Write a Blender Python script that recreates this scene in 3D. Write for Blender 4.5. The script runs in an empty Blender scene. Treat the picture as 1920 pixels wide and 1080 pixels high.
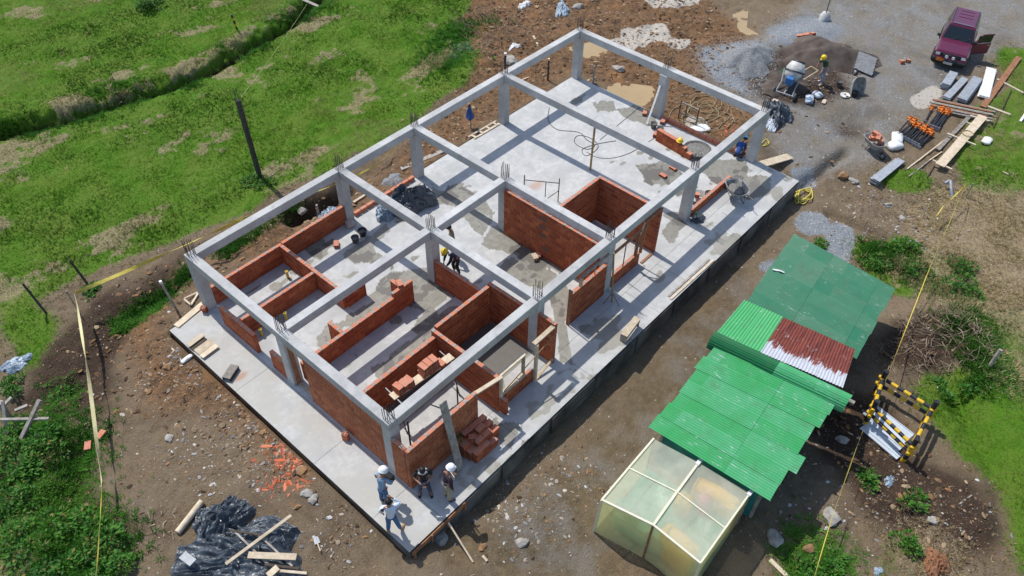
import bpy, bmesh, math, random
import numpy as np
from mathutils import Vector, Matrix, Euler
R = math.radians
sc = bpy.context.scene
COL = sc.collection
random.seed(7)
rng = np.random.default_rng(11)

# ---------------------------------------------------------------- camera, light
cam_data = bpy.data.cameras.new('camera')
cam = bpy.data.objects.new('camera', cam_data)
COL.objects.link(cam)
cam_data.sensor_width = 36.0
cam_data.lens = 28.508
cam_data.clip_end = 600
cam.matrix_world = Matrix(((0.66682, 0.527831, -0.526065, -7.870751),
                           (-0.745051, 0.487162, -0.455601, -11.431586),
                           (0.015798, 0.69575, 0.718111, 22.363801),
                           (0, 0, 0, 1)))
sc.camera = cam
SUN_EL = 58.5
SX, SY = 0.06, 0.61                     # horizontal run of a shadow per metre of height
world = bpy.data.worlds.new('World')
sc.world = world
world.use_nodes = True
nt = world.node_tree
bg = nt.nodes['Background']
sky = nt.nodes.new('ShaderNodeTexSky')
sky.sky_type = 'NISHITA'
sky.sun_disc = False
sky.sun_elevation = R(SUN_EL)
sky.sun_rotation = math.atan2(SX, SY)
sky.air_density = 1.0
sky.dust_density = 1.0
nt.links.new(sky.outputs[0], bg.inputs[0])
bg.inputs[1].default_value = 0.15
sun_data = bpy.data.lights.new('sun', 'SUN')
sun_data.energy = 3.9
sun_data.angle = R(0.55)
sun_data.color = (1.0, 0.96, 0.9)
sun = bpy.data.objects.new('sun', sun_data)
COL.objects.link(sun)
sun.rotation_euler = Vector((SX, SY, 1.0)).to_track_quat('Z', 'Y').to_euler()
sc.view_settings.view_transform = 'Standard'
sc.view_settings.look = 'None'
sc.view_settings.exposure = 0.0
sc.view_settings.gamma = 1.0
sc.view_settings.use_curve_mapping = False
sc.render.engine = 'CYCLES'

# ---------------------------------------------------------------- helpers
def tag(o, label=None, cat=None, group=None, kind=None):
    if label: o['label'] = label
    if cat: o['category'] = cat
    if group: o['group'] = group
    if kind: o['kind'] = kind
    return o

def thing(name, label, cat, loc=(0, 0, 0), rz=0, group=None, rot=None):
    o = bpy.data.objects.new(name, None)
    COL.objects.link(o)
    o.location = loc
    o.rotation_euler = rot if rot else (0, 0, rz)
    o.empty_display_size = 0.2
    return tag(o, label, cat, group)

def link(name, me, parent=None, loc=None, rot=None):
    o = bpy.data.objects.new(name, me)
    COL.objects.link(o)
    if parent: o.parent = parent
    if loc is not None: o.location = loc
    if rot is not None: o.rotation_euler = rot
    return o

def copy_tree(o, parent=None):
    c = o.copy(); COL.objects.link(c)
    if parent: c.parent = parent
    for ch in list(o.children): copy_tree(ch, c)
    return c

class MB:
    """collects simple shapes into one mesh"""
    def __init__(s): s.v = []; s.f = []; s.m = []; s.sm = []
    def add(s, vs, fs, mi=0, smooth=False):
        n = len(s.v); s.v += [tuple(v) for v in vs]
        for f in fs: s.f.append([i + n for i in f]); s.m.append(mi); s.sm.append(smooth)
    def box(s, c, d, rz=0, mi=0, M=None, taper=0):
        hx, hy, hz = d[0] / 2, d[1] / 2, d[2] / 2
        vs = []
        for z in (-hz, hz):
            k = 1 - taper if z > 0 else 1
            for x, y in ((-hx, -hy), (hx, -hy), (hx, hy), (-hx, hy)): vs.append(Vector((x * k, y * k, z)))
        if M is None: M = Matrix.Rotation(rz, 3, 'Z')
        vs = [M @ v + Vector(c) for v in vs]
        s.add(vs, [(0, 3, 2, 1), (4, 5, 6, 7), (0, 1, 5, 4), (1, 2, 6, 5), (2, 3, 7, 6), (3, 0, 4, 7)], mi)
        return s
    def bar(s, p, q, w, t, mi=0, up=(0, 0, 1), ext=0):
        """rectangular bar from p to q, w wide (sideways) and t thick (up)"""
        p = Vector(p); q = Vector(q); d = (q - p); L = d.length; d.normalize()
        u = Vector(up)
        sd = d.cross(u)
        if sd.length < 1e-4: sd = d.cross(Vector((1, 0, 0)))
        sd.normalize(); u = sd.cross(d)
        M = Matrix((d, sd, u)).transposed()
        s.box((p + q) / 2, (L + ext, w, t), M=M, mi=mi)
        return s
    def tube(s, pts, r, n=6, mi=0, cap=True, smooth=True, r2=None):
        pts = [Vector(p) for p in pts]; rings = []
        for i, p in enumerate(pts):
            a = pts[max(i - 1, 0)]; b = pts[min(i + 1, len(pts) - 1)]
            d = (b - a).normalized()
            x = d.cross(Vector((0, 0, 1)))
            if x.length < 1e-3: x = Vector((1, 0, 0))
            x.normalize(); y = d.cross(x)
            rr = r if r2 is None else r + (r2 - r) * i / (len(pts) - 1)
            rings.append([p + x * math.cos(2 * math.pi * k / n) * rr + y * math.sin(2 * math.pi * k / n) * rr for k in range(n)])
        vs = [v for rg in rings for v in rg]; fs = []
        for i in range(len(pts) - 1):
            for k in range(n):
                fs.append((i * n + k, i * n + (k + 1) % n, (i + 1) * n + (k + 1) % n, (i + 1) * n + k))
        s.add(vs, fs, mi, smooth)
        if cap:
            s.add(rings[0], [tuple(range(n))], mi); s.add(rings[-1], [tuple(reversed(range(n)))], mi)
        return s
    def lathe(s, prof, n=14, c=(0, 0, 0), mi=0, M=None, smooth=True):
        vs = []
        for r, z in prof:
            for k in range(n):
                a = 2 * math.pi * k / n
                v = Vector((r * math.cos(a), r * math.sin(a), z))
                if M is not None: v = M @ v
                vs.append(v + Vector(c))
        fs = []
        for i in range(len(prof) - 1):
            for k in range(n):
                fs.append((i * n + k, i * n + (k + 1) % n, (i + 1) * n + (k + 1) % n, (i + 1) * n + k))
        s.add(vs, fs, mi, smooth)
        return s
    def ell(s, c, r, n=10, m=6, mi=0, M=None):
        prof = [(math.cos(-math.pi / 2 + math.pi * i / m), math.sin(-math.pi / 2 + math.pi * i / m)) for i in range(m + 1)]
        prof = [(max(a, 1e-3), b) for a, b in prof]
        D = Matrix.Diagonal(Vector(r))
        s.lathe(prof, n, c, mi, (M @ D) if M is not None else D)
        return s
    def prism(s, poly, y0, y1, mi=0, k1=1.0):
        """poly in x,z extruded along y"""
        n = len(poly)
        vs = [(x, y0, z) for x, z in poly] + [(x, y1, z) for x, z in poly]
        fs = [tuple(range(n)), tuple(reversed(range(n, 2 * n)))]
        for i in range(n): fs.append((i, i + n, (i + 1) % n + n, (i + 1) % n))
        s.add(vs, fs, mi)
        return s
    def mesh(s, name, mats, bevel=0):
        me = bpy.data.meshes.new(name)
        me.from_pydata(s.v, [], s.f)
        if not isinstance(mats, (list, tuple)): mats = [mats]
        for m in mats: me.materials.append(m)
        me.polygons.foreach_set('material_index', s.m)
        me.polygons.foreach_set('use_smooth', s.sm)
        bm = bmesh.new(); bm.from_mesh(me)
        bmesh.ops.recalc_face_normals(bm, faces=bm.faces)
        if bevel:
            bmesh.ops.bevel(bm, geom=[e for e in bm.edges if len(e.link_faces) == 2 and e.calc_face_angle(0) > 0.5], offset=bevel, segments=1, affect='EDGES')
        bm.to_mesh(me); bm.free()
        return me
    def build(s, name, mats, parent=None, bevel=0, loc=None, rot=None):
        return link(name, s.mesh(name, mats, bevel), parent, loc, rot)

# ---------------------------------------------------------------- node materials
def nn(nt, t, **kw):
    n = nt.nodes.new(t)
    for k, v in kw.items():
        if k.startswith('i_'):
            key = k[2:]
            n.inputs[int(key) if key.isdigit() else key].default_value = v
        else: setattr(n, k, v)
    return n
def noise(nt, vec, scale, detail=5, rough=0.6, dist=0):
    n = nn(nt, 'ShaderNodeTexNoise'); n.inputs['Scale'].default_value = scale
    n.inputs['Detail'].default_value = detail; n.inputs['Roughness'].default_value = rough
    n.inputs['Distortion'].default_value = dist
    nt.links.new(vec, n.inputs['Vector']); return n.outputs['Fac']
def ramp(nt, fac, a, b, ca=(0, 0, 0, 1), cb=(1, 1, 1, 1)):
    n = nn(nt, 'ShaderNodeValToRGB'); e = n.color_ramp.elements
    e[0].position = a; e[1].position = b; e[0].color = ca; e[1].color = cb
    nt.links.new(fac, n.inputs[0]); return n.outputs[0]
def mix(nt, fac, a, b, mode='MIX'):
    n = nn(nt, 'ShaderNodeMix', data_type='RGBA', blend_type=mode)
    for s, v in ((0, fac), (6, a), (7, b)):
        if isinstance(v, (float, int)): n.inputs[s].default_value = v
        elif isinstance(v, tuple): n.inputs[s].default_value = (*v[:3], 1)
        else: nt.links.new(v, n.inputs[s])
    return n.outputs[2]
def mth(nt, op, a, b=0.0, c=None, clamp=False):
    n = nn(nt, 'ShaderNodeMath', operation=op); n.use_clamp = clamp
    for i, v in enumerate((a, b, c)):
        if v is None: continue
        if isinstance(v, (float, int)): n.inputs[i].default_value = v
        else: nt.links.new(v, n.inputs[i])
    return n.outputs[0]
def base_mat(name):
    m = bpy.data.materials.new(name); m.use_nodes = True
    nt = m.node_tree; b = nt.nodes['Principled BSDF']
    return m, nt, b
def bump(nt, b, h, strength=0.3, dist=0.02):
    n = nn(nt, 'ShaderNodeBump'); n.inputs['Strength'].default_value = strength; n.inputs['Distance'].default_value = dist
    nt.links.new(h, n.inputs['Height']); nt.links.new(n.outputs[0], b.inputs['Normal'])
def tex(nt, obj=True):
    n = nn(nt, 'ShaderNodeTexCoord'); return n.outputs['Object']
def wpos(nt):
    return nn(nt, 'ShaderNodeNewGeometry').outputs['Position']
def scaled(nt, vec, s):
    n = nn(nt, 'ShaderNodeMapping'); n.inputs['Scale'].default_value = s
    nt.links.new(vec, n.inputs['Vector']); return n.outputs[0]
_mc = {}
def mat(name, c, c2=None, rough=0.8, scale=6, bs=0.25, bd=0.01, metal=0, rnd=0.0, stretch=None, spec=None, world_space=True, lo=0.35, hi=0.65):
    if name in _mc: return _mc[name]
    m, nt, b = base_mat(name)
    v = wpos(nt) if world_space else tex(nt)
    if stretch: v = scaled(nt, v, stretch)
    f = noise(nt, v, scale)
    c2 = c2 or tuple(x * 0.6 for x in c)
    col = mix(nt, ramp(nt, f, lo, hi), c2, c)
    if rnd:
        oi = nn(nt, 'ShaderNodeObjectInfo')
        k = nn(nt, 'ShaderNodeMapRange'); nt.links.new(oi.outputs['Random'], k.inputs[0])
        k.inputs[3].default_value = 1 - rnd; k.inputs[4].default_value = 1 + rnd
        h = nn(nt, 'ShaderNodeHueSaturation'); nt.links.new(k.outputs[0], h.inputs['Value']); nt.links.new(col, h.inputs['Color'])
        col = h.outputs[0]
    nt.links.new(col, b.inputs['Base Color'])
    b.inputs['Roughness'].default_value = rough
    b.inputs['Metallic'].default_value = metal
    if spec is not None: b.inputs['Specular IOR Level'].default_value = spec
    if bs: bump(nt, b, noise(nt, v, scale * 4, 6), bs, bd)
    _mc[name] = m
    return m

def concrete():
    m, nt, b = base_mat('grey_concrete'); p = wpos(nt)
    oi = nn(nt, 'ShaderNodeObjectInfo'); nL = noise(nt, p, 0.8, 4, .6, .4); n1 = noise(nt, p, 3.5, 6, .7); n2 = noise(nt, p, 28, 4, .7); n3 = noise(nt, scaled(nt, p, (1, 1, 6)), 3, 4, .6)
    col = mix(nt, ramp(nt, nL, .35, .65), (0.42, 0.42, 0.41), (0.56, 0.56, 0.545))
    col = mix(nt, mth(nt, 'MULTIPLY', ramp(nt, n1, .52, .68), .6), col, (0.33, 0.325, 0.32))
    col = mix(nt, mth(nt, 'MULTIPLY', ramp(nt, n3, .55, .7), .35), col, (0.62, 0.62, 0.60))
    col = mix(nt, mth(nt, 'MULTIPLY', ramp(nt, n2, .64, .70), .5), col, (0.22, 0.215, 0.21))
    h = nn(nt, 'ShaderNodeHueSaturation'); nt.links.new(mth(nt, 'MULTIPLY_ADD', oi.outputs['Random'], .2, .9), h.inputs['Value']); nt.links.new(col, h.inputs['Color'])
    nt.links.new(h.outputs[0], b.inputs['Base Color']); b.inputs['Roughness'].default_value = .9; b.inputs['Specular IOR Level'].default_value = .2
    bump(nt, b, mth(nt, 'ADD', n1, n2), .4, .015); return m
M_CON = concrete()
M_TIMBER = mat('raw_timber', (0.52, 0.40, 0.25), (0.36, 0.26, 0.15), 0.8, 5, 0.3, rnd=0.3)
M_PALE = mat('pale_planed_wood', (0.66, 0.56, 0.42), (0.5, 0.4, 0.27), 0.75, 5, 0.2, rnd=0.15)
M_GREYWOOD = mat('weathered_grey_wood', (0.38, 0.35, 0.31), (0.22, 0.19, 0.16), 0.9, 6, 0.4, rnd=0.25)
M_BROWNWOOD = mat('reddish_brown_wood', (0.36, 0.17, 0.08), (0.22, 0.10, 0.05), 0.8, 6, 0.3, rnd=0.2)
M_DARKWOOD = mat('dark_wood', (0.10, 0.075, 0.055), (0.05, 0.04, 0.03), 0.9, 8, 0.3)
M_BAMBOO = mat('bamboo', (0.42, 0.29, 0.13), (0.28, 0.18, 0.08), 0.7, 8, 0.2)
M_REBAR = mat('rusty_steel_bar', (0.10, 0.085, 0.08), (0.05, 0.04, 0.04), 0.7, 30, 0.2)
M_STEEL = mat('painted_grey_steel', (0.36, 0.39, 0.42), (0.26, 0.28, 0.31), 0.5, 6, 0.1, rnd=0.12)
M_BLACK = mat('black_steel', (0.03, 0.032, 0.036), (0.015, 0.015, 0.02), 0.5, 8, 0.1)
M_ORANGE = mat('orange_steel', (0.75, 0.22, 0.02), (0.5, 0.13, 0.02), 0.5, 12, 0.1)
M_YEL = mat('yellow_paint', (0.78, 0.50, 0.02), (0.6, 0.36, 0.02), 0.45, 10, 0.05)
M_YTAPE = mat('yellow_tape', (0.72, 0.60, 0.10), (0.6, 0.48, 0.08), 0.5, 3, 0)
M_CREAM = mat('cream_tape', (0.78, 0.72, 0.40), (0.7, 0.62, 0.3), 0.5, 3, 0)
M_YPIPE = mat('yellow_pvc', (0.75, 0.58, 0.10), (0.6, 0.45, 0.08), 0.4, 12, 0)
M_MORTAR_L = mat('light_mortar', (0.40, 0.36, 0.32), (0.26, 0.22, 0.19), 0.95, 18, 0.5)
M_MORTAR_D = mat('reddish_mortar', (0.20, 0.105, 0.075), (0.12, 0.06, 0.045), 0.95, 18, 0.5)
M_MORTAR = mat('mortar', (0.42, 0.40, 0.37), (0.28, 0.26, 0.24), 0.95, 18, 0.5)
M_WHITE = mat('white_plastic', (0.8, 0.8, 0.78), (0.68, 0.68, 0.66), 0.5, 6, 0.05)
M_RUBBER = mat('black_rubber', (0.02, 0.02, 0.02), (0.012, 0.012, 0.012), 0.8, 12, 0.2)
M_BUCKET = mat('cement_stained_bucket', (0.16, 0.16, 0.15), (0.07, 0.07, 0.07), 0.8, 10, 0.3)
M_CEMENT = mat('wet_cement', (0.24, 0.23, 0.21), (0.12, 0.115, 0.1), 0.6, 10, 0.6, 0.03)
M_ROPE = mat('tan_rope', (0.45, 0.36, 0.2), (0.3, 0.23, 0.12), 0.9, 20, 0.2)
M_CABLE = mat('black_cable', (0.12, 0.125, 0.13), (0.07, 0.07, 0.07), 0.6, 8, 0)

# ---------------------------------------------------------------- terrain
GC=[(-1.6,-2.6,-.36),(-1.8,1,-.13),(-1.9,4,-.09),(-1.9,7,-.09),(-1.9,10,-.11),(-6,2,-.3),(-6,8,-.3),(-9,0,-.3),(-4,-4,-.5),(-1,-5,-.75),(0.3,-2.7,-.8),
(2,-2.5,-.95),(6,-2.5,-.97),(10,-2.5,-.97),(14,-2.5,-.97),(18,-2.5,-.97),(21.5,-2.5,-.95),(2,-6,-.95),(6,-6,-.95),(10,-6,-.95),(15,-6,-.95),(6,-11,-.9),(11,-11,-.9),(12,-16,-.85),(4,-12,-.9),(0,-9,-.85),
(20,-7,-.9),(24,-5,-.85),(22.6,-2.3,-.85),(23.3,-1,-.6),(22.6,.4,-.2),(22.6,3,-.12),(22.6,6,-.14),(22.6,9,-.14),(22.4,11,-.1),(27,-4,-.6),(27,2,-.3),(27,7,-.25),(32,0,-.3),(32,-8,-.3),(27,-10,-.6),(38,-3,-.3),(40,10,-.3),(30,14,-.2),
(18,11.2,-.08),(13,11.2,-.08),(8,11.2,-.1),(4,11.2,-.1),(0,11.2,-.15),(-2,12,-.25),(4,16,-.15),(10,18,-.15),(18,20,-.15),(8,28,-.3),(20,30,-.3),(-6,15,-.3),(0,22,-.2),(18,-11,-.6),(18,-16,-.5),(24,-16,-.4)]
def gz(x,y):
    s=0.;w=0.
    for a,b,h in GC:
        k=1./(((x-a)**2+(y-b)**2)**1.5+.02)
        s=s+k*h;w=w+k
    return s/w

def vnoise(x, y, s, seed):
    r = np.random.default_rng(seed); T = r.random((256, 256))
    x = x * s + 1000; y = y * s + 1000
    xi = np.floor(x).astype(int); yi = np.floor(y).astype(int)
    fx = x - xi; fy = y - yi; fx = fx * fx * (3 - 2 * fx); fy = fy * fy * (3 - 2 * fy)
    a = T[xi % 256, yi % 256]; b = T[(xi + 1) % 256, yi % 256]; c = T[xi % 256, (yi + 1) % 256]; d = T[(xi + 1) % 256, (yi + 1) % 256]
    return (a * (1 - fx) + b * fx) * (1 - fy) + (c * (1 - fx) + d * fx) * fy - 0.5
def fbm(x, y, s, seed, o=4):
    t = 0
    for i in range(o): t = t + vnoise(x, y, s * 2 ** i, seed + i) / 2 ** i
    return t
def inpoly(X, Y, poly):
    p = [(q[0], q[1]) for q in poly]; n = len(p); ins = np.zeros(X.shape, bool)
    for i in range(n):
        x1, y1 = p[i]; x2, y2 = p[(i + 1) % n]
        if y1 == y2: continue
        c = ((Y >= min(y1, y2)) & (Y < max(y1, y2)))
        ins ^= c & (X < (x2 - x1) * (Y - y1) / (y2 - y1) + x1)
    return ins.astype(float)
def blur(A, n):
    for _ in range(3):
        for ax in (0, 1):
            c = np.cumsum(np.concatenate([np.repeat(A.take([0], ax), n + 1, ax), A, np.repeat(A.take([-1], ax), n, ax)], ax), ax)
            k = 2 * n + 1; L = A.shape[ax]
            A = (c.take(range(k, k + L), ax) - c.take(range(0, L), ax)) / k
    return A
def blob(X, Y, c, rx, ry=None, rot=0):
    ry = ry or rx; dx = X - c[0]; dy = Y - c[1]; a = R(rot)
    u = dx * math.cos(a) + dy * math.sin(a); v = -dx * math.sin(a) + dy * math.cos(a)
    return np.exp(-((u / rx) ** 2 + (v / ry) ** 2))
def seg(X, Y, pts, w):
    out = np.zeros(X.shape)
    for (a, b) in zip(pts[:-1], pts[1:]):
        ax, ay = a[:2]; bx, by = b[:2]; L = (bx - ax) ** 2 + (by - ay) ** 2 + 1e-9
        t = np.clip(((X - ax) * (bx - ax) + (Y - ay) * (by - ay)) / L, 0, 1)
        out = np.maximum(out, np.exp(-((X - ax - t * (bx - ax)) ** 2 + (Y - ay - t * (by - ay)) ** 2) / w ** 2))
    return out
STEP = 0.115
gx = np.concatenate([[-400, -200, -100, -50, -25], np.arange(-13, 52, STEP), [60, 80, 120, 200, 420]])
gy = np.concatenate([[-400, -200, -100, -50, -30], np.arange(-19, 44, STEP), [50, 60, 90, 150, 300, 420]])
X, Y = np.meshgrid(gx, gy, indexing='ij')
Z = gz(X, Y)
# cover masks: polygons on the ground, softened
N1 = fbm(X, Y, 0.35, 3); N2 = fbm(X, Y, 1.3, 9); N3 = fbm(X, Y, 4.0, 21, 3)
WX = X + 0.9 * fbm(X, Y, 0.5, 31) ; WY = Y + 0.9 * fbm(X, Y, 0.5, 41)
def P(*polys, soft=2, warp=True):
    A = np.zeros(X.shape)
    for p in polys: A = np.maximum(A, inpoly(WX if warp else X, WY if warp else Y, p))
    return blur(A, soft)
grass = P([(-7.53,17.36,-0.29),(-4.24,15.54,-0.29),(-3.04,15.42,-0.25),(-2.13,15.47,-0.23),(0.76,14.87,-0.18),(3.71,14.37,-0.15),(6.65,14.06,-0.15),(9.08,13.56,-0.13),(11.98,13.2,-0.11),(15.29,13.56,-0.13),(17.54,13.73,-0.12),(19.95,15.66,-0.17),(21.42,18.29,-0.18),(26.36,21.77,-0.25),(27.51,23.8,-0.27),(10.7,50.85,-0.33),(2.04,50.55,-0.34)],
          [(-5.34,15.77,-0.3),(-3.84,15.09,-0.27),(-4.53,13.31,-0.26),(-5.73,12.46,-0.26),(-6.68,12.83,-0.28)],
          [(-2.65,12.38,-0.24),(-1.21,12.79,-0.23),(0.21,12.85,-0.17),(0.25,12.15,-0.16),(-1.11,11.84,-0.22),(-2.65,12,-0.24)],
          [(2.05,13.06,-0.15),(4.55,12.93,-0.12),(6.1,12.79,-0.13),(4.54,12.18,-0.11),(2.3,12.31,-0.14)],
          [(-7.94,10.08,-0.28),(-6.3,9.81,-0.28),(-6.47,8.79,-0.3),(-7.21,7.86,-0.3),(-8.23,7.34,-0.29),(-9.11,7.53,-0.29)], [(-9.19,7.37,-0.29),(-8.55,6.66,-0.29),(-7,5.46,-0.28),(-7.19,3.92,-0.3),(-8.05,2.56,-0.31),(-10.87,5.67,-0.31)],
          [(42.69,-6.24,-0.37),(41.46,-4.6,-0.33),(39.52,-4.68,-0.31),(37.5,-6.37,-0.34),(34.42,-5.96,-0.35),(31.79,-5.87,-0.35),(32.95,-8.5,-0.31),(35.27,-9.56,-0.37)],
          [(31.34,-6.04,-0.36),(29.1,-6.44,-0.52),(27.34,-7.88,-0.6),(28.05,-9.76,-0.6),(30.05,-10.45,-0.48),(35.18,-8.83,-0.36),(33.77,-6.71,-0.33)],
          [(26.05,-4.17,-0.62),(27.79,-5.47,-0.6),(26.23,-7.13,-0.66),(25.22,-6.12,-0.78)], [(22.99,-7.08,-0.8),(22.21,-9.2,-0.75),(20.66,-9.79,-0.74),(21.12,-8.34,-0.85)],
          [(21.16,-5.52,-0.85),(23.32,-6.93,-0.8),(21.08,-8.79,-0.82),(19.18,-8.48,-0.83),(19.68,-7.16,-0.9)], [(20.98,-9.68,-0.75),(21.96,-10.37,-0.7),(20.11,-11.02,-0.64),(19.54,-10.4,-0.64)],
          [(14.55,-10.45,-0.78),(16.25,-11.07,-0.64),(16.34,-12.58,-0.64),(14.85,-13.51,-0.72),(14.39,-15.4,-0.76),(12.48,-16.02,-0.85),(12.56,-15.03,-0.85),(13.13,-13.97,-0.82),(13.32,-12.67,-0.82),(13.88,-11.71,-0.81)],
          [(19.39,-10.66,-0.62),(22.75,-12.73,-0.56),(9.83,-16.83,-0.84),(11.32,-15.28,-0.85),(14.15,-13.95,-0.77),(16.55,-12.12,-0.63)], [(6.92,-10.91,-0.9),(7.83,-11.16,-0.89),(7.47,-12.04,-0.89),(6.54,-12.48,-0.89),(5.49,-11.31,-0.9)], [(9.23,-12.43,-0.88),(9.39,-12.87,-0.87),(8.17,-13.56,-0.87),(7.69,-13.27,-0.87)],
          [(6.17,-10.6,-0.9),(6.7,-10.67,-0.9),(6.57,-11.78,-0.9),(5.57,-10.92,-0.9)], soft=3)
dry = P([(27.1,-7.02,-0.62),(29.71,-10.58,-0.52),(20.44,-13.46,-0.58),(20.24,-11.58,-0.63),(20.62,-10.23,-0.7),(18.43,-9.59,-0.64),(19.32,-8.64,-0.82),(22.29,-8.29,-0.79),(22.84,-6.9,-0.81),(24.99,-6.7,-0.77)],
        [(24.22,-6.31,-0.82),(24.92,-7.2,-0.74),(23.75,-7.45,-0.77),(23.17,-6.76,-0.81)], [(10.1,-12.58,-0.88),(10.56,-13.92,-0.85),(9.28,-14.56,-0.85),(8.22,-13.38,-0.87)], [(18.57,-12.15,-0.61),(20.44,-13.46,-0.58),(17.29,-14.41,-0.54),(15.92,-13.46,-0.65)], soft=6)
dry = np.clip(dry + np.clip((fbm(X * .7 + Y * .2, Y * 1.3, .5, 61, 5) + .7 * N3 * np.abs(N3) + .25 * N2) * 3.6 - 0.70, 0, 1) * grass * 0.9 + .9 * seg(X, Y, [(2.71,26.56,-0.25),(5.75,26.51,-0.29),(8.39,25.91,-0.29),(12.32,26.42,-0.27),(17.36,27.34,-0.28)], 0.55) * np.clip(N2 * 4 + N3 * 3 + .35, 0, .9), 0, 1)
far = np.clip(np.maximum(np.maximum(X - 50, Y - 40), np.maximum(-12.5 - X, -18 - Y)) / 4, 0, 1)
grass = np.maximum(grass, far * .85)
gravel = P([(29.31,7.62,-0.26),(31.74,6.03,-0.31),(36.81,6.13,-0.33),(41.78,5.88,-0.32),(54.83,-4.15,-0.43),(45.09,-6.97,-0.4),(40.84,-4.81,-0.33),(35.93,-4,-0.32),(32.6,-3.95,-0.39),(30.04,-3.69,-0.51),(27.19,-3.63,-0.6),(24.8,-3.21,-0.73),(23.77,-2.12,-0.72),(23.42,-0.33,-0.53),(26.05,1.49,-0.31),(25.62,4.61,-0.26)], soft=6)
gravel = gravel * (1 - far)
blue = np.clip(P([(21.81,-4.45,-0.84),(21.86,-5.05,-0.83),(21.03,-5.62,-0.86),(19.81,-5.93,-0.89),(18.98,-5.98,-0.88),(19.4,-5.04,-0.87),(20.77,-4.6,-0.85)], [(21.54,-2.96,-0.94),(22.01,-3.85,-0.86),(20.93,-4.51,-0.85),(20.08,-3.83,-0.87),(20.43,-3.14,-0.9)], [(23.29,-1.25,-0.6),(24.59,-1.95,-0.66),(23.35,-2.64,-0.82),(22.87,-2.09,-0.84)], [(17,-3.28,-0.95),(18.19,-3.62,-0.95),(17.45,-3.78,-0.94),(16.86,-3.61,-0.93)], soft=1, warp=False)
        + P([(29.31,7.62,-0.26),(31.74,6.03,-0.31),(31.27,4.1,-0.33),(30.2,2.87,-0.33),(27.37,2.84,-0.3),(27.32,5.02,-0.27)], [(33.73,6.15,-0.33),(37.4,5.06,-0.34),(37.07,2.23,-0.35),(34.14,2.72,-0.34),(32.08,4.88,-0.33)], soft=4) * 1.0, 0, 1)
dark = np.clip(P([(-3.37,13.55,-0.24),(-2.16,13.82,-0.23),(-0.11,13.45,-0.19),(1.19,14.01,-0.17),(2.89,13.54,-0.15),(2.46,13.3,-0.15),(-0.08,12.74,-0.18),(-1.62,13.24,-0.23),(-2.78,12.14,-0.24),(-3.76,10.93,-0.19),(-5.09,11.04,-0.23),(-5.73,12.46,-0.26),(-4.52,12.92,-0.25)], [(3.03,13.38,-0.14),(5.46,12.69,-0.12),(7.27,12.81,-0.12),(9.57,11.97,-0.11),(8.12,12.42,-0.11),(5.76,12.36,-0.12),(3.47,12.88,-0.12)], [(29.67,4.17,-0.32),(33.85,3.87,-0.34),(32,0.12,-0.3),(30.57,-0.86,-0.33),(28.44,0.41,-0.36),(27.37,2.84,-0.3)], [(23.94,-2.31,-0.73),(26.73,-2.51,-0.6),(25.83,-2.14,-0.62),(22.87,-2.09,-0.84)],
         [(28.64,-1.27,-0.47),(29.37,-2.62,-0.51),(28.05,-2.7,-0.58),(27.6,-1.65,-0.54)], [(-7.15,7.8,-0.3),(-6.15,7.85,-0.3),(-7.04,6.03,-0.28),(-8.47,4.61,-0.3),(-8.87,5.06,-0.3)], [(-5.61,12.69,-0.27),(-3.89,12.58,-0.23),(-4.12,10.63,-0.2),(-5.05,9.69,-0.25),(-6.23,10.67,-0.26)],
         [(16.79,-8.44,-0.79),(20.28,-10.75,-0.66),(17.65,-11.9,-0.6),(16.02,-10.78,-0.66),(14.96,-9.48,-0.8)], [(13.17,-8.5,-0.88),(13.52,-9.94,-0.85),(12.43,-11.96,-0.88),(10.6,-10.54,-0.9),(10.4,-9.1,-0.89)], [(10.37,-10.28,-0.9),(12.56,-13.32,-0.84),(11.57,-15.03,-0.85),(9.96,-14.31,-0.85),(9.24,-11.91,-0.89)],
         [(-2.7,14.41,-0.24),(-1.33,13.73,-0.22),(-2.17,12.65,-0.25),(-3.63,12.29,-0.23)], [(6.2,12.93,-0.13),(7.46,12.33,-0.11),(7.04,11.47,-0.1),(5.75,11.62,-0.12)], soft=4) + 0.9 * blob(X, Y, (29.83,4.91,-0.31), 1.2, 1.0), 0, 1)
clay = P([(20.06,24.35,-0.22),(26.66,22.51,-0.25),(36.67,14.33,-0.29),(32.81,6.65,-0.32),(25.62,4.61,-0.26),(26.25,1.6,-0.31),(22.02,1.2,-0.24),(22.33,10.66,-0.1),(16.48,10.58,-0.1),(11.03,10.41,-0.11),(6.76,10.77,-0.11),(3.76,11.13,-0.1),(1.94,11.8,-0.14),(-0.15,11.53,-0.15),(-1.4,11.37,-0.21),(-2.48,10.98,-0.18),(-3.25,11.87,-0.23),(-1.35,12.94,-0.23),(2.33,12.73,-0.14),(7.66,11.84,-0.1),(12.78,12.6,-0.09),(17.11,13.31,-0.11),(19.56,16.07,-0.17),(18.96,18.3,-0.16)],
         [(-2.86,11.44,-0.22),(-1.01,10.88,-0.16),(-1.87,9.5,-0.11),(-1.04,7.15,-0.1),(-1.17,3.41,-0.11),(-1.48,1.43,-0.13),(-2.38,1.88,-0.15),(-2.32,5.91,-0.11),(-3.74,8.18,-0.18)], soft=5)
wet = P([(2.15,-2.97,-0.94),(5.5,-3.35,-0.96),(8.48,-2.96,-0.95),(12.69,-2.96,-0.95),(16.7,-2.96,-0.94),(16.18,-4.23,-0.92),(11.84,-4.44,-0.93),(7.48,-4.59,-0.93),(4.11,-4.88,-0.91),(2.88,-5.41,-0.93),(2.65,-7.21,-0.92),(-0.64,-4.2,-0.72),(-0.86,-2.67,-0.47)], soft=6)
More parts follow.
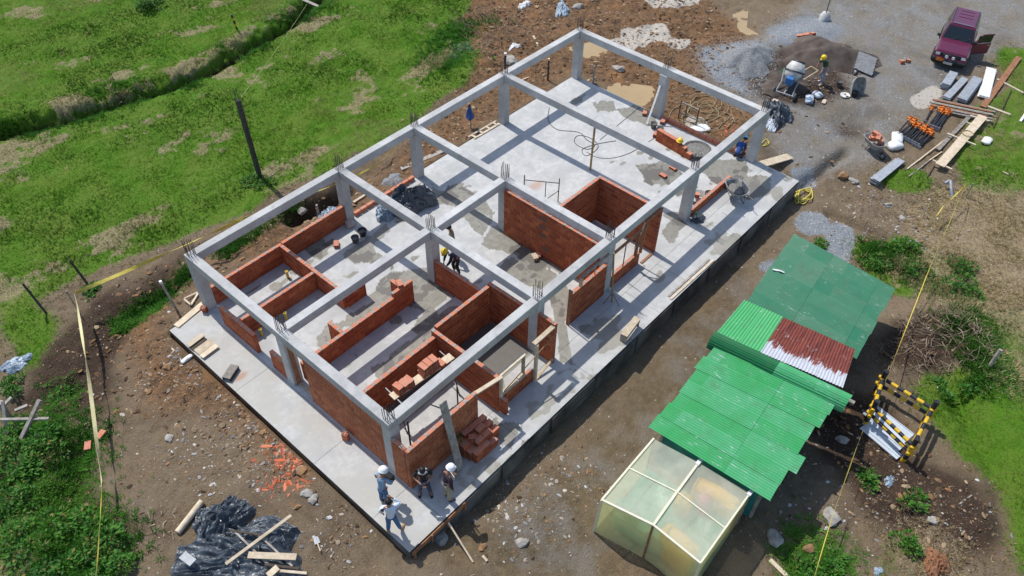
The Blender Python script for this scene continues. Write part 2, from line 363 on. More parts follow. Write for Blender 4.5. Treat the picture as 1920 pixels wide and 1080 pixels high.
pale = P([(28.43,11.86,-0.21),(30.09,10.63,-0.24),(29.26,9.35,-0.25),(27.02,9.57,-0.23),(26.64,10.73,-0.21)], [(26.02,11.74,-0.19),(27.41,12.05,-0.21),(26.58,9.98,-0.22),(25.92,10.21,-0.2)], [(28.8,9.39,-0.25),(30.11,8.48,-0.27),(28.65,7.88,-0.25),(28.28,8.69,-0.25)], [(33.31,13.43,-0.23),(34.96,10.87,-0.29),(32.07,10.87,-0.25),(31.47,12.35,-0.21)], [(31.67,-2.95,-0.39),(34.99,-2.96,-0.34),(34.21,-3.57,-0.36),(31.62,-3.54,-0.42)],
         [(23.08,3.95,-0.14),(23.2,2.82,-0.13),(22.45,2.65,-0.12),(22.33,3.77,-0.13)], soft=2)
# relief
rough = np.clip(0.6 + clay * 0.8 + dark * 0.9, 0, 1.4) * (1 - 0.6 * gravel) * (1 - 0.5 * wet)
H = N3 * 0.085 * rough + N2 * 0.13 * rough + N1 * 0.12 * np.clip(grass + 0.3, 0, 1)
H += grass * N3 * 0.05
N5 = np.abs(fbm(X, Y, 2.2, 91, 4)); H += (dark * .16 + clay * .09) * (.25 - N5) * (1 - grass)
# ditch between the two meadows, and its branch
DITCH = [(-2.41,28.56,-0.25),(-0.06,27.24,-0.24),(2.89,26.37,-0.25),(5.67,25.87,-0.28),(7.96,25.23,-0.29),(10.13,25.15,-0.28),(12.9,25.77,-0.26),(15.55,25.96,-0.25),(19.07,27.52,-0.29),(25.17,29.68,-0.29)]
dm = seg(X + .45 * N2, Y + .35 * N3, DITCH, 0.40)
H -= dm * 1.2
H += seg(X, Y, [(p[0] + 0.25, p[1] + 1.15) for p in DITCH], 0.6) * 0.15
# dug trench along the left side of the slab
TR = [(5.29,12.28,-0.12),(6.18,12.17,-0.12),(7.42,12.1,-0.1),(8.24,12.18,-0.1)]
tm = seg(X, Y, TR, 0.35)
H -= tm * 0.8
H += seg(X, Y, [(4.54,12.18,-0.11),(6.38,13.16,-0.13),(8.49,12.86,-0.12)], 0.5) * 0.25
# gully at the lower left
GL = [(-6.73,11.54,-0.26),(-5.62,11.13,-0.24),(-4.49,10.88,-0.21),(-3.63,11.54,-0.21),(-2.04,12.5,-0.25),(-0.58,12.68,-0.2)]
glm = seg(X, Y, GL, 0.6)
H -= glm * 0.35
GL2 = [(-6.32,8.04,-0.3),(-7.28,6.56,-0.29),(-8.67,4.83,-0.3)]
H -= seg(X, Y, GL2, 0.4) * 0.35
H -= blob(X, Y, (28.75,-1.79,-0.5), 1.0) * 0.35
H -= seg(X, Y, [(22.87,-2.09,-0.84),(24.44,-2.31,-0.69),(26.44,-2.51,-0.61)], 0.25) * 0.45
H -= seg(X, Y, [(22.15,-4.03,-0.85),(22.26,-5.23,-0.83),(22.22,-6.46,-0.83)], 0.25) * 0.35
H -= seg(X, Y, [(18.14,-10.92,-0.6),(16.6,-10.73,-0.62),(15.29,-12.05,-0.7),(13.64,-13.96,-0.8),(11.69,-15.15,-0.85)], 0.35) * 0.3
H += blob(X, Y, (17.66,-10.4,-0.6), 1.6) * 0.35
H += blob(X, Y, (29.97,5,-0.31), 1.5, 1.2) * 0.4
H += seg(X, Y, [(32.33,5.02,-0.33),(36.52,3.26,-0.35),(36.19,0.55,-0.34)], 0.8) * 0.2
H += blob(X, Y, (0.46,-3.38,-0.79), 1.3, 0.8) * 0.12 + blob(X, Y, (2.45,-3.6,-0.91), 1.6, 1.1) * 0.10
H += blob(X, Y, (-7.1,8.6,-0.3), 1.5, 1.8) * 0.3 + blob(X, Y, (-8.25,5.33,-0.29), 1.4, 1.4) * 0.3
H += seg(X, Y, [(18.81,-10.87,-0.6),(16.37,-13.3,-0.63),(14.17,-15.14,-0.78)], 1.6) * 0.5
H += seg(X, Y, [(9.39,13.93,-0.14),(13.05,13.62,-0.12),(18.02,14.57,-0.14),(22.86,16.79,-0.19)], 1.0) * 0.2
# puddle basins
PUD = [[(22.78,8.92,-0.14),(23.47,8.08,-0.15),(23.95,7.24,-0.17),(23.63,6.63,-0.15),(22.88,6.4,-0.14),(22.37,6.46,-0.14),(22.19,7.15,-0.15),(22.3,8.22,-0.14)],
       [(24.26,12.65,-0.14),(25.91,12.02,-0.18),(25.77,11,-0.18),(24.77,11.14,-0.15),(23.7,11.4,-0.11),(23.72,11.95,-0.12)],
       [(34.53,8.46,-0.31),(34.79,7.74,-0.32),(33.34,6.97,-0.32),(33.13,6.15,-0.33),(32.45,6.17,-0.32),(32.64,7.25,-0.31)]]
pm = np.zeros(X.shape)
for p in PUD: pm = np.maximum(pm, blur(inpoly(X + 0.2 * N2, Y + 0.2 * N2, p), 2))
inslab = blur(((X > -1.5) & (X < 22.1) & (Y > -2.2) & (Y < 10.6)).astype(float), 1)
near = np.exp(-np.maximum(0, np.maximum(np.maximum(-1.5 - X, X - 22.2), np.maximum(-2.2 - Y, Y - 10.6))) / 0.35)
H *= (1 - 0.8 * near)
Z = Z + H
lvl = []
for p in PUD:
    mk = inpoly(X, Y, p) > 0; lv = float(np.median(Z[mk])); lvl.append(lv)
    mk2 = blur(inpoly(X, Y, p), 4); Z = Z * (1 - mk2) + (lv - 0.0) * mk2
    Z -= blur(inpoly(X + 0.25 * N2, Y + 0.25 * N2, p), 2) * 0.06
Z = np.where(inslab > 0.4, np.minimum(Z, -0.5), Z)
dry = dry * np.clip(1 - 1.5 * dm, 0, 1)
dark = np.clip(dark + dm * 1.2 + tm * 0.5 + glm * 0.35, 0, 1)
grass = np.clip(grass * (1 - dm * 1.0) - tm - 0.6 * np.clip(N2 * 3 - 1.4, 0, 1), 0, 1)
nx, ny = X.shape
def grid_mesh(name, X, Y, Z, attrs, m):
    nx, ny = X.shape
    me = bpy.data.meshes.new(name)
    co = np.stack([X, Y, Z], -1).reshape(-1, 3)
    i = np.arange(nx * ny).reshape(nx, ny)
    q = np.stack([i[:-1, :-1], i[1:, :-1], i[1:, 1:], i[:-1, 1:]], -1).reshape(-1, 4)
    me.vertices.add(len(co)); me.vertices.foreach_set('co', co.ravel())
    me.loops.add(q.size); me.loops.foreach_set('vertex_index', q.ravel())
    me.polygons.add(len(q)); me.polygons.foreach_set('loop_start', np.arange(0, q.size, 4))
    me.polygons.foreach_set('use_smooth', np.ones(len(q), bool))
    for k, A in attrs.items():
        a = me.attributes.new(k, 'FLOAT', 'POINT'); a.data.foreach_set('value', np.clip(A, 0, 1).astype(np.float32).ravel())
    me.update(); me.validate(); me.materials.append(m)
    return me

def ground_material():
    m, nt, b = base_mat('site_ground'); p = wpos(nt)
    def at(n):
        a = nn(nt, 'ShaderNodeAttribute', attribute_name=n); return a.outputs['Fac']
    n1 = noise(nt, p, 0.7, 6, 0.65); n2 = noise(nt, p, 4, 6, 0.7); n3 = noise(nt, p, 16, 5, 0.75); n4 = noise(nt, p, 50, 3, 0.7)
    vo = nn(nt, 'ShaderNodeTexVoronoi'); vo.inputs['Scale'].default_value = 13; nt.links.new(p, vo.inputs['Vector'])
    vo2 = nn(nt, 'ShaderNodeTexVoronoi'); vo2.inputs['Scale'].default_value = 34; nt.links.new(p, vo2.inputs['Vector'])
    def edge(a, w=0.35, lo=0.42, hi=0.58):
        s = mth(nt, 'ADD', at(a), mth(nt, 'MULTIPLY', mth(nt, 'SUBTRACT', mth(nt, 'MULTIPLY_ADD', n2, 0.5, mth(nt, 'MULTIPLY', n3, 0.5)), 0.5), w * 3))
        return ramp(nt, s, lo, hi)
    dirt = mix(nt, ramp(nt, n2, 0.3, 0.7), (0.13, 0.088, 0.048), (0.27, 0.19, 0.11))
    dirt = mix(nt, ramp(nt, n1, 0.35, 0.65), dirt, (0.235, 0.18, 0.12))
    dirt = mix(nt, ramp(nt, n3, 0.45, 0.75), dirt, (0.25, 0.20, 0.145))
    nL = noise(nt, p, 0.35, 5, 0.7, 0.5)
    dirt = mix(nt, mth(nt, 'MULTIPLY', ramp(nt, nL, 0.5, 0.62), 0.6), dirt, mix(nt, n3, (0.07, 0.048, 0.03), (0.17, 0.12, 0.075)))
    clayc = mix(nt, ramp(nt, n2, 0.35, 0.68), (0.09, 0.046, 0.022), (0.29, 0.155, 0.07))
    clayc = mix(nt, ramp(nt, n1, 0.52, 0.68), clayc, (0.30, 0.135, 0.045))
    clayc = mix(nt, ramp(nt, n3, 0.5, 0.8), clayc, (0.30, 0.22, 0.15))
    col = mix(nt, mth(nt, 'MULTIPLY', edge('clay', 0.5, 0.2, 0.8), 0.85), dirt, clayc)
    grav = mix(nt, ramp(nt, n3, 0.35, 0.7), (0.165, 0.16, 0.15), (0.38, 0.375, 0.36))
    grav = mix(nt, ramp(nt, n1, 0.4, 0.62), grav, mix(nt, n2, (0.15, 0.125, 0.092), (0.32, 0.28, 0.22)))
    grav = mix(nt, mth(nt, 'MULTIPLY', ramp(nt, nL, 0.52, 0.66), 0.6), grav, mix(nt, n3, (0.08, 0.072, 0.065), (0.19, 0.18, 0.17)))
    grav = mix(nt, ramp(nt, vo2.outputs['Distance'], 0.0, 0.25, (0.5, 0.5, 0.5, 1), (0, 0, 0, 1)), grav, (0.34, 0.34, 0.33))
    col = mix(nt, edge('gravel', 0.6, 0.25, 0.75), col, grav)
    bl = mix(nt, ramp(nt, vo2.outputs['Distance'], 0.05, 0.55), (0.50, 0.55, 0.60), (0.22, 0.245, 0.27))
    col = mix(nt, mth(nt, 'MULTIPLY', edge('blue', 0.25, 0.25, 0.5), 0.95), col, bl)
    wetc = mix(nt, ramp(nt, n2, 0.3, 0.75), (0.085, 0.062, 0.032), (0.23, 0.175, 0.10))
    wetc = mix(nt, ramp(nt, n1, 0.45, 0.6), wetc, mix(nt, n3, (0.13, 0.115, 0.095), (0.30, 0.275, 0.235)))
    col = mix(nt, mth(nt, 'MULTIPLY', edge('wet', 0.4, 0.2, 0.8), 0.85), col, wetc)
    dk = mix(nt, ramp(nt, n3, 0.35, 0.7), (0.028, 0.017, 0.011), (0.098, 0.062, 0.042))
    col = mix(nt, mth(nt, 'MULTIPLY', edge('dark', 0.3, 0.2, 0.6), 0.92), col, dk)
    col = mix(nt, edge('pale', 0.25, 0.42, 0.52), col, (0.55, 0.50, 0.43))
    # pebble flecks
    fl = mth(nt, 'MULTIPLY', ramp(nt, vo.outputs['Distance'], 0.10, 0.16, (1, 1, 1, 1), (0, 0, 0, 1)), ramp(nt, n2, 0.5, 0.62))
    col = mix(nt, mth(nt, 'MULTIPLY', fl, 0.55), col, (0.42, 0.38, 0.32))
    straw = mix(nt, ramp(nt, n3, 0.3, 0.75), (0.20, 0.145, 0.085), (0.54, 0.43, 0.28))
    drm = edge('dry', 0.6, 0.35, 0.75)
    gr = mix(nt, ramp(nt, n3, 0.3, 0.72), (0.045, 0.13, 0.006), (0.125, 0.27, 0.015))
    gr = mix(nt, ramp(nt, n1, 0.38, 0.66), gr, mix(nt, n3, (0.08, 0.16, 0.014), (0.2, 0.27, 0.04)))
    g = mix(nt, mth(nt, 'MULTIPLY', drm, 0.75), gr, straw)
    col2 = mix(nt, mth(nt, 'MULTIPLY', drm, 0.85), col, straw)
    col = mix(nt, edge('grass', 0.45, 0.4, 0.6), col2, g)
    nt.links.new(col, b.inputs['Base Color'])
    rr = ramp(nt, mth(nt, 'ADD', at('wet'), mth(nt, 'MULTIPLY', n1, 0.4)), 0.7, 1.2, (0.95, 0.95, 0.95, 1), (0.5, 0.5, 0.5, 1))
    nt.links.new(rr, b.inputs['Roughness'])
    b.inputs['Specular IOR Level'].default_value = 0.25
    h = mth(nt, 'ADD', mth(nt, 'MULTIPLY', n2, 1.2), mth(nt, 'ADD', n3, mth(nt, 'MULTIPLY', n4, 0.5)))
    bump(nt, b, h, 0.8, 0.07)
    return m
M_GROUND = ground_material()
ground = link('ground', grid_mesh('ground', X, Y, Z, dict(grass=grass, dry=dry, gravel=gravel, blue=blue, dark=dark, clay=clay, wet=wet, pale=pale), M_GROUND))
tag(ground, kind='structure')
def sample(A, x, y):
    x = np.asarray(x, float); y = np.asarray(y, float)
    i = np.clip((x + 13) / STEP + 5, 5, nx - 7); j = np.clip((y + 19) / STEP + 5, 5, ny - 8)
    a = i.astype(int); c = j.astype(int); fx = i - a; fy = j - c
    return (A[a, c] * (1 - fx) + A[a + 1, c] * fx) * (1 - fy) + (A[a, c + 1] * (1 - fx) + A[a + 1, c + 1] * fx) * fy
def gh(x, y): return float(sample(Z, x, y))
def G(p, dz=0.0): return (p[0], p[1], gh(p[0], p[1]) + dz)

# puddles
m, nt, b = base_mat('muddy_water')
nt.links.new(mix(nt, noise(nt, wpos(nt), 1.2), (0.36, 0.25, 0.12), (0.46, 0.34, 0.18)), b.inputs['Base Color'])
b.inputs['Roughness'].default_value = 0.12
bump(nt, b, noise(nt, wpos(nt), 3), 0.05, 0.01)
M_WATER = m
for k, p in enumerate(PUD):
    cx = sum(q[0] for q in p) / len(p); cy = sum(q[1] for q in p) / len(p)
    mb = MB(); n = 28
    mb.add([(cx + (q[0] - cx) * 1.25, cy + (q[1] - cy) * 1.25, lvl[k] - 0.022) for q in p], [tuple(range(len(p)))])
    tag(mb.build('puddle', M_WATER), kind='structure')

# ---------------------------------------------------------------- scatter
def scatter(name, P0, S, A, tmpl_v, tmpl_f, cols, material, smooth=False, tilt=None):
    n = len(P0); k = len(tmpl_v); tv = np.array(tmpl_v, float)
    V = tv[None] * S[:, None, :]
    c = np.cos(A)[:, None]; s = np.sin(A)[:, None]
    if tilt is not None:
        V = V.copy(); V[:, :, 0] += V[:, :, 2] * tilt[:, None, 0]; V[:, :, 1] += V[:, :, 2] * tilt[:, None, 1]
    x = V[:, :, 0] * c - V[:, :, 1] * s; y = V[:, :, 0] * s + V[:, :, 1] * c
    V = np.stack([x, y, V[:, :, 2]], -1) + P0[:, None, :]
    F = (np.array(tmpl_f)[None] + (np.arange(n) * k)[:, None, None]).reshape(-1, len(tmpl_f[0]))
    me = bpy.data.meshes.new(name)
    me.vertices.add(n * k); me.vertices.foreach_set('co', V.ravel())
    L = F.shape[1]
    me.loops.add(F.size); me.loops.foreach_set('vertex_index', F.ravel().astype(np.int32))
    me.polygons.add(len(F)); me.polygons.foreach_set('loop_start', np.arange(0, F.size, L).astype(np.int32))
    me.polygons.foreach_set('use_smooth', np.full(len(F), smooth))
    a = me.attributes.new('tint', 'FLOAT_COLOR', 'POINT')
    C4 = np.ones((n, k, 4), np.float32); C4[:, :, :3] = cols[:, None, :]
    a.data.foreach_set('color', C4.ravel())
    me.update(); me.validate(); me.materials.append(material)
    return tag(link(name, me), kind='stuff')
def tint_mat(name, rough=0.85, trans=0.0):
    m, nt, b = base_mat(name)
    a = nn(nt, 'ShaderNodeAttribute', attribute_name='tint')
    nt.links.new(a.outputs['Color'], b.inputs['Base Color']); b.inputs['Roughness'].default_value = rough
    b.inputs['Specular IOR Level'].default_value = 0.2
    if trans:
        t = nn(nt, 'ShaderNodeBsdfTranslucent'); nt.links.new(a.outputs['Color'], t.inputs[0])
        s = nn(nt, 'ShaderNodeMixShader'); s.inputs[0].default_value = trans
        nt.links.new(b.outputs[0], s.inputs[1]); nt.links.new(t.outputs[0], s.inputs[2])
        nt.links.new(s.outputs[0], nt.nodes['Material Output'].inputs[0])
    return m
M_TINT = tint_mat('pebble_stone'); M_LEAF = tint_mat('grass_blade', 0.7, 0.35)
def pick(n, dens, box=(-12, 51, -18, 43)):
    """n points with probability dens(x, y); only where nothing of the slab is"""
    out = []
    tot = 0
    while tot < n:
        x = rng.uniform(box[0], box[1], n); y = rng.uniform(box[2], box[3], n)
        d = dens(x, y); s = (x > -1.7) & (x < 22.3) & (y > -2.3) & (y < 10.75)
        k = (rng.random(n) < d) & ~s
        out.append(np.stack([x[k], y[k]], 1)); tot += int(k.sum())
    return np.concatenate(out)[:n]
CM = np.array(cam.matrix_world)
def vis(x, y):
    # keep the scatter to the site and a margin around what the view covers
    d = np.stack([x - CM[0, 3], y - CM[1, 3], np.full(np.shape(x), -.3 - CM[2, 3])], -1) @ CM[:3, :3]
    u = d[..., 0] / -d[..., 2] * 28.508 / 18; v = d[..., 1] / -d[..., 2] * 28.508 / 18
    return (np.abs(u) < 1.12) & (np.abs(v) < .66)
OCT_V = [(1, 0.1, 0), (0.2, .8, 0.1), (-1, -.1, 0), (0.1, -.9, 0), (0.25, 0.15, 0.75), (0, 0, -0.5), (0.55, 0.6, 0.35), (-0.8, 0.6, 0.3), (-0.45, -0.8, 0.3), (0.85, -0.55, 0.25)]
OCT_F = [(0, 6, 4), (6, 1, 4), (1, 7, 4), (7, 2, 4), (2, 8, 4), (8, 3, 4), (3, 9, 4), (9, 0, 4)]
g_ = lambda A: (lambda x, y: sample(A, x, y))
def stones(name, n, dens, r0, r1, pal, sink=0.2, flat=0.6, asp=(0.8, 1.35), box=(-12, 51, -18, 43)):
    q = pick(n, lambda x, y: dens(x, y) * vis(x, y), box)
    r = r0 * (r1 / r0) ** (rng.random(n) ** 3.2)
    S = np.stack([r * rng.uniform(asp[0], asp[1], n), r * rng.uniform(0.45, 1.0, n), r * rng.uniform(0.4, 1, n) * flat * 1.4], 1)
    z = sample(Z, q[:, 0], q[:, 1]) + r * (0.3 - sink)
    pal = np.array(pal, float); c = pal[rng.integers(0, len(pal), n)] * rng.uniform(0.7, 1.25, (n, 1))
    return scatter(name, np.column_stack([q, z]), S, rng.uniform(0, 6.28, n), OCT_V, OCT_F, c, M_TINT)
PALE = [(0.40, 0.35, 0.28), (0.52, 0.47, 0.4), (0.28, 0.22, 0.16), (0.22, 0.16, 0.11), (0.30, 0.19, 0.10), (0.26, 0.23, 0.19), (.2, .15, .11)]
GREYS = [(0.3, 0.3, 0.3), (0.4, 0.41, 0.42), (0.22, 0.22, 0.23), (0.5, 0.5, 0.49)]
BROWN = [(0.13, 0.08, 0.045), (0.19, 0.115, 0.065), (0.27, 0.15, 0.07), (0.09, 0.058, 0.036), (0.33, 0.24, 0.15)]
nog = lambda x, y: np.clip(1 - 1.3 * sample(grass, x, y), 0.02, 1) * (1 - np.clip(sample(pm, x, y) * 3, 0, 1))
stones('loose_pebbles', 26000, lambda x, y: nog(x, y) * (0.25 + 0.75 * np.clip(fbm(x, y, 0.8, 77) * 2 + 0.4, 0, 1)) * (1 - 0.5 * sample(wet, x, y)), 0.009, 0.05, PALE)
stones('loose_clods', 20000, lambda x, y: nog(x, y) * np.clip(sample(clay, x, y) + sample(dark, x, y) * 0.6, 0, 1), 0.015, 0.13, BROWN)
stones('gravel_chips', 30000, lambda x, y: nog(x, y) * np.clip(sample(blue, x, y) * 1.0 + 0.12 * sample(gravel, x, y), 0, 1), 0.010, 0.038, GREYS)
rub = lambda x, y: np.clip(blob(x, y, (2,-3.09,-0.94), 1.4, 1.5) + blob(x, y, (4.18,-3.49,-0.91), 1.0, 1.2) * 0.7 + blob(x, y, (23.64,-6.2,-0.83), 1.6, 2.0) * 1.2 + blob(x, y, (-2.33,5.3,-0.11), 2.2, 1.4) + blob(x, y, (-2.27,8.87,-0.12), 1.2, 1.0) + blob(x, y, (-1.21,9.52,-0.12), 0.8) + blob(x, y, (-2.39,-0.16,-0.22), 0.9, 0.7) + blob(x, y, (-2.47,3.64,-0.1), 1.2) + blob(x, y, (9.13,-11.24,-0.89), 3, 3) * 0.25, 0, 1)
stones('rubble_stones', 6500, rub, 0.012, 0.085, PALE + GREYS + BROWN)
# broken red brick chips
chip = lambda x, y: np.clip(blob(x, y, (-1.72,3.12,-0.11), 0.7, 0.6) + blob(x, y, (-2.37,2.43,-0.15), 0.6, 0.45) * 0.8 + blob(x, y, (23.33,2.15,-0.18), 0.6, 0.4) * 0.5, 0, 1)
stones('brick_rubble', 300, lambda x, y: chip(x, y), 0.02, 0.085, [(0.50, 0.13, 0.065), (0.40, 0.10, 0.05), (0.58, 0.20, 0.11)], box=(-6, 26, -5, 12), asp=(1.2, 3.0), flat=.35)

# grass tufts: three crossed blades leaning out
GV = []; GF = []
for k in range(5):
    a = 2 * math.pi * k / 5 + 0.3 * (k % 2); ca, sa = math.cos(a), math.sin(a); o = len(GV)
    GV += [(-0.10 * sa + 0.1 * ca, 0.10 * ca + 0.1 * sa, 0), (0.10 * sa + 0.1 * ca, -0.10 * ca + 0.1 * sa, 0), (ca * (0.55 + 0.2 * (k % 2)), sa * (0.55 + 0.2 * (k % 2)), 0.85 - 0.2 * (k % 3))]
    GF.append((o, o + 1, o + 2))
def tufts(name, n, dens, h0, h1, pal, box=(-12, 51, -18, 43), w=1.0):
    q = pick(n, lambda x, y: dens(x, y) * vis(x, y), box)
    h = rng.uniform(h0, h1, n) * (0.7 + 0.9 * np.clip(fbm(q[:, 0], q[:, 1], 0.9, 5) + 0.5, 0, 1))
    S = np.stack([h * w * rng.uniform(0.8, 1.3, n), h * w * rng.uniform(0.8, 1.3, n), h], 1)
    z = sample(Z, q[:, 0], q[:, 1]) - 0.01
    pal = np.array(pal, float)
    t = np.clip(fbm(q[:, 0] * .6 + q[:, 1] * .3, q[:, 1], 0.28, 55, 5) * 1.75 + 0.45 + rng.normal(0, 0.10, n), 0, 0.999)
    c = pal[(t * len(pal)).astype(int)] * rng.uniform(0.82, 1.18, (n, 1))
    dr = sample(dry, q[:, 0], q[:, 1]) * 0.9
    st = np.array([(0.50, 0.41, 0.22)]) * rng.uniform(0.5, 1.25, (n, 1))
    isd = (rng.random(n) < dr * 0.8)[:, None]
    c = np.where(isd, st, c)
    return scatter(name, np.column_stack([q, z]), S, rng.uniform(0, 6.28, n), GV, GF, c, M_LEAF, tilt=rng.normal(0, 0.25, (n, 2)))
GREEN = [(0.040, 0.11, 0.007), (0.065, 0.18, 0.009), (0.10, 0.245, 0.012), (0.145, 0.30, 0.016), (0.19, 0.31, 0.035), (0.34, 0.31, 0.13)]
gdens = lambda x, y: np.clip(sample(grass, x, y) * 1.15, 0, 1)
tufts('meadow_grass', 175000, gdens, 0.035, 0.085, GREEN, w=0.9)
tufts('dry_straw_grass', 9000, lambda x, y: sample(dry, x, y) * (sample(grass, x, y) < 0.6), 0.06, 0.13, [(0.52, 0.42, 0.27), (0.42, 0.33, 0.2), (0.26, 0.19, 0.11)])
weed = lambda x, y: np.clip(1.0 * blob(x, y, (-7.21,8.72,-0.29), 1.2, 1.4) + blob(x, y, (-8.35,5.45,-0.29), 1.3, 1.3) + 0.7 * seg(x, y, [(-2.38,12.48,-0.25),(0.35,12.69,-0.17)], 0.35) + 0.6 * seg(x, y, [(2.33,12.73,-0.14),(5.83,12.81,-0.13)], 0.3) + 0.45 * (1 - seg(x, y, DITCH, .35)) * seg(x, y, DITCH, 0.9) * np.clip(fbm(x, y, 0.6, 8) * 3, 0, 1)
       + 0.8 * seg(x, y, [(21.03,-6.78,-0.89),(21.15,-7.88,-0.87),(20.46,-9.04,-0.81)], 0.6) + 0.5 * seg(x, y, [(18.81,-10.87,-0.6),(17.06,-12.68,-0.62)], 0.8) + blob(x, y, (22.48,-9.53,-0.73), 0.4) + blob(x, y, (20.62,-10.23,-0.7), 0.5) + 0.7 * blob(x, y, (6.82,-11.32,-0.9), 0.9) + 0.5 * blob(x, y, (-5.55,10.89,-0.24), 0.5) + 0.4 * blob(x, y, (21.42,18.29,-0.18), 1.6, 0.8) + 0.3 * blob(x, y, (18.98,16.68,-0.17), 1.2, 1.2), 0, 1)
tufts('leafy_weeds', 26000, weed, 0.06, 0.18, [(0.04, 0.14, 0.012), (0.06, 0.2, 0.02), (0.09, 0.26, 0.03), (0.13, 0.3, 0.04)], w=1.1)

# ---------------------------------------------------------------- concrete slab
def slab_material():
    m, nt, b = base_mat('slab_concrete'); p = wpos(nt)
    a = nn(nt, 'ShaderNodeAttribute', attribute_name='damp').outputs['Fac']  # wet areas; on the south apron also painted shade
    t = nn(nt, 'ShaderNodeAttribute', attribute_name='tan').outputs['Fac']
    s = nn(nt, 'ShaderNodeAttribute', attribute_name='stain').outputs['Fac']
    n1 = noise(nt, p, 1.1, 6, 0.6, 0.3); n2 = noise(nt, p, 5, 5, 0.6); n3 = noise(nt, p, 30, 4, 0.6)
    dry = mix(nt, ramp(nt, n2, 0.3, 0.7), (0.455, 0.455, 0.44), (0.59, 0.59, 0.575))
    dry = mix(nt, mth(nt, 'MULTIPLY', ramp(nt, n1, 0.4, 0.6), 0.8), dry, (0.41, 0.415, 0.41))
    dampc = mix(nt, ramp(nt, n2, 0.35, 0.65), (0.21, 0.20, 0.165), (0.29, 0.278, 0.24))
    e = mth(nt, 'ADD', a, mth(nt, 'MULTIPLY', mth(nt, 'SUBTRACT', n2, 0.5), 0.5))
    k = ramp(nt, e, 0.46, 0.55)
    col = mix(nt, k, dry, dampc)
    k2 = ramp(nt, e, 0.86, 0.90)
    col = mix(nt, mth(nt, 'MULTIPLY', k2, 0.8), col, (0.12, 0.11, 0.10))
    col = mix(nt, mth(nt, 'MULTIPLY', t, 0.8), col, mix(nt, n1, (0.36, 0.34, 0.29), (0.52, 0.50, 0.44)))
    e2 = mth(nt, 'ADD', s, mth(nt, 'MULTIPLY', mth(nt, 'SUBTRACT', n2, 0.5), 0.6))
    col = mix(nt, mth(nt, 'MULTIPLY', ramp(nt, e2, 0.4, 0.8), 0.55), col, (0.42, 0.19, 0.10))
    col = mix(nt, mth(nt, 'MULTIPLY', ramp(nt, n3, 0.62, 0.75), 0.25), col, (0.3, 0.29, 0.27))
    nt.links.new(col, b.inputs['Base Color'])
    nt.links.new(ramp(nt, k, 0, 1, (0.85, 0.85, 0.85, 1), (0.5, 0.5, 0.5, 1)), b.inputs['Roughness'])
    b.inputs['Specular IOR Level'].default_value = 0.3
    bump(nt, b, mth(nt, 'ADD', n2, n3), 0.15, 0.01)
    return m
M_SLAB = slab_material()
bx = np.arange(-1.5, 22.11, 0.08); by = np.arange(-2.2, 10.47, 0.08)
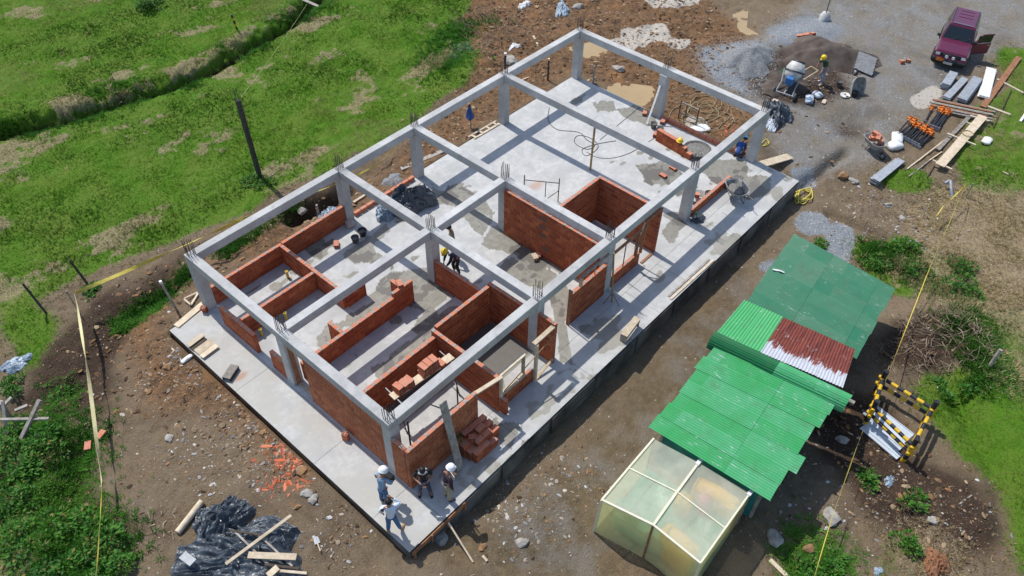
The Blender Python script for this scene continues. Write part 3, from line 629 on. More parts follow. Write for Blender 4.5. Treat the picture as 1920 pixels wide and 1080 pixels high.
def slab_attrs(SX_, SY_):
    n1 = fbm(SX_, SY_, 0.55, 101, 4); n2 = fbm(SX_ * 0.8 + 3, SY_ * 1.2, 1.5, 131, 3)
    d = np.zeros(SX_.shape)
    W_ = (SX_ + 0.35 * n2, SY_ + 0.35 * n2)
    def pl(*polys):
        A = np.zeros(SX_.shape)
        for p in polys: A = np.maximum(A, inpoly(W_[0], W_[1], p))
        return A
    d = pl([(10.74,5.8,0),(11.91,5.8,0),(11.38,4.14,0),(11.29,2.38,0),(10.35,1.62,0),(10.22,2.86,0),(9.84,3.94,0),(9.64,4.62,0),(9.54,5.42,0)],
           [(10.63,8.99,0),(11.81,8.53,0),(11.7,7.3,0),(11.32,6.18,0),(9.85,5.56,0),(10.16,6.93,0),(10.19,7.9,0)],
           [(4.4,6.38,0),(6.08,6.89,0),(7,5.9,0),(6.99,4.41,0),(6.79,3.38,0),(6.45,4.16,0),(5.15,3.98,0),(5.24,5.07,0),(4.13,5.47,0)],
           [(8.96,4,0),(10.27,3.48,0),(10.21,1.77,0),(9.74,0.59,0),(8.69,0.52,0),(9.35,1.86,0),(8.73,2.95,0)],
           [(9.06,1.34,0),(9.99,1.58,0),(9.67,0.67,0),(8.73,0.09,0),(8.35,0.49,0)],
           [(2.04,3.68,0),(3.92,3.79,0),(5.74,3.73,0),(7.14,3.42,0),(6.87,2.9,0),(5.63,3.07,0),(3.54,3.12,0),(1.99,3.06,0)],
           [(4.57,4.22,0),(5.56,4.12,0),(5.64,3.63,0),(4.48,3.56,0)], [(2.86,3.49,0),(3.78,3.38,0),(3.75,3.06,0),(2.82,3.18,0)],
           [(1.72,6.19,0),(2.76,6.57,0),(2.92,6.01,0),(2.36,5.48,0),(1.65,5.52,0)], [(2.66,6.29,0),(4.36,6.03,0),(4.27,5.33,-0),(2.82,5.74,0)],
           [(3.42,9.98,0),(4.51,9.7,0),(3.8,9.13,0)], [(4.47,10.66,0),(5.46,10.53,0),(5.74,9.53,0),(4.66,9.54,0)], [(5.23,8.92,0),(6.36,8.62,0),(6.26,6.93,0),(5.68,7.53,0)],
           [(4.09,1.8,0),(5.37,1.48,0),(5.35,0.43,0),(4.62,-0.48,0),(4.17,0.34,0)], [(6.2,0.94,0),(6.91,0.55,-0),(5.61,0.15,0)],
           [(18.02,3.83,0),(19.18,3.17,0),(19.02,1.63,0),(17.44,1.14,0),(18.2,2.5,0),(17.56,2.91,0)],
           [(20.85,1.38,0),(21.85,0.31,0),(20.48,-0.5,0),(19.5,0.55,0),(19.67,1.49,0)],
           [(19.99,0.03,0),(21.31,-0.55,0),(21.29,-1.37,0),(20.13,-1.76,0),(19.5,-1.07,0)],
           [(21.15,7.37,0),(22.05,6.42,0),(22.11,5.34,0),(21.1,5.11,0),(20.76,6.12,0)], [(20.62,8.29,0),(21.72,7.81,0),(21.05,7.14,0),(20.24,7.66,0)], [(20.26,9.35,0),(21.19,9.07,0),(20.26,8.68,0),(19.82,8.93,0)],
           [(3.48,-0.55,0),(3.97,-1.07,0),(4.01,-1.74,0),(3.01,-2.16,0),(3.02,-1.58,0)], [(8.56,0.67,0),(8.62,0.2,0),(7.24,-1.28,0),(6.93,-0.93,0)],
           [(16.39,0.71,0),(16.28,-0.17,0),(14.72,-0.41,0),(14.97,0.27,0)], [(17.71,3.03,0),(17.72,2.46,0),(17.28,2.38,0),(17.26,2.84,0)])
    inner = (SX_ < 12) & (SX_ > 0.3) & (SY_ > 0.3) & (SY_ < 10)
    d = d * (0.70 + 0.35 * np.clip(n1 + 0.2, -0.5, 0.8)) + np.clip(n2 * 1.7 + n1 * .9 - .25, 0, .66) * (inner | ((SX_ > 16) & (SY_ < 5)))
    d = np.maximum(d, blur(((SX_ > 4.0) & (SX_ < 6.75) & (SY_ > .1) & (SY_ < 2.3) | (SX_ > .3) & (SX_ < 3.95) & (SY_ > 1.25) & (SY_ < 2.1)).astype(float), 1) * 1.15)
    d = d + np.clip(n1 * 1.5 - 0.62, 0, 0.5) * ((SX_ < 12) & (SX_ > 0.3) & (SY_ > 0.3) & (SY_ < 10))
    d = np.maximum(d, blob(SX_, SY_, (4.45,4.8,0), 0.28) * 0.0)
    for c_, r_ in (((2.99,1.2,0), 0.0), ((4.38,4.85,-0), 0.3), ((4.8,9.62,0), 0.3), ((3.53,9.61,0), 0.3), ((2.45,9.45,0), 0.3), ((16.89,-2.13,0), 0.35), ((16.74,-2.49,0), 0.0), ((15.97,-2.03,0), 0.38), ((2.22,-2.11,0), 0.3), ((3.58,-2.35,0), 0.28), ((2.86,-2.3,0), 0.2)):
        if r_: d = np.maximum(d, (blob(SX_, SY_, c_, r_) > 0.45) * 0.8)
    tan = (SX_ < -0.085) * np.clip(0.7 + n1 + 0.6 * n2, 0, 1)
    tan = np.maximum(tan, blur((SY_ < -0.2).astype(float), 2) * np.clip(0.1 + n1 * 0.8, 0, 0.6))
    d = np.maximum(d, (SY_ < -.15) * np.clip(n1 * 1.2 + n2 * .9 - .02, 0, .6))  # grey apron patches: wet concrete and mottled shade, both painted into this mask
    d = np.maximum(d, (SX_ < -.085) * np.clip(n1 * .9 + n2 * .8 - .15, 0, .55))
    st = blob(SX_, SY_, (-0.99,6.79,0), 0.35, 0.18) + blob(SX_, SY_, (13.88,6.15,0), 0.7, 0.4) * 0.8 + blob(SX_, SY_, (20.86,3.66,0), 0.6, 0.5) * 0.7 + blob(SX_, SY_, (22.49,3.3,0), 1.2, 0.4) * 0.5 + blob(SX_, SY_, (20.48,-0.5,0), 0.9, 0.7) * 0.35
    return d, tan, st
slab = thing('concrete_slab', None, None); tag(slab, kind='structure')
SP = [(-1.5, -0.09, -2.2, -0.6), (-1.5, -0.09, -0.59, 2.2), (-1.5, -0.09, 2.21, 6.4), (-1.5, -0.09, 6.41, 10.46),
      (-0.08, 3.6, -2.2, -0.6), (3.61, 7.2, -2.2, -0.6), (7.21, 11.3, -2.2, -0.6), (11.31, 13.4, -2.2, -0.6), (13.41, 16.9, -2.2, -0.6), (16.91, 22.1, -2.2, -0.6),
      (-0.08, 10.87, -0.59, 10.5), (10.88, 22.1, -0.59, 10.6)]
for x0, x1, y0, y1 in SP:
    xs = np.arange(x0, x1, 0.08); xs = np.append(xs[:-1], x1); ys = np.arange(y0, y1, 0.08); ys = np.append(ys[:-1], y1)
    A, B = np.meshgrid(xs, ys, indexing='ij')
    Zs = 0.004 * fbm(A, B, 0.6, 200)
    if x0 < -1: Zs = np.where(A < -1.45, 0, Zs)
    edge_ = (A == x0) | (A == x1) | (B == y0) | (B == y1)
    Zs = np.where(edge_, -0.005, Zs)
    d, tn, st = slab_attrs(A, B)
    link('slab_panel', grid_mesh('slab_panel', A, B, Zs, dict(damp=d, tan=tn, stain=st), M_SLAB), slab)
# body of the slab below its surface, and its stained outer side
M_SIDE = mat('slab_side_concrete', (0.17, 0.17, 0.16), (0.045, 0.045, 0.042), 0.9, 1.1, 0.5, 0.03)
mb = MB()
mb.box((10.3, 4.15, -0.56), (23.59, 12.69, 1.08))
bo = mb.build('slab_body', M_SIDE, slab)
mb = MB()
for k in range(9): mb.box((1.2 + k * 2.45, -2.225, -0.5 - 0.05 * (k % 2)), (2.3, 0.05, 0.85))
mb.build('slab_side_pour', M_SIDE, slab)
for x, w in ((0.6, 0.9), (2.2, 0.5), (3.1, 0.35)):
    pass
# timber form left at the near corner
t = thing('formwork_board', 'reddish form board staked along the slab edge by the near corner', 'form board', (-0.6, -2.27, 0))
b_ = MB().bar((-0.85, 0, -0.10), (1.35, 0, -0.10), 0.03, 0.2).build('board', M_BROWNWOOD, t)
for x in (-0.8, -0.1, 0.55, 1.3): MB().bar((x, -0.04, 0.03), (x, -0.04, -0.35), 0.06, 0.05).build('stake', M_BROWNWOOD, t)

# ---------------------------------------------------------------- concrete frame
X1, X2, X3, X4 = 6.86, 10.88, 16.49, 22.22
HB, HT = 2.29, 2.64
frame = thing('unfinished_building', 'grey concrete skeleton of columns and roof beams standing on the slab', 'building')
def beam(p, q):
    (x0, y0), (x1, y1) = p, q
    L = (x1 - x0) if x1 - x0 > y1 - y0 else (y1 - y0)
    mb = MB(); mb.box(((x0 + x1) / 2, (y0 + y1) / 2, (HB + HT) / 2), (x1 - x0, y1 - y0, HT - HB))
    return mb.build('beam', M_CON, frame, bevel=0.012)
XS = [0.32, X1 - 0.16, X1 + 0.16, X2 - 0.16, X2 + 0.16, X3 - 0.16, X3 + 0.16, X4 - 0.32]
# transverse beams run through, longitudinal ones butt against them
for x0 in (0, X1 - 0.16, X2 - 0.16, X3 - 0.16, X4 - 0.32):
    beam((x0, 0.0), (x0 + 0.32, 5.2)); beam((x0, 5.202), (x0 + 0.32, 10.62))
for y0 in (0.0, 10.3):
    for k in range(0, 8, 2): beam((XS[k] + 0.002, y0), (XS[k + 1] - 0.002, y0 + 0.32))
for k in (0, 2): beam((XS[k] + 0.002, 5.14), (XS[k + 1] - 0.002, 5.46))
cols_ = [(x, y) for x in (0.19, X1, X2, X3, X4 - 0.19) for y in (0.19, 5.3, 10.43) if not (x == X3 and y == 5.3)]
for cx, cy in cols_:
    mb = MB(); w = 0.38
    mb.box((cx, cy, (HB - 0.002) / 2), (w, w, HB - 0.002))
    c = mb.build('column', M_CON, frame, bevel=0.01)
    rb = MB()
    for k in range(10):
        a = k * math.pi / 5; px, py = cx + 0.12 * max(-1, min(1, 1.4 * math.cos(a))), cy + 0.12 * max(-1, min(1, 1.4 * math.sin(a)))
        dx, dy = random.uniform(-.03, .03), random.uniform(-.03, .03)
        rb.tube([(px, py, HT - 0.02), (px + dx, py + dy, HT + random.uniform(.45, .72))], 0.011, 5)
    for zz in (0.12,):
        rb.bar((cx - .13, cy - .13, HT + zz), (cx + .13, cy - .13, HT + zz), .008, .008); rb.bar((cx + .13, cy - .13, HT + zz), (cx + .13, cy + .13, HT + zz), .008, .008)
    rb.build('rebar', M_REBAR, c)
# wooden door lining beside the second front column
t = thing('door_lining', 'brown wooden door lining standing between front column and tall brick wall', 'door frame', (0.17, 4.65, 0))
MB().box((0, 0.42, 1.0), (0.16, 0.04, 2.0)).build('jamb', M_BROWNWOOD, t)
MB().box((0, -0.42, 1.0), (0.16, 0.04, 2.0)).build('jamb', M_BROWNWOOD, t)
MB().box((0, 0, 2.03), (0.18, 0.92, 0.06)).build('head', M_TIMBER, t)
MB().box((0, 0, 0.02), (0.1, 0.8, 0.03)).build('threshold', M_TIMBER, t)

# ---------------------------------------------------------------- brickwork
def brick_material(name, c1, c2, c3, dash=0.0):
    m, nt, b = base_mat(name); p = wpos(nt)
    oi = nn(nt, 'ShaderNodeObjectInfo')
    col = mix(nt, oi.outputs['Random'], c1, c2)
    n1 = noise(nt, p, 7, 5, 0.65); n2 = noise(nt, scaled(nt, p, (1, 1, 0.3)), 26, 4, 0.6)
    col = mix(nt, ramp(nt, n1, 0.42, 0.7), col, c3)
    col = mix(nt, mth(nt, 'MULTIPLY', ramp(nt, n2, 0.58, 0.66), 0.35 + dash), col, (0.10, 0.045, 0.03))
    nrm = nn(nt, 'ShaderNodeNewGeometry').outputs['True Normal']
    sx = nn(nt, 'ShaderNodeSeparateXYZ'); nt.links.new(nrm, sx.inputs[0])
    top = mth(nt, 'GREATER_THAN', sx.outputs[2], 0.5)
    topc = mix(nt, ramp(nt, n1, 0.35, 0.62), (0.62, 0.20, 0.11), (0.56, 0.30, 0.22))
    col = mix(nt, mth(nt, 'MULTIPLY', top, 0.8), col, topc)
    nt.links.new(col, b.inputs['Base Color']); b.inputs['Roughness'].default_value = 0.85
    b.inputs['Specular IOR Level'].default_value = 0.2
    bump(nt, b, mth(nt, 'ADD', n1, n2), 0.3, 0.015)
    return m
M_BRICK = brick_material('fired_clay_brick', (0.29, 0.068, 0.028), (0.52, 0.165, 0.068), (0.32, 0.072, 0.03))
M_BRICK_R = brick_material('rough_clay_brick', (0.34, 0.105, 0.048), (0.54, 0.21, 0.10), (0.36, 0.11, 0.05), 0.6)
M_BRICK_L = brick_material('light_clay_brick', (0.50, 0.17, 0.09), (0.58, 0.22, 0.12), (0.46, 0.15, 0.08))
BL, BH, JT = 0.335, 0.2, 0.012
_bm = {}
def brick_mesh(L, h, t, m):
    k = (round(L, 2), h, t, m.name)
    if k not in _bm:
        mb = MB(); mb.box((0, 0, 0), (L - JT, t, h - JT)); _bm[k] = mb.mesh('brick', m, bevel=0.005)
    return _bm[k]
def brick_wall(label, axis, c, a, b, h, t=0.14, z0=0.0, m=None, gaps=(), name='brick_wall', step=None, group=None):
    """axis 'x': runs along x from a to b, its near face at y=c; 'y' likewise. step: (from, to, extra courses)"""
    m = m or M_BRICK; mm = M_MORTAR_L if 'closet' in label else M_MORTAR_D
    loc = ((a + b) / 2, c + t / 2, z0) if axis == 'x' else (c + t / 2, (a + b) / 2, z0)
    w = thing(name, label, 'brick wall', loc, group=group)
    L = b - a; n = max(1, round(h / BH)); ch = h / n
    rot = (0, 0, 0) if axis == 'x' else (0, 0, math.pi / 2)
    core = MB(); core.box((0, 0, h / 2 - 0.006), (L - 0.02, t - 0.018, h - 0.012)); core.build('mortar', mm, w, rot=rot)
    def put(s, e, z, j):
        if e - s < 0.05: return
        u = (s + e) / 2 - L / 2
        for g0, g1, gz0, gz1 in gaps:
            if g0 < u + L / 2 + a < g1 and gz0 < z < gz1: return
        o = link('brick', brick_mesh(e - s, ch if ch > .01 else BH, t + random.choice((0, 0, .004)), m), w)
        o.location = (u, random.uniform(-.002, .002), z) if axis == 'x' else (random.uniform(-.002, .002), u, z)
        o.rotation_euler = (0, 0, (0 if axis == 'x' else math.pi / 2) + random.uniform(-.006, .006))
    def course(s0, s1, z, off):
        e = s0; x = s0 - off
        while x < s1 - 0.01:
            s = max(x, s0); e = min(x + BL, s1)
            put(s, e, z, 0); x += BL
    for i in range(n): course(0, L, (i + .5) * ch, BL / 2 if i % 2 else 0)
    if step:
        s0, s1, k = step
        for i in range(k): course(s0, s1, (n + i + .5) * ch, BL / 2 if (n + i) % 2 else 0)
        core = MB(); core.box(((s0 + s1) / 2 - L / 2, 0, h + k * ch / 2 - .01), (s1 - s0 - .02, t - .02, k * ch - .01)); core.build('mortar', M_MORTAR, w, rot=rot)
    # mortar dabs along the top
    sm = MB(); x = BL * (0.5 if n % 2 == 0 else 1.0)
    while x < L - 0.05:
        zt = h + (step[2] * ch if step and step[0] < x < step[1] else 0)
        sm.box((x - L / 2 + random.uniform(-.02, .02), random.uniform(-.01, .01), zt), (random.uniform(.06, .13), t * random.uniform(.75, 1.0), .014), taper=.25)
        x += BL
    if sm.v: tag(sm.build('mortar_dabs', M_MORTAR, w, rot=rot), kind='stuff')
    return w
T = 0.14
brick_wall('low brick wall on the left slab edge next to the left front corner column', 'x', 10.28, 0.40, 3.59, 0.9)
brick_wall('low brick wall on the left slab edge ending at the second left column', 'x', 10.28, 3.60, 6.66, 0.92)
brick_wall('low cross wall between the left corner rooms, running in from the left edge', 'y', 3.45, 6.60, 10.27, 0.9)
brick_wall('short low wall stub under the middle beam, right of the yellow pipe stubs', 'x', 6.56, 3.60, 4.52, 0.9)
brick_wall('low brick wall parting the two small left front rooms', 'x', 8.15, 0.17, 3.44, 0.88)
brick_wall('low front wall near the left corner column, ending at an open gap', 'y', 0.02, 7.20, 9.28, 0.95)
brick_wall('narrow low brick pier left of the second front column', 'y', 0.02, 5.50, 6.32, 0.85)
brick_wall('long low brick wall through the front room with a raised far end', 'x', 5.0, 0.42, 5.52, 0.88, step=(4.15, 5.1, 1))
brick_wall('short brick pier with boards at the far end of the long low wall', 'y', 4.95, 5.15, 5.62, 1.1)
brick_wall('short low stub wall standing square off the long low front wall', 'y', 2.18, 5.15, 5.86, 0.88)
brick_wall('tall rough faced brick wall under the front beam, facing the front apron', 'y', 0.02, 0.39, 4.15, 2.28, m=M_BRICK_R)
brick_wall('brick return wall beside the near corner column', 'y', -0.03, -0.60, -0.01, 2.0, m=M_BRICK_R)
brick_wall('outer brick wall behind the standing men with a plank leaning on it', 'x', -0.75, -0.03, 2.95, 2.0, m=M_BRICK_R)
brick_wall('inner brick wall behind the scaffold plank carrying brick stacks', 'x', 2.08, 0.35, 3.88, 1.6)
brick_wall('brick cross wall between the two dark small rooms reaching the outer face', 'y', 3.9, -0.76, 2.33, 1.76)
brick_wall('chest high brick wall closing the dark room below the middle beam', 'x', 2.2, 4.06, 6.69, 1.85)
brick_wall('lower brick wall joined to the central column, behind the man in navy', 'y', 6.7, 2.36, 5.10, 1.2)
brick_wall('brick wall between the dark room and the open hall below a cross beam', 'y', 6.7, 0.39, 2.35, 1.9)
brick_wall('brick wall wing with a rough end standing outside the third right column', 'y', 6.7, -0.76, -0.01, 2.05)
brick_wall('knee high brick sill wall under the timber window opening', 'x', -0.75, 4.30, 5.70, 0.62)
brick_wall('small crumbling brick pier at the outer end of the cross wall', 'y', 3.9, -1.08, -0.78, 0.75, z0=0.1)
brick_wall('shoulder high outer brick wall with an upright board at its left end', 'x', -0.05, 8.55, 10.62, 1.6)
brick_wall('low outer brick sill wall under the log framed opening', 'x', -0.02, 11.08, 12.93, 0.62)
brick_wall('full height brick wall under the cross beam between middle and right columns', 'y', 10.6, 0.39, 5.10, 2.28,
           gaps=[(2.85, 3.1, 1.9, 2.1), (2.85, 3.1, 1.5, 1.7), (2.85, 3.1, 1.1, 1.3), (2.85, 3.1, .5, .7)])
brick_wall('back long brick wall of the tall roofless closet', 'x', 2.85, 10.75, 13.84, 2.2)
brick_wall('right brick wall of the tall roofless closet reaching the outer face', 'y', 13.85, -0.1, 2.99, 2.2)
brick_wall('two course brick wall beside the wheelbarrow on the right edge', 'x', -0.02, 16.72, 19.85, 0.4)
ORDC = ['first', 'second', 'third', 'fourth', 'fifth', 'sixth', 'seventh', 'eighth', 'ninth', 'tenth', 'eleventh', 'twelfth', 'thirteenth']
def loose_course(label, axis, c, a, b, n, m, group):
    L = (b - a) / n
    for i in range(n):
        u = a + (i + .5) * L
        o = link('hollow_brick', brick_mesh(L - .01, BH, .15, m))
        o.location = (u, c + .075, BH / 2) if axis == 'x' else (c + .075, u, BH / 2)
        o.rotation_euler = (0, 0, (0 if axis == 'x' else math.pi / 2) + random.uniform(-.03, .03))
        tag(o, '%s brick %s %s' % (ORDC[i], label, 'counted from left' if axis == 'x' else 'counted from right'), 'brick', group)
loose_course('in the single red row along the left slab edge,', 'x', 10.3, 7.15, 10.55, 10, M_BRICK_L, 'bricks in the row on the left slab edge')
loose_course('in the single red row along the far slab edge,', 'y', 21.85, 0.75, 5.0, 12, M_BRICK_L, 'bricks in the row on the far slab edge')

# ---------------------------------------------------------------- loose bricks
ORD = ['first', 'second', 'third', 'fourth', 'fifth', 'sixth', 'seventh', 'eighth', 'ninth', 'tenth', 'eleventh', 'twelfth', 'thirteenth', 'fourteenth', 'fifteenth', 'sixteenth']
def hollow_brick_mesh(m, L=.33, W=.2, H=.15):
    mb = MB(); mb.box((0, 0, 0), (L, W, H)); 
    for sx_ in (-1, 1):
        for a in (-.055, .055):
            for b in (-.036, .036): mb.box((sx_ * (L / 2 + .001), a, b), (.004, W * .34, H * .3), mi=1)
    return mb.mesh('hollow_brick', [m, M_DARKWOOD])
HBM = hollow_brick_mesh(M_BRICK_L); HBR = hollow_brick_mesh(M_BRICK)
def put_brick(p, rz, label, group=None, me=None, ry=0, rx=0):
    o = link('hollow_brick', me or HBM); o.location = p; o.rotation_euler = (rx, ry, rz)
    return tag(o, label, 'brick', group)
# scaffold plank inside the small front room, with two stacks
PZ = 1.5
t = thing('scaffold_plank', 'pale scaffold plank set across the small front room, carrying brick stacks', 'plank', (2.5, 1.3, PZ), math.atan2(-0.17, 2.05))
MB().box((0, 0, -.02), (2.5, .29, .04)).build('plank', M_PALE, t)
for x in (-1.15, 1.1):
    for s in (-1, 1): MB().bar((x, s * .1, -.05), (x + .05 * s, s * .55, -PZ), .03, .03).build('leg', M_REBAR, t)
    MB().bar((x, -.45, -.06), (x, .45, -.06), .035, .035).build('crossbar', M_STEEL, t)
g = 'bricks stacked on the scaffold plank'
for x, y, n, w_ in ((2.56, 1.3, 3, 'first column of the right hand stack'), (2.78, 1.28, 3, 'second column of the right hand stack'), (3.0, 1.27, 3, 'third column of the right hand stack'), (3.22, 1.2, 1, 'right end of the right hand stack'),
                    (1.55, 1.40, 2, 'first column of the left hand stack'), (1.76, 1.38, 2, 'second column of the left hand stack'), (1.96, 1.36, 2, 'third column of the left hand stack')):
    for k in range(n): put_brick((x, y + random.uniform(-.03, .03), PZ + .077 + k * .155), math.pi / 2 + random.uniform(-.08, .08), 'light red hollow brick on the scaffold plank, %s, %s' % (w_, 'lowest' if k == 0 and n > 1 else 'topmost' if k == n - 1 else 'middle'), g)
# heap of bricks by the leaning plank
g = 'bricks heaped outside the near right wall'
for r_i, (ly, row) in enumerate(((-.88, (4, 5, 5, 5)), (-1.09, (4, 4, 5, 4)), (-1.30, (3, 4, 4, 3)), (-1.51, (3, 3, 2)))):
    for c_i, n in enumerate(row):
        for k in range(n): put_brick((1.95 + .335 * c_i + .06 * r_i + random.uniform(-.015, .015), ly + random.uniform(-.01, .01), .077 + k * .153), random.uniform(-.05, .05), 'dark heap brick by the leaning plank, %s row, %s from left, %s' % (ORD[r_i], ORD[c_i], 'on top' if k == n - 1 else ORD[k] + ' layer'), g, HBR)
put_brick((2.2, -1.18, .75), .9, 'tilted brick on top of the heap beside the leaning plank', None, HBR, .5)
# wall like stack with the yellow helmet on it
g = 'bricks in the stack under the yellow helmet'
A0 = (20.33,4.23,0); B0 = (20.11,2.17,0)
dx, dy = (B0[0] - A0[0]), (B0[1] - A0[1]); LL = math.hypot(dx, dy); ang = math.atan2(dy, dx)
for k in range(4):
    nb = max(2, int(LL / .34) - max(0, k - 1))
    for i in range(nb):
        u = (.17 + .34 * i) / LL
        put_brick((A0[0] + dx * u, A0[1] + dy * u, .078 + .154 * k), ang + random.uniform(-.03, .03), 'dark red brick in the yellow helmet stack, %s layer, %s from the left' % (ORD[k], ORD[i]), g, HBR)
def helmet(name, label, m, loc, rz=0, parent=None):
    mb = MB()
    mb.lathe([(.165, 0), (.15, .012), (.135, .02), (.128, .07), (.105, .12), (.06, .15), (.002, .16)], 16)
    mb.ell((.1, 0, .008), (.1, .1, .01), 10, 4); mb.bar((-.12, 0, .13), (.11, 0, .135), .03, .04)
    o = mb.build(name, m, parent, loc=loc, rot=(0, 0, rz))
    if label: tag(o, label, 'helmet')
    return o
M_HY = mat('yellow_helmet_plastic', (0.85, 0.6, 0.02), (0.8, 0.55, 0.02), 0.3, 6, 0)
M_HW = mat('white_helmet_plastic', (0.85, 0.86, 0.87), (0.8, 0.81, 0.82), 0.3, 6, 0)
M_HB = mat('blue_helmet_plastic', (0.05, 0.35, 0.6), (0.04, 0.3, 0.55), 0.3, 6, 0)
helmet('safety_helmet', 'empty yellow safety helmet resting on the long brick stack', M_HY, (A0[0] + dx * .62, A0[1] + dy * .62, .62), .8)
put_brick((20.53,4.43,0.1), .3, 'single small brick standing just left of the long brick stack', None, HBR)
o = put_brick((-0.21,2.16,0.16), .4, 'upright hollow brick alone on the front apron, holes up', None, HBM, math.pi / 2)
put_brick((5.49,9.52,0.08), .9, 'brick lying alone on the floor of the left rear room')
put_brick((-0.1,10.3,0.12), .5, 'brick leaning at the foot of the left front corner column', None, HBR, 1.3)
put_brick((21.66,4.8,0.08), .3, 'brick between the two buckets at the far middle column')
put_brick((21.66,5.86,0.08), .5, 'brick on the far slab edge beside the straightedge')
put_brick((17.92,0.48,0.2), .5, 'brick tilted in the mortar tray by the third right column', None, HBM, .3)
put_brick((22.1,0.73,0.1), 1.1, 'brick at the foot of the far right corner column', None, HBR)
put_brick((5.04,5.19,1.15), 1.2, 'broken light brick on the short pier of the long low wall')
put_brick((10.54,3.15,0.08), .7, 'brick beside the little hollow block below the full height wall', None, HBR)
put_brick((10.33,3.17,0.1), 1.1, 'pale hollow block lying below the full height wall', None, hollow_brick_mesh(M_PALE))
for p, l in (((18.22,2.43,0.03), 'dark brick course end under the cross beam, nearer one'), ((18.98,2.4,0.03), 'dark brick course end under the cross beam, farther one')):
    put_brick(p, ang, l, None, HBR)
for p, n_, l in (((34.08,4.06,-0.34), 3, 'orange brick in the scatter by the gravel drift'), ((34.02,3.7,-0.34), 1, 'orange brick lying right of the scatter by the gravel drift'), ((33.7,3.7,-0.34), 1, 'orange brick standing behind the sand heap'), ((35.67,-1.21,-0.33), 2, 'orange broken brick alone on the yard left of the car')):
    for i in range(n_):
        q = G(p, .06); put_brick((q[0] + .35 * i, q[1] - .2 * i, q[2]), random.uniform(0, 3), l if n_ == 1 else '%s, %s' % (l, ORD[i] + ' from left'), None, HBM, .3)
put_brick(G((-5.43,8.26,-0.3), .05), .4, 'orange brick lying under the cream tape, farther one'); put_brick(G((-5.92,8.2,-0.3), .05), 1.0, 'orange brick piece left of the cream tape, nearer one')

# ---------------------------------------------------------------- boards and timber
def plank(name, label, cat, p, q, w, t, m, up=(0, 0, 1), group=None):
    p = Vector(p); q = Vector(q)
    c = (p + q) / 2; mb = MB(); mb.bar(p - c, q - c, w, t, up=up)
    return tag(mb.build(name, m, loc=c, bevel=min(t, w) * .08), label, cat, group)
def pg(p, q, dz=.03):
    a = G(p, dz); b = G(q, dz); return a, b
plank('leaning_plank', 'long grey plank leaning over the outer brick wall beside the brick heap', 'plank', (1.62, -0.60, 2.72), (1.46, -1.37, .02), .27, .045, M_GREYWOOD, up=(0, -1, .3))
plank('stick', 'thin pole slanting from the near slab edge down to the ground', 'pole', (-0.03,-2.25,-0.05), G((-0.27,-3.56,-0.73), .03), .05, .05, M_PALE)
a, b = (-1.24,10.42,0.03), (0.17,10.69,0.03)
plank('edge_board', 'pale board lying along the left slab corner', 'board', a, b, .26, .03, M_PALE)
for i, (a, b, w, l, z) in enumerate([((-1.48,9.22,0.12), (-0.83,9.28,0.12), .2, 'topmost bright board in the short stack on the left apron', 0),
        ((-1.48,9.08,0.06), (-0.85,9.13,0.06), .2, 'dark board under the bright one on the left apron', 0),
        ((-1.44,8.8,0.05), (-0.77,8.84,0.05), .34, 'wide pale board flat on the left apron edge', 0),
        ((-1.45,8.47,0.09), (-0.77,8.52,0.09), .22, 'slanted pale board overlapping the wide one on the left apron', 0)]):
    plank('short_board', l, 'board', a, b, w, .035, M_DARKWOOD if i == 1 else M_PALE)
t = thing('form_box', 'small dark form box at the apron edge beside an orange stain', 'box', (-1.17,7.11,0), .45)
MB().box((0, 0, .17), (.6, .3, .015)).build('lid', M_GREYWOOD, t)
for s in (-1, 1): MB().box((0, s * .14, .08), (.6, .02, .16)).build('side', M_BLACK, t)
MB().box((.29, 0, .08), (.02, .26, .16)).build('end', M_BLACK, t)
a, b = pg((-5.65,3.47,-0.29), (-4.59,3.76,-0.24), .1)
tag(MB().tube([a, Vector(a).lerp(Vector(b), .5), b], .10, 12).build('timber_log', M_PALE), 'peeled round log lying on bare earth above the black sheeting', 'log')
t = thing('triangle_frame', 'small triangular wooden frame lying left of the corner column', 'wooden frame', G((-0.04,11.33,-0.15), .04))
o_ = Vector(t.location)
for p, q in (((-0.24,11.51,-0.1), (0.31,11.42,-0.1)), ((0.27,11.37,-0.1), (-0.25,11.04,-0.1)), ((-0.25,11.04,-0.1), (-0.26,11.47,-0.1))):
    MB().bar(Vector(p) - o_ + Vector((0, 0, .03)), Vector(q) - o_ + Vector((0, 0, .03)), .07, .05).build('rail', M_PALE, t)
plank('ramp_board', 'wide weathered board ramp from the yard onto the far right slab corner', 'board', (21.96,-0.3,-0.02), G((24.16,-0.78,-0.58), .1), .45, .04, M_PALE)
plank('edge_board', 'long thin board on the right slab edge, outer one', 'board', (12.14,-2.08,0.02), (15.13,-2.13,0.02), .09, .03, M_PALE)
plank('edge_board', 'long thin board on the right slab edge, inner one', 'board', (12.21,-1.94,0.02), (15.04,-1.98,0.02), .08, .03, M_GREYWOOD)
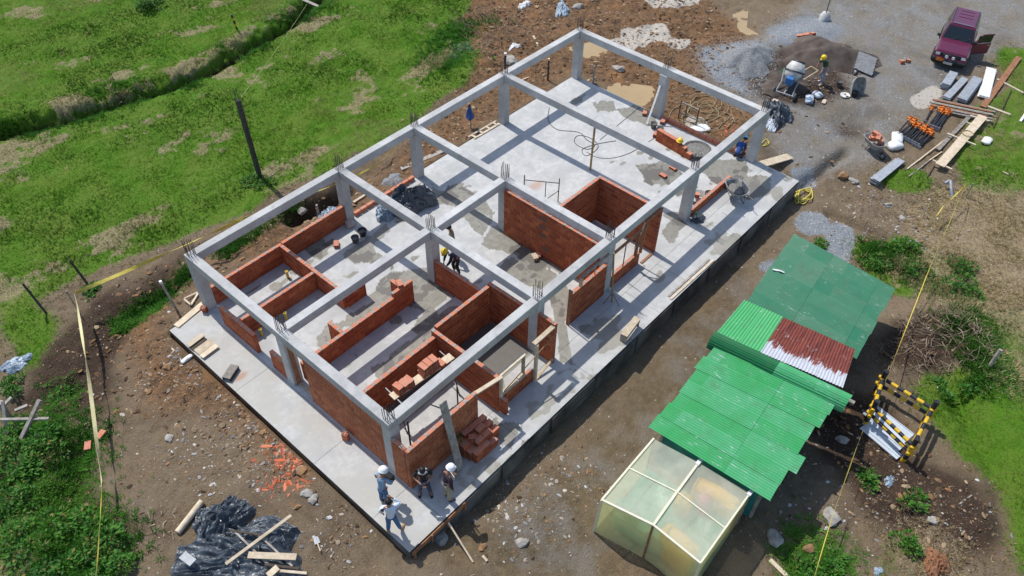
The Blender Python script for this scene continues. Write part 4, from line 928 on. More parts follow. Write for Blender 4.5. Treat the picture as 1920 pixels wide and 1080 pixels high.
for p, q, w, m, l in (((10.78,11.47,-0.11), (13.11,10.89,-0.08), .24, M_GREYWOOD, 'long grey plank on the earth behind the third left column'),
        ((11.95,10.61,-0.09), (12.72,10.49,-0.08), .12, M_GREYWOOD, 'short dark lath beside the long grey plank on the left bank'),
        ((7.73,11.13,-0.1), (8.53,11.22,-0.1), .12, M_PALE, 'pale lath on the earth behind the second left column'),
        ((13.37,10.56,-0.08), (13.82,10.62,-0.08), .2, M_GREYWOOD, 'short grey board end on the left slab edge'),
        ((8.84,11.69,-0.1), (8.93,11.44,-0.1), .1, M_PALE, 'short pale chip board on the left bank'),
        ((21.7,10.59,-0.11), (22.57,9.73,-0.14), .09, M_PALE, 'white lath nailed low beyond the far left column'),
        ((15.17,27.02,-0.27), (14.89,26.05,-0.25), .35, M_GREYWOOD, 'short grey board bridging the meadow ditch'),
        ((17.87,27.99,-0.29), (18.08,26.37,-0.27), .2, M_GREYWOOD, 'grey rail across the ditch at the top of the meadow'),
        ((5.91,-10.07,-0.9), (5.81,-10.75,-0.9), .14, M_PALE, 'pale splintered board beside the plastic tent'),
        ((11.54,-13.63,-0.85), (12.27,-13.82,-0.84), .05, M_GREYWOOD, 'thin stick on dark soil at the lower right'),
        ((19.63,12.42,-0.11), (20.56,12.36,-0.12), .05, M_PALE, 'thin white stick behind the fourth left column'),
        ((0.07,-3.63,-0.76), (0.04,-3.85,-0.75), .08, M_PALE, 'small wood offcut on mud below the pole'),
        ((23.82,14.87,-0.18), (23.43,14.23,-0.16), .12, M_PALE, 'small white board on the earth track behind the building')):
    plank('loose_board', l, 'board', *pg(p, q, .04), w, .04, m)
for i, (p, q) in enumerate([((40, 690), (5, 725))]): pass
t = thing('slatted_boards', 'two pale rails with cross pieces on the left slab edge, like a short ladder', 'wooden rack', (15.35,10.74,0.03)); o_ = Vector(t.location)
for p, q in (((14.42,10.79,0.03), (16.26,10.73,0.03)), ((14.52,10.5,0.03), (16.22,10.45,0.03))): MB().bar(Vector(p) - o_, Vector(q) - o_, .09, .04).build('rail', M_PALE, t)
for k in (.1, .37, .64, .9):
    a = Vector((14.4,10.77,0.05)).lerp(Vector((16.24,10.7,0.05)), k) - o_; b = Vector((14.49,10.48,0.05)).lerp(Vector((16.2,10.43,0.05)), k) - o_
    MB().bar(a, b, .1, .03).build('cross_piece', M_PALE, t)
# props and frames on the slab
def post(name, label, cat, p, h, r, m, top=(0, 0), foot=None):
    mb = MB(); mb.tube([(0, 0, -.15 if foot is None else 0), (top[0], top[1], h)], r, 7)
    return tag(mb.build(name, m, loc=p), label, cat)
post('bamboo_prop', 'bamboo prop holding up the long cross beam in the open hall', 'prop', (X3 - .1, 5.1, 0), 2.28, .05, M_BAMBOO, foot=1)
t = thing('bamboo_prop', 'bamboo prop with a tripod foot outside the fourth right column', 'prop', (10.53,-0.51,0))
MB().tube([(0, 0, 0), (.1, .28, 2.3)], .035, 7).build('pole', M_BAMBOO, t)
for a in (.5, 2.6, 4.7): MB().tube([(.02, .05, .45), (.35 * math.cos(a), .35 * math.sin(a), 0)], .012, 5).build('leg', M_REBAR, t)
t = thing('scaffold', 'thin black steel scaffold frame standing in the open hall', 'scaffold frame', (12.86, 5.97, 0)); v = Vector((.83, -1.22, 0))
for k in (0, 1.0): MB().tube([v * k, v * k + Vector((0, 0, 1.25))], .022, 6).build('upright', M_BLACK, t)
MB().tube([(0, 0, 1.0), tuple(v + Vector((0, 0, 1.0)))], .018, 6).build('rail', M_BLACK, t)
MB().tube([tuple(v * .62), tuple(v * .62 + Vector((0, 0, 1.0)))], .018, 6).build('upright', M_BLACK, t)
MB().tube([tuple(v * .62), tuple(v + Vector((0, 0, .6)))], .015, 6).build('brace', M_BLACK, t)
plank('straightedge', 'white aluminium straightedge leaning against the far middle column', 'straightedge', (21.02,5.28,0.02), (X4 - .42, 5.35, 1.75), .1, .03, M_WHITE, up=(1, 0, .2))
p = (22.49,5.14,0); q = (22.46,4.25,0)
t = thing('steel_stand', 'rusty low steel stand behind the row of bricks at the far edge', 'steel stand', (22.75, 4.6, gh(22.75, 4.6))); 
for y in (0, -1.0):
    MB().tube([(0, y, 0), (0, y, 1.0)], .03, 6).build('upright', M_REBAR, t)
for z in (.35, .92): MB().bar((0, 0, z), (0, -1.0, z), .05, .05).build('rail', M_GREYWOOD, t)
MB().bar((0, -.35, .35), (0, -.35, .92), .04, .04).build('upright', M_REBAR, t)
post('steel_prop', 'black steel prop standing inside the near corner room', 'prop', (.62, -.1, 0), 2.25, .03, M_BLACK, foot=1)
post('steel_prop', 'slim black prop below the right beam near the leaning plank', 'prop', (2.55, -.25, 0), 2.25, .025, M_BLACK, foot=1)
plank('prop_brace', 'thin dark brace bar slung below the right beam near the leaning plank', 'brace', (1.7, .05, 1.9), (1.95, -.4, 1.75), .03, .03, M_BLACK)
# window openings framed in timber
t = thing('window_formwork', 'pale timber window formwork over the knee high sill wall', 'window formwork', (0, 0, 0))
def fm(p, q, w, h, m, n='rail', up=(0, 0, 1)): MB().bar(p, q, w, h, up=up).build(n, m, t)
fm((2.92, -.70, 1.97), (4.0, -.80, 1.85), .13, .06, M_PALE); fm((3.95, -.82, 0), (3.95, -.82, 1.8), .1, .07, M_PALE, 'post')
fm((4.12, -.6, 1.62), (5.35, -.6, 1.62), .13, .06, M_PALE); fm((5.3, -.6, .62), (5.3, -.6, 1.6), .09, .09, M_TIMBER, 'post')
fm((5.65, -.72, 1.95), (6.68, -.70, 1.95), .16, .06, M_PALE); fm((5.72, -.8, 0), (5.72, -.8, 1.92), .11, .09, M_PALE, 'post')
fm((4.12, -.66, .66), (4.9, -.66, .66), .16, .05, M_PALE); fm((5.0, -.66, .66), (5.3, -.66, .68), .16, .05, M_PALE); fm((5.78, -.8, .02), (6.68, -.78, .3), .08, .04, M_TIMBER, 'brace')
MB().tube([(4.1, -.82, 1.0), (6.72, -.85, 1.75)], .018, 6).build('cane', M_BAMBOO, t)
t = thing('window_formwork', 'log lintel and posts over the shoulder high wall left of the bamboo prop', 'window formwork', (0, 0, 0))
MB().tube([(9.1, 0, 2.05), (10.68, 0, 2.05)], .06, 7).build('log', M_GREYWOOD, t)
fm((9.08, 0, 1.6), (9.08, 0, 2.0), .1, .1, M_PALE, 'post'); fm((9.9, .0, 1.6), (9.9, 0, 2.0), .03, .03, M_TIMBER, 'post')
plank('upright_board', 'dark upright board against the left end of the shoulder high wall', 'board', (8.48, -.02, 0), (8.48, -.02, 1.85), .04, .16, M_BROWNWOOD, up=(0, 1, 0))
t = thing('window_formwork', 'reddish log lintel and posts over the low sill wall right of the bamboo prop', 'window formwork', (0, 0, 0))
MB().tube([(11.08, 0, 1.85), (12.75, 0, 1.85)], .06, 7).build('log', M_BROWNWOOD, t)
fm((12.62, 0, .62), (12.62, 0, 1.8), .1, .1, M_BROWNWOOD, 'post'); fm((11.8, 0, .62), (11.8, 0, 1.8), .03, .03, M_BLACK, 'post')
fm((12.9, -.03, .62), (13.0, -.03, 2.2), .12, .05, M_BROWNWOOD, 'post'); fm((12.55, .05, 1.0), (12.95, .0, 2.15), .06, .03, M_PALE, 'brace'); fm((12.94, -.04, 2.2), (14.0, -.04, 2.2), .1, .08, M_BROWNWOOD)
fm((13.0, -.1, .02), (13.8, -.1, .02), .1, .04, M_BROWNWOOD, 'sill')
# small trestle on the right apron
t = thing('wooden_trestle', 'small pale box trestle standing on the right apron', 'trestle', (9.61,-1.95,0), math.atan2(1, .0) * 0 + R(8)); 
MB().box((0.1, 0, .38), (1.05, .26, .03)).build('top', M_PALE, t)
MB().box((-.4, 0, .18), (.03, .26, .36)).build('end_board', M_GREYWOOD, t); MB().box((.6, 0, .18), (.03, .22, .36)).build('end_board', M_DARKWOOD, t)
MB().box((.1, -.12, .3), (1.0, .02, .14)).build('apron_rail', M_PALE, t)
# plumbing stubs
for p, l in (((3.06,9.5,0), 'yellow pipe stub in the left corner room'), ((1.7,7.81,0), 'short yellow pipe stub left of the middle beam end'), ((0.62,7.82,0), 'tall yellow pipe stub just behind the low front wall')):
    mb = MB(); mb.lathe([(.055, 0), (.055, .28), (.062, .28), (.062, .34), (.045, .34), (.045, .2), (.001, .2)], 14); tag(mb.build('pipe_stub', M_YPIPE, loc=p), l, 'pipe')
for p, l, h in (((6.36,2.28,0), 'white conduit stubs in the dark room, left pair', .25), ((5.8,2.42,0), 'white conduit stubs in the dark room, right pair', .2), ((3.56,9.96,0), 'thin white pipe by the left corner room wall', .35), ((4.07,10.64,0), 'thin white pipe behind the cross wall', .5), ((3.32,3.71,0), 'stub of white pipe on the damp floor of the front room', .12)):
    mb = MB()
    for dx_ in (-.06, .06): mb.tube([(dx_, 0, 0), (dx_, .01, h)], .014, 6)
    tag(mb.build('pipe_stub', M_WHITE, loc=p), l, 'pipe')
# buckets, trays, bag
def bucket(p, label, m=M_BUCKET, r=.16, h=.28, fill=None, rot=None):
    t = thing('bucket', label, 'bucket', p, rot=rot)
    mb = MB(); mb.lathe([(r * .75, 0), (r, h), (r * 1.05, h), (r * 1.05, h - .02), (r * .95, h - .02), (r * .72, .02), (.001, .02)], 16); mb.build('shell', m, t)
    MB().lathe([(r * .86, h * .6), (.001, h * .63)], 14).build('mortar_fill', fill or M_CEMENT, t)
    MB().tube([(r * math.cos(a), r * 1.02 * math.sin(a) * .2, h + r * .5 * math.sin(a)) for a in [math.pi * k / 8 for k in range(9)]], .006, 5).build('handle', M_BLACK, t)
    return t
bucket((6.15,9.13,0), 'pale bucket on the floor of the left rear room'); bucket((6.62,9.24,0), 'dark bucket behind the pale one in the left rear room', M_BLACK, .18)
bucket((21.01,4.89,0), 'mortar bucket at the far middle column, left one'); bucket((20.89,4.44,0), 'mortar bucket at the far middle column, nearer one')
bucket((18.34,0.17,0), 'grey bucket on the low wall side near the mortar tray')
bucket(G((31.07,0.21,-0.3)), 'round bucket standing alone left of the upturned barrow'); bucket(G((31.94,-0.55,-0.3)), 'black bucket behind the upturned barrow', M_BLACK); bucket(G((30.76,-0.8,-0.32)), 'black bucket in front of the upturned barrow', M_BLACK)
mb = MB(); mb.lathe([(.001, .02), (.2, .03), (.24, .08), (.25, .08), (.21, 0), (.001, 0)], 16); tag(mb.build('basin', M_WHITE, loc=G((30.49,-0.43,-0.32))), 'white shallow basin beside the upturned barrow', 'basin')
mb = MB(); mb.lathe([(.001, .02), (.3, .03), (.34, .08), (.35, .08), (.31, 0), (.001, 0)], 16); tag(mb.build('basin', M_WHITE, loc=G((33.92,3.29,-0.34))), 'white round basin behind the sand heap', 'basin')
def bag(p, label, m, L=.6, W=.35, H=.16, rz=0, seed=0):
    mb = MB(); mb.ell((0, 0, H * .5), (L * .55, W * .58, H * .6), 14, 8); 
    me = mb.mesh('bag', m); r = random.Random(seed)
    for v in me.vertices:
        v.co.x = max(-L / 2, min(L / 2, v.co.x * 1.25)); v.co.y = max(-W / 2, min(W / 2, v.co.y * 1.25))
        v.co.z = max(0, v.co.z) + .02 * math.sin(v.co.x * 19 + seed) * math.cos(v.co.y * 23)
    return tag(link('sack', me, loc=p, rot=(0, 0, rz)), label, 'sack')
M_SACK = mat('paper_sack', (0.62, 0.58, 0.45), (0.55, 0.35, 0.3), 0.8, 5, .1); M_SACKB = mat('blue_white_sack', (0.62, 0.66, 0.7), (0.12, 0.2, 0.3), 0.7, 3, .1, lo=.45, hi=.5)
bag((6.7,10.16,0), 'open cement sack at the foot of the second left column', M_SACK, rz=1.2)
bag(G((28.8,0.71,-0.35)), 'blue and white cement sack on the ground before the sand heap', M_SACKB, .75, .4, .2, .4, 3); bag(G((29.49,0.62,-0.35)), 'crumpled grey sack beside the blue and white one', M_SACKB, .5, .4, .2, 1.2, 5)
bag(G((29.28,0.1,-0.37)), 'small torn paper sack right of the cement sacks', M_SACK, .4, .2, .06, .2, 5); bag(G((27.39,1.88,-0.3)), 'flat tan sack by the mixer wheels', M_SACK, .6, .3, .06, .2, 6)
bag(G((28.94,-3.92,-0.58)), 'white sack beside the bundle of props, farther one', M_WHITE, .9, .5, .25, .4, 7); bag(G((28.34,-4.07,-0.6)), 'white sack beside the bundle of props, nearer one', M_WHITE, .8, .5, .25, -.5, 9)
bag(G((22.55,3.31,-0.12)), 'flat white sheet of plastic beyond the row of bricks', M_WHITE, 1.1, .6, .05, -.4, 2); bag(G((-1.8,8.9,-0.12), .0), 'white bottle shaped sack piece by the left slab corner', M_WHITE, .45, .16, .1, .1, 2)
bag(G((31.48,-7.25,-0.31)), 'pale crumpled bag on the grass bank behind the planks', M_WHITE, .6, .4, .15, 0, 4)
# stones big enough to tell apart
def rock(p, r, label, m=None, seed=0, flat=.6):
    bm = bmesh.new(); bmesh.ops.create_icosphere(bm, subdivisions=2, radius=r)
    rr = random.Random(seed); ph = [rr.uniform(0, 6) for _ in range(6)]
    for v in bm.verts:
        n = v.co.normalized(); k = 1 + .22 * math.sin(3 * n.x + ph[0]) * math.cos(3 * n.y + ph[1]) + .14 * math.sin(6 * n.z + ph[2] + 4 * n.x)
        v.co = v.co * k; v.co.z *= flat; v.co.x *= 1 + .3 * math.sin(ph[3])
    me = bpy.data.meshes.new('rock'); bm.to_mesh(me); bm.free(); me.materials.append(m or M_STONE)
    return tag(link('rock', me, loc=p, rot=(0, 0, rr.uniform(0, 6))), label, 'rock')
M_STONE = mat('grey_stone', (0.42, 0.40, 0.36), (0.26, 0.24, 0.21), .9, 5, .4)
M_STONEB = mat('brown_stone', (0.34, 0.19, 0.08), (0.2, 0.11, 0.06), .9, 5, .4)
for p, r_, l, m_ in (((24.31,9.37,-0.15), .28, 'large grey boulder beyond the far slab edge', 0), ((20.93,13.94,-0.14), .4, 'big pale boulder behind the fourth left column', 0), ((6,12.52,-0.12), .22, 'grey boulder on the lip of the dug trench', 0), ((-1.88,2.3,-0.15), .2, 'reddish stone by the front slab edge', 1),
        ((28.41,15.36,-0.21), .35, 'pale boulder at the top beside the blue rag', 0), ((11.35,-9.77,-0.89), .22, 'oval grey stone right of the green roof', 0), ((6.6,-9.85,-0.9), .26, 'wide pale stone right of the plastic tent', 0), ((8.48,-10.8,-0.89), .24, 'ring shaped pale stone under the right tape', 0), ((6.99,-10.79,-0.9), .2, 'brown stone at the foot of the right tape', 1),
        ((10.54,-13.27,-0.87), .15, 'long pale stone on the dark soil', 0), ((1.21,-4.18,-0.83), .16, 'blue grey slab of stone in the rubble fan', 0), ((-0.38,-2.31,-0.71), .2, 'blue grey stone in shade beside the pole', 0), ((-2.28,1.55,-0.14), .16, 'pale stone pair left below the apron, upper', 0), ((-2.28,1.27,-0.13), .14, 'pale stone pair left below the apron, lower', 0), ((-4,6.52,-0.18), .13, 'round tan stone on the left rubble bank', 0), ((-2.45,9.06,-0.12), .14, 'orange stone near the gravel spill', 1),
        ((24.38,-5.63,-0.84), .2, 'dark slab stone in the rubble right of the yard', 0), ((24.82,-3.74,-0.77), .18, 'dark broken concrete lump on the yard', 0), ((24.74,-3.25,-0.74), .3, 'flat brown earth slab beside the gully', 1), ((23.9,-6.49,-0.82), .18, 'white stone near the straw bank', 0), ((0.27,-3.44,-0.78), .12, 'small tan rock in the mud below the rubble', 1)):
    rock(G(p, r_ * .15), r_, l, M_STONEB if m_ else None, seed=int(r_ * 1000) + len(l))

# ---------------------------------------------------------------- sheds
def roof_mat(name, c, c2, worn=0.0, ruststart=None):
    m, nt, b = base_mat(name); p = wpos(nt)
    oi = nn(nt, 'ShaderNodeObjectInfo')
    n1 = noise(nt, p, 1.3, 5, 0.6); n2 = noise(nt, scaled(nt, p, (4, .6, 1)), 6, 5, 0.7)
    col = mix(nt, mth(nt, 'MULTIPLY_ADD', oi.outputs['Random'], 0.75, mth(nt, 'MULTIPLY', ramp(nt, n1, .35, .65), 0.4)), c, c2)
    if worn:
        k = mth(nt, 'MULTIPLY', ramp(nt, n2, 0.60, 0.66), ramp(nt, n1, 0.48, 0.58))
        col = mix(nt, mth(nt, 'MULTIPLY', k, worn), col, (0.62, 0.66, 0.66))
    nD = noise(nt, p, 2.3, 6, .75); col = mix(nt, mth(nt, 'MULTIPLY', ramp(nt, nD, .52, .72), .4), col, (0.10, 0.11, 0.06))
    va = nn(nt, 'ShaderNodeAttribute', attribute_name='valley_shade').outputs['Fac']
    col = mix(nt, mth(nt, 'MULTIPLY', mth(nt, 'MULTIPLY', ramp(nt, va, .5, 1), mth(nt, 'ADD', n1, .35)), .55), col, tuple(q * .35 for q in c))  # painted shade: valleys get a darker colour so the corrugation shows
    if ruststart is not None:
        sx = nn(nt, 'ShaderNodeSeparateXYZ'); nt.links.new(p, sx.inputs[0])
        e = mth(nt, 'ADD', sx.outputs[0], mth(nt, 'MULTIPLY', mth(nt, 'SUBTRACT', n1, .5), 1.2))
        e = mth(nt, 'ADD', e, mth(nt, 'MULTIPLY', sx.outputs[1], 0.16)); nS = noise(nt, scaled(nt, p, (.6, 5, 1)), 2, 4, .8); e = mth(nt, 'ADD', e, mth(nt, 'MULTIPLY', mth(nt, 'SUBTRACT', nS, .5), 1.6))
        k = ramp(nt, mth(nt, 'SUBTRACT', e, ruststart), 0.0, 0.08)
        rust = mix(nt, ramp(nt, nS, .3, .7), (0.085, 0.018, 0.016), (0.26, 0.065, 0.04)); rust = mix(nt, mth(nt, 'MULTIPLY', ramp(nt, nD, .6, .68), .7), rust, (.5, .46, .47))
        col = mix(nt, k, mix(nt, n2, (0.42, 0.44, 0.5), (0.6, 0.62, 0.66)), rust)
    nt.links.new(col, b.inputs['Base Color']); b.inputs['Roughness'].default_value = 0.5; b.inputs['Specular IOR Level'].default_value = 0.3
    bump(nt, b, n2, 0.08, 0.01)
    return m
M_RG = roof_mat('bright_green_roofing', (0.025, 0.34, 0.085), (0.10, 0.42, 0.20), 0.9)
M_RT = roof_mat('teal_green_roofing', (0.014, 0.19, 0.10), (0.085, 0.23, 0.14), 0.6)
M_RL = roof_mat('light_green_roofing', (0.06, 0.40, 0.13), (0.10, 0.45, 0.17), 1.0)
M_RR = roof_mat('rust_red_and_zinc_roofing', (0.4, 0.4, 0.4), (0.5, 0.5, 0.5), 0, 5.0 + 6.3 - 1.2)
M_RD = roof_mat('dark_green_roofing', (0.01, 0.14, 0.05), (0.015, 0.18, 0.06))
def sheet(parent, c00, c10, c11, c01, m, along='v', pitch=0.085, amp=0.018, n_=None, name='roof_sheet', curl=0):
    """corrugated sheet between 4 corners (u from c00 to c10, v from c00 to c01). along: direction of the ridges"""
    c00, c10, c11, c01 = map(Vector, (c00, c10, c11, c01))
    across = (c10 - c00).length if along == 'v' else (c01 - c00).length
    nw = max(2, int(across / pitch)); N = nw * 4; Mn = 5
    nrm = (c10 - c00).cross(c01 - c00).normalized()
    if nrm.z < 0: nrm = -nrm
    vs = []
    for i in range(N + 1):
        for j in range(Mn + 1):
            s, t = (i / N, j / Mn) if along == 'v' else (j / Mn, i / N)
            p = (c00 * (1 - s) + c10 * s) * (1 - t) + (c01 * (1 - s) + c11 * s) * t
            vs.append(p + nrm * (amp * math.sin(i * math.pi / 2) + curl * math.sin(j * math.pi / Mn)))
    fs = [(i * (Mn + 1) + j, (i + 1) * (Mn + 1) + j, (i + 1) * (Mn + 1) + j + 1, i * (Mn + 1) + j + 1) for i in range(N) for j in range(Mn)]
    o = Vector(parent.location); 
    me = bpy.data.meshes.new(name); me.from_pydata([tuple(v - o) for v in vs], [], fs); me.materials.append(m)
    at_ = me.attributes.new('valley_shade', 'FLOAT', 'POINT'); at_.data.foreach_set('value', [float(.5 - .5 * math.sin(i * math.pi / 2)) for i in range(N + 1) for j in range(Mn + 1)])
    for p in me.polygons: p.use_smooth = True
    ob = link(name, me, parent)
    return ob
def lerp(a, b, t): return Vector(a).lerp(Vector(b), t)
def roof(parent, A, B, C, D, rows, m, cols=(0, .58, 1), jag=.1, lift=.03, along='v', pitch=.085):
    """A->B along u (rows), A->D along v (columns); sheets overlap like tiles"""
    for i in range(rows):
        j0 = random.uniform(-jag, jag) * .5; j1 = random.uniform(-jag, jag)
        for k in range(len(cols) - 1):
            u0, u1 = i / rows, (i + 1) / rows + .015; v0, v1 = cols[k], cols[k + 1] + (.01 if k < len(cols) - 2 else 0)
            L = (Vector(D) - Vector(A)).length
            a0 = v0 + (j0 / L if k == 0 else 0); a1 = v1 + (j1 / L if k == len(cols) - 2 else 0)
            def pt(u, v): return lerp(lerp(A, B, u), lerp(D, C, u), v)
            z = Vector((0, 0, lift * (.5 + (rows - i) * .6 % 1.3) + .01 * (k % 2) + random.uniform(0, .006)))
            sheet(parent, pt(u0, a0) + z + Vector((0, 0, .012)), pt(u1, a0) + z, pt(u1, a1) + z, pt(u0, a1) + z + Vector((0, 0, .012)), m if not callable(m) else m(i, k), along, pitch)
            # nail rows
def shed_body(t, pts, h, wallm, name='wall', postm=M_GREYWOOD):
    o = Vector(t.location)
    for i, p in enumerate(pts):
        z = gh(p[0], p[1])
        MB().bar(Vector((p[0], p[1], z - .1)) - o, Vector((p[0], p[1], h[i] - .05)) - o, .09, .09).build('post', postm, t)
        q = pts[(i + 1) % len(pts)]; hz = h[(i + 1) % len(pts)]
        zq = gh(q[0], q[1])
        mb = MB(); a, b = Vector((p[0], p[1], z - .1)) - o, Vector((q[0], q[1], zq - .1)) - o
        c, d = Vector((q[0], q[1], hz - .12)) - o, Vector((p[0], p[1], h[i] - .12)) - o
        nrm = (b - a).cross(Vector((0, 0, 1))).normalized() * .02
        mb.add([a - nrm, b - nrm, c - nrm, d - nrm, a + nrm, b + nrm, c + nrm, d + nrm], [(0, 1, 2, 3), (7, 6, 5, 4), (0, 4, 5, 1), (1, 5, 6, 2), (2, 6, 7, 3), (3, 7, 4, 0)])
        mb.build(name, wallm, t)
        MB().bar(d + Vector((0, 0, .04)), c + Vector((0, 0, .04)), .06, .08).build('roof_rail', postm, t)
M_TEALW = mat('teal_board_wall', (0.03, 0.25, 0.24), (0.02, 0.17, 0.17), .7, 4, .2)
M_DWALL = mat('dark_board_wall', (0.12, 0.10, 0.08), (0.07, 0.06, 0.05), .9, 4, .3)
# front shed, bright green
RA, RB, RC, RD_ = (6,-5.23,1.2), (9.94,-5,1.45), (10.7,-9.03,1.4), (6.31,-9.41,1.15)
t = thing('site_shed', 'front shed with bright green corrugated roof in overlapping sheets', 'shed', (8.3, -7.1, gh(8.3, -7.1)))
roof(t, RA, RB, RC, RD_, 7, M_RG, cols=(0, .12, .6, 1), jag=.14)
shed_body(t, [(6.5, -5.5), (10.0, -5.25), (10.4, -8.6), (6.75, -8.9)], (1.12, 1.36, 1.32, 1.1), M_TEALW)
# middle shed, light green, zinc and rust
t = thing('site_shed', 'middle shed with light green, zinc and rust red roof over a dark rolled edge', 'shed', (11.6, -6.9, gh(11.6, -6.9)))
B0_, B1_, B2_, B3_ = (10.32,-4.84,1.75), (12.37,-4.73,1.72), (12.89,-8.64,1.72), (11.09,-9.06,1.75)
for k, (v0, v1, m_) in enumerate([(0, .2, M_RL), (.19, .37, M_RL), (.36, .58, M_RR), (.57, .8, M_RR), (.79, 1.0, M_RR)]):
    z = Vector((0, 0, .012 * (k % 2)))
    p = lambda u, v: lerp(lerp(B0_, B1_, u), lerp(B3_, B2_, u), v) + z
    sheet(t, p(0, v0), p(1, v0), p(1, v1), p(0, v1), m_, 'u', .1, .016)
# dark rolled front sheet
e0, e1 = Vector(B0_) + Vector((-.05, .05, .03)), Vector((10.94,-9.34,1.72))
prof = [(0.06, .02), (-.05, .03), (-.16, -.01), (-.24, -.09), (-.30, -.20), (-.33, -.34), (-.34, -.5)]
for k in range(2):
    a = e0.lerp(e1, k * .5); b = e0.lerp(e1, k * .5 + .52); vs = []
    N = 36; 
    for i in range(N + 1):
        f = i / N * (len(prof) - 1); j = min(int(f), len(prof) - 2); f -= j
        x = prof[j][0] * (1 - f) + prof[j + 1][0] * f + .016 * math.sin(i * math.pi / 2); z = prof[j][1] * (1 - f) + prof[j + 1][1] * f + .012 * math.sin(i * math.pi / 2 + .5) + .012 * k
        for q in (a, b): vs.append(tuple(q + Vector((x, 0, z)) - Vector(t.location)))
    me = bpy.data.meshes.new('edge_sheet'); me.from_pydata(vs, [], [(2 * i, 2 * i + 1, 2 * i + 3, 2 * i + 2) for i in range(N)]); me.materials.append(M_RD if k == 0 else M_RG)
    link('edge_sheet', me, t)
shed_body(t, [(10.75, -5.0), (12.1, -4.95), (12.5, -8.4), (11.1, -8.7)], (1.68, 1.68, 1.68, 1.68), M_DWALL)
plank('beam_end', 'grey beam end sticking out under the middle shed roof', 'beam', Vector((11.14,-9.03,1.3)), Vector((11.16,-9.57,1.3)), .14, .1, M_GREYWOOD)
# rear shed, teal green
t = thing('site_shed', 'rear shed with large flat teal green corrugated roof', 'shed', (14.8, -6.4, gh(14.8, -6.4)))
A0_, A1_, A2_, A3_ = (12.77,-4.67,1.2), (17.38,-4.12,1.1), (17.25,-8.32,1.05), (13.06,-8.82,1.15)
roof(t, A0_, A1_, A2_, A3_, 6, M_RT, cols=(0, .18, .40, .56, .85, 1), jag=.04, lift=.015)
shed_body(t, [(12.9, -5.0), (16.7, -4.6), (16.6, -8.0), (13.1, -8.5)], (1.12, 1.05, 1.0, 1.08), M_DWALL)
bag((15.04,-4.74,1.22), 'white chalk streak of plastic on the teal roof', M_WHITE, .45, .07, .02, -1.2, 1).name = 'plastic_strip'

# plastic tent
def plastic_mat(nm, cb, ct):
    m, nt, b = base_mat(nm); p = wpos(nt)
    n1 = noise(nt, p, 1.6, 4, .5, .6); 
    tr = nn(nt, 'ShaderNodeBsdfTransparent'); tr.inputs[0].default_value = (0.90, 0.94, 0.86, 1)
    tl = nn(nt, 'ShaderNodeBsdfTranslucent'); tl.inputs[0].default_value = ct
    b.inputs['Base Color'].default_value = cb; b.inputs['Roughness'].default_value = 0.35
    bump(nt, b, noise(nt, scaled(nt, p, (1, 2.0, 1)), 1.3, 2, .4, .8), .35, .06)
    s1 = nn(nt, 'ShaderNodeMixShader'); s1.inputs[0].default_value = 0.45
    nt.links.new(b.outputs[0], s1.inputs[1]); nt.links.new(tl.outputs[0], s1.inputs[2])
    s2 = nn(nt, 'ShaderNodeMixShader'); nt.links.new(mth(nt, 'MULTIPLY_ADD', n1, 0.42, 0.18), s2.inputs[0])
    nt.links.new(s1.outputs[0], s2.inputs[1]); nt.links.new(tr.outputs[0], s2.inputs[2])
    nt.links.new(s2.outputs[0], nt.nodes['Material Output'].inputs[0])
    return m
M_FILM = plastic_mat('milky_plastic_roof', (.86, .90, .76, 1), (.96, .96, .74, 1)); M_FILMW = plastic_mat('yellowed_plastic_wall', (.82, .82, .48, 1), (1.0, .95, .48, 1))
M_RAIL = mat('cream_painted_rail', (0.80, 0.76, 0.60), (0.7, 0.65, 0.48), .6, 6, .1)
TZ = 1.0
FL, FR, BLc, BR, MF, MBk = [Vector(v) for v in ((3.11,-5.59,1), (3.4,-8.8,1), (5.91,-5.49,0.98), (6.27,-8.7,0.98), (3.45,-7.18,1.03), (6.1,-7.01,1.02))]
t = thing('plastic_tent', 'milky plastic tent with cream rails in front of the bright green shed', 'tent', (5, -7, gh(5, -7)))
to = Vector(t.location)
def film(name, a, b, c, d, sag=0.0, n=8):
    vs = []; r = random.Random(int(sag * 100) + len(name))
    for i in range(n + 1):
        for j in range(n + 1):
            s, u = i / n, j / n; p = lerp(lerp(a, b, s), lerp(d, c, s), u)
            e = math.sin(math.pi * s) * math.sin(math.pi * u)
            nrm = (Vector(b) - Vector(a)).cross(Vector(d) - Vector(a)).normalized()
            p = p - nrm * abs(sag) * e * (1 if nrm.z > 0 else -1) * (1 + .4 * math.sin(7 * s + 5 * u)) + nrm * .02 * math.sin(9 * s + 4 * u) * e
            vs.append(tuple(p - to))
    me = bpy.data.meshes.new(name); me.from_pydata(vs, [], [(i * (n + 1) + j, (i + 1) * (n + 1) + j, (i + 1) * (n + 1) + j + 1, i * (n + 1) + j + 1) for i in range(n) for j in range(n)])
    me.materials.append(M_FILM if name == 'roof_film' else M_FILMW)
    for p in me.polygons: p.use_smooth = True
    return link(name, me, t)
ML = lerp(FL, BLc, .5) + Vector((0, 0, .02)); MR = lerp(FR, BR, .48); MM = lerp(MF, MBk, .5) + Vector((0, 0, .05))
film('roof_film', FL, MF, MM, ML, .10); film('roof_film', MF, FR, MR, MM, .12); film('roof_film', ML, MM, MBk, BLc, .10); film('roof_film', MM, MR, BR, MBk, .12)
gl = lambda v: Vector((v.x, v.y, gh(v.x, v.y) + .02))
gFL = gl(FL) + Vector((-.05, .05, 0)); gFR = gl(FR) + Vector((-.05, -.05, 0)); gMF = gl(MF) + Vector((-.06, 0, 0)); gBR = gl(BR); gBL = gl(BLc)
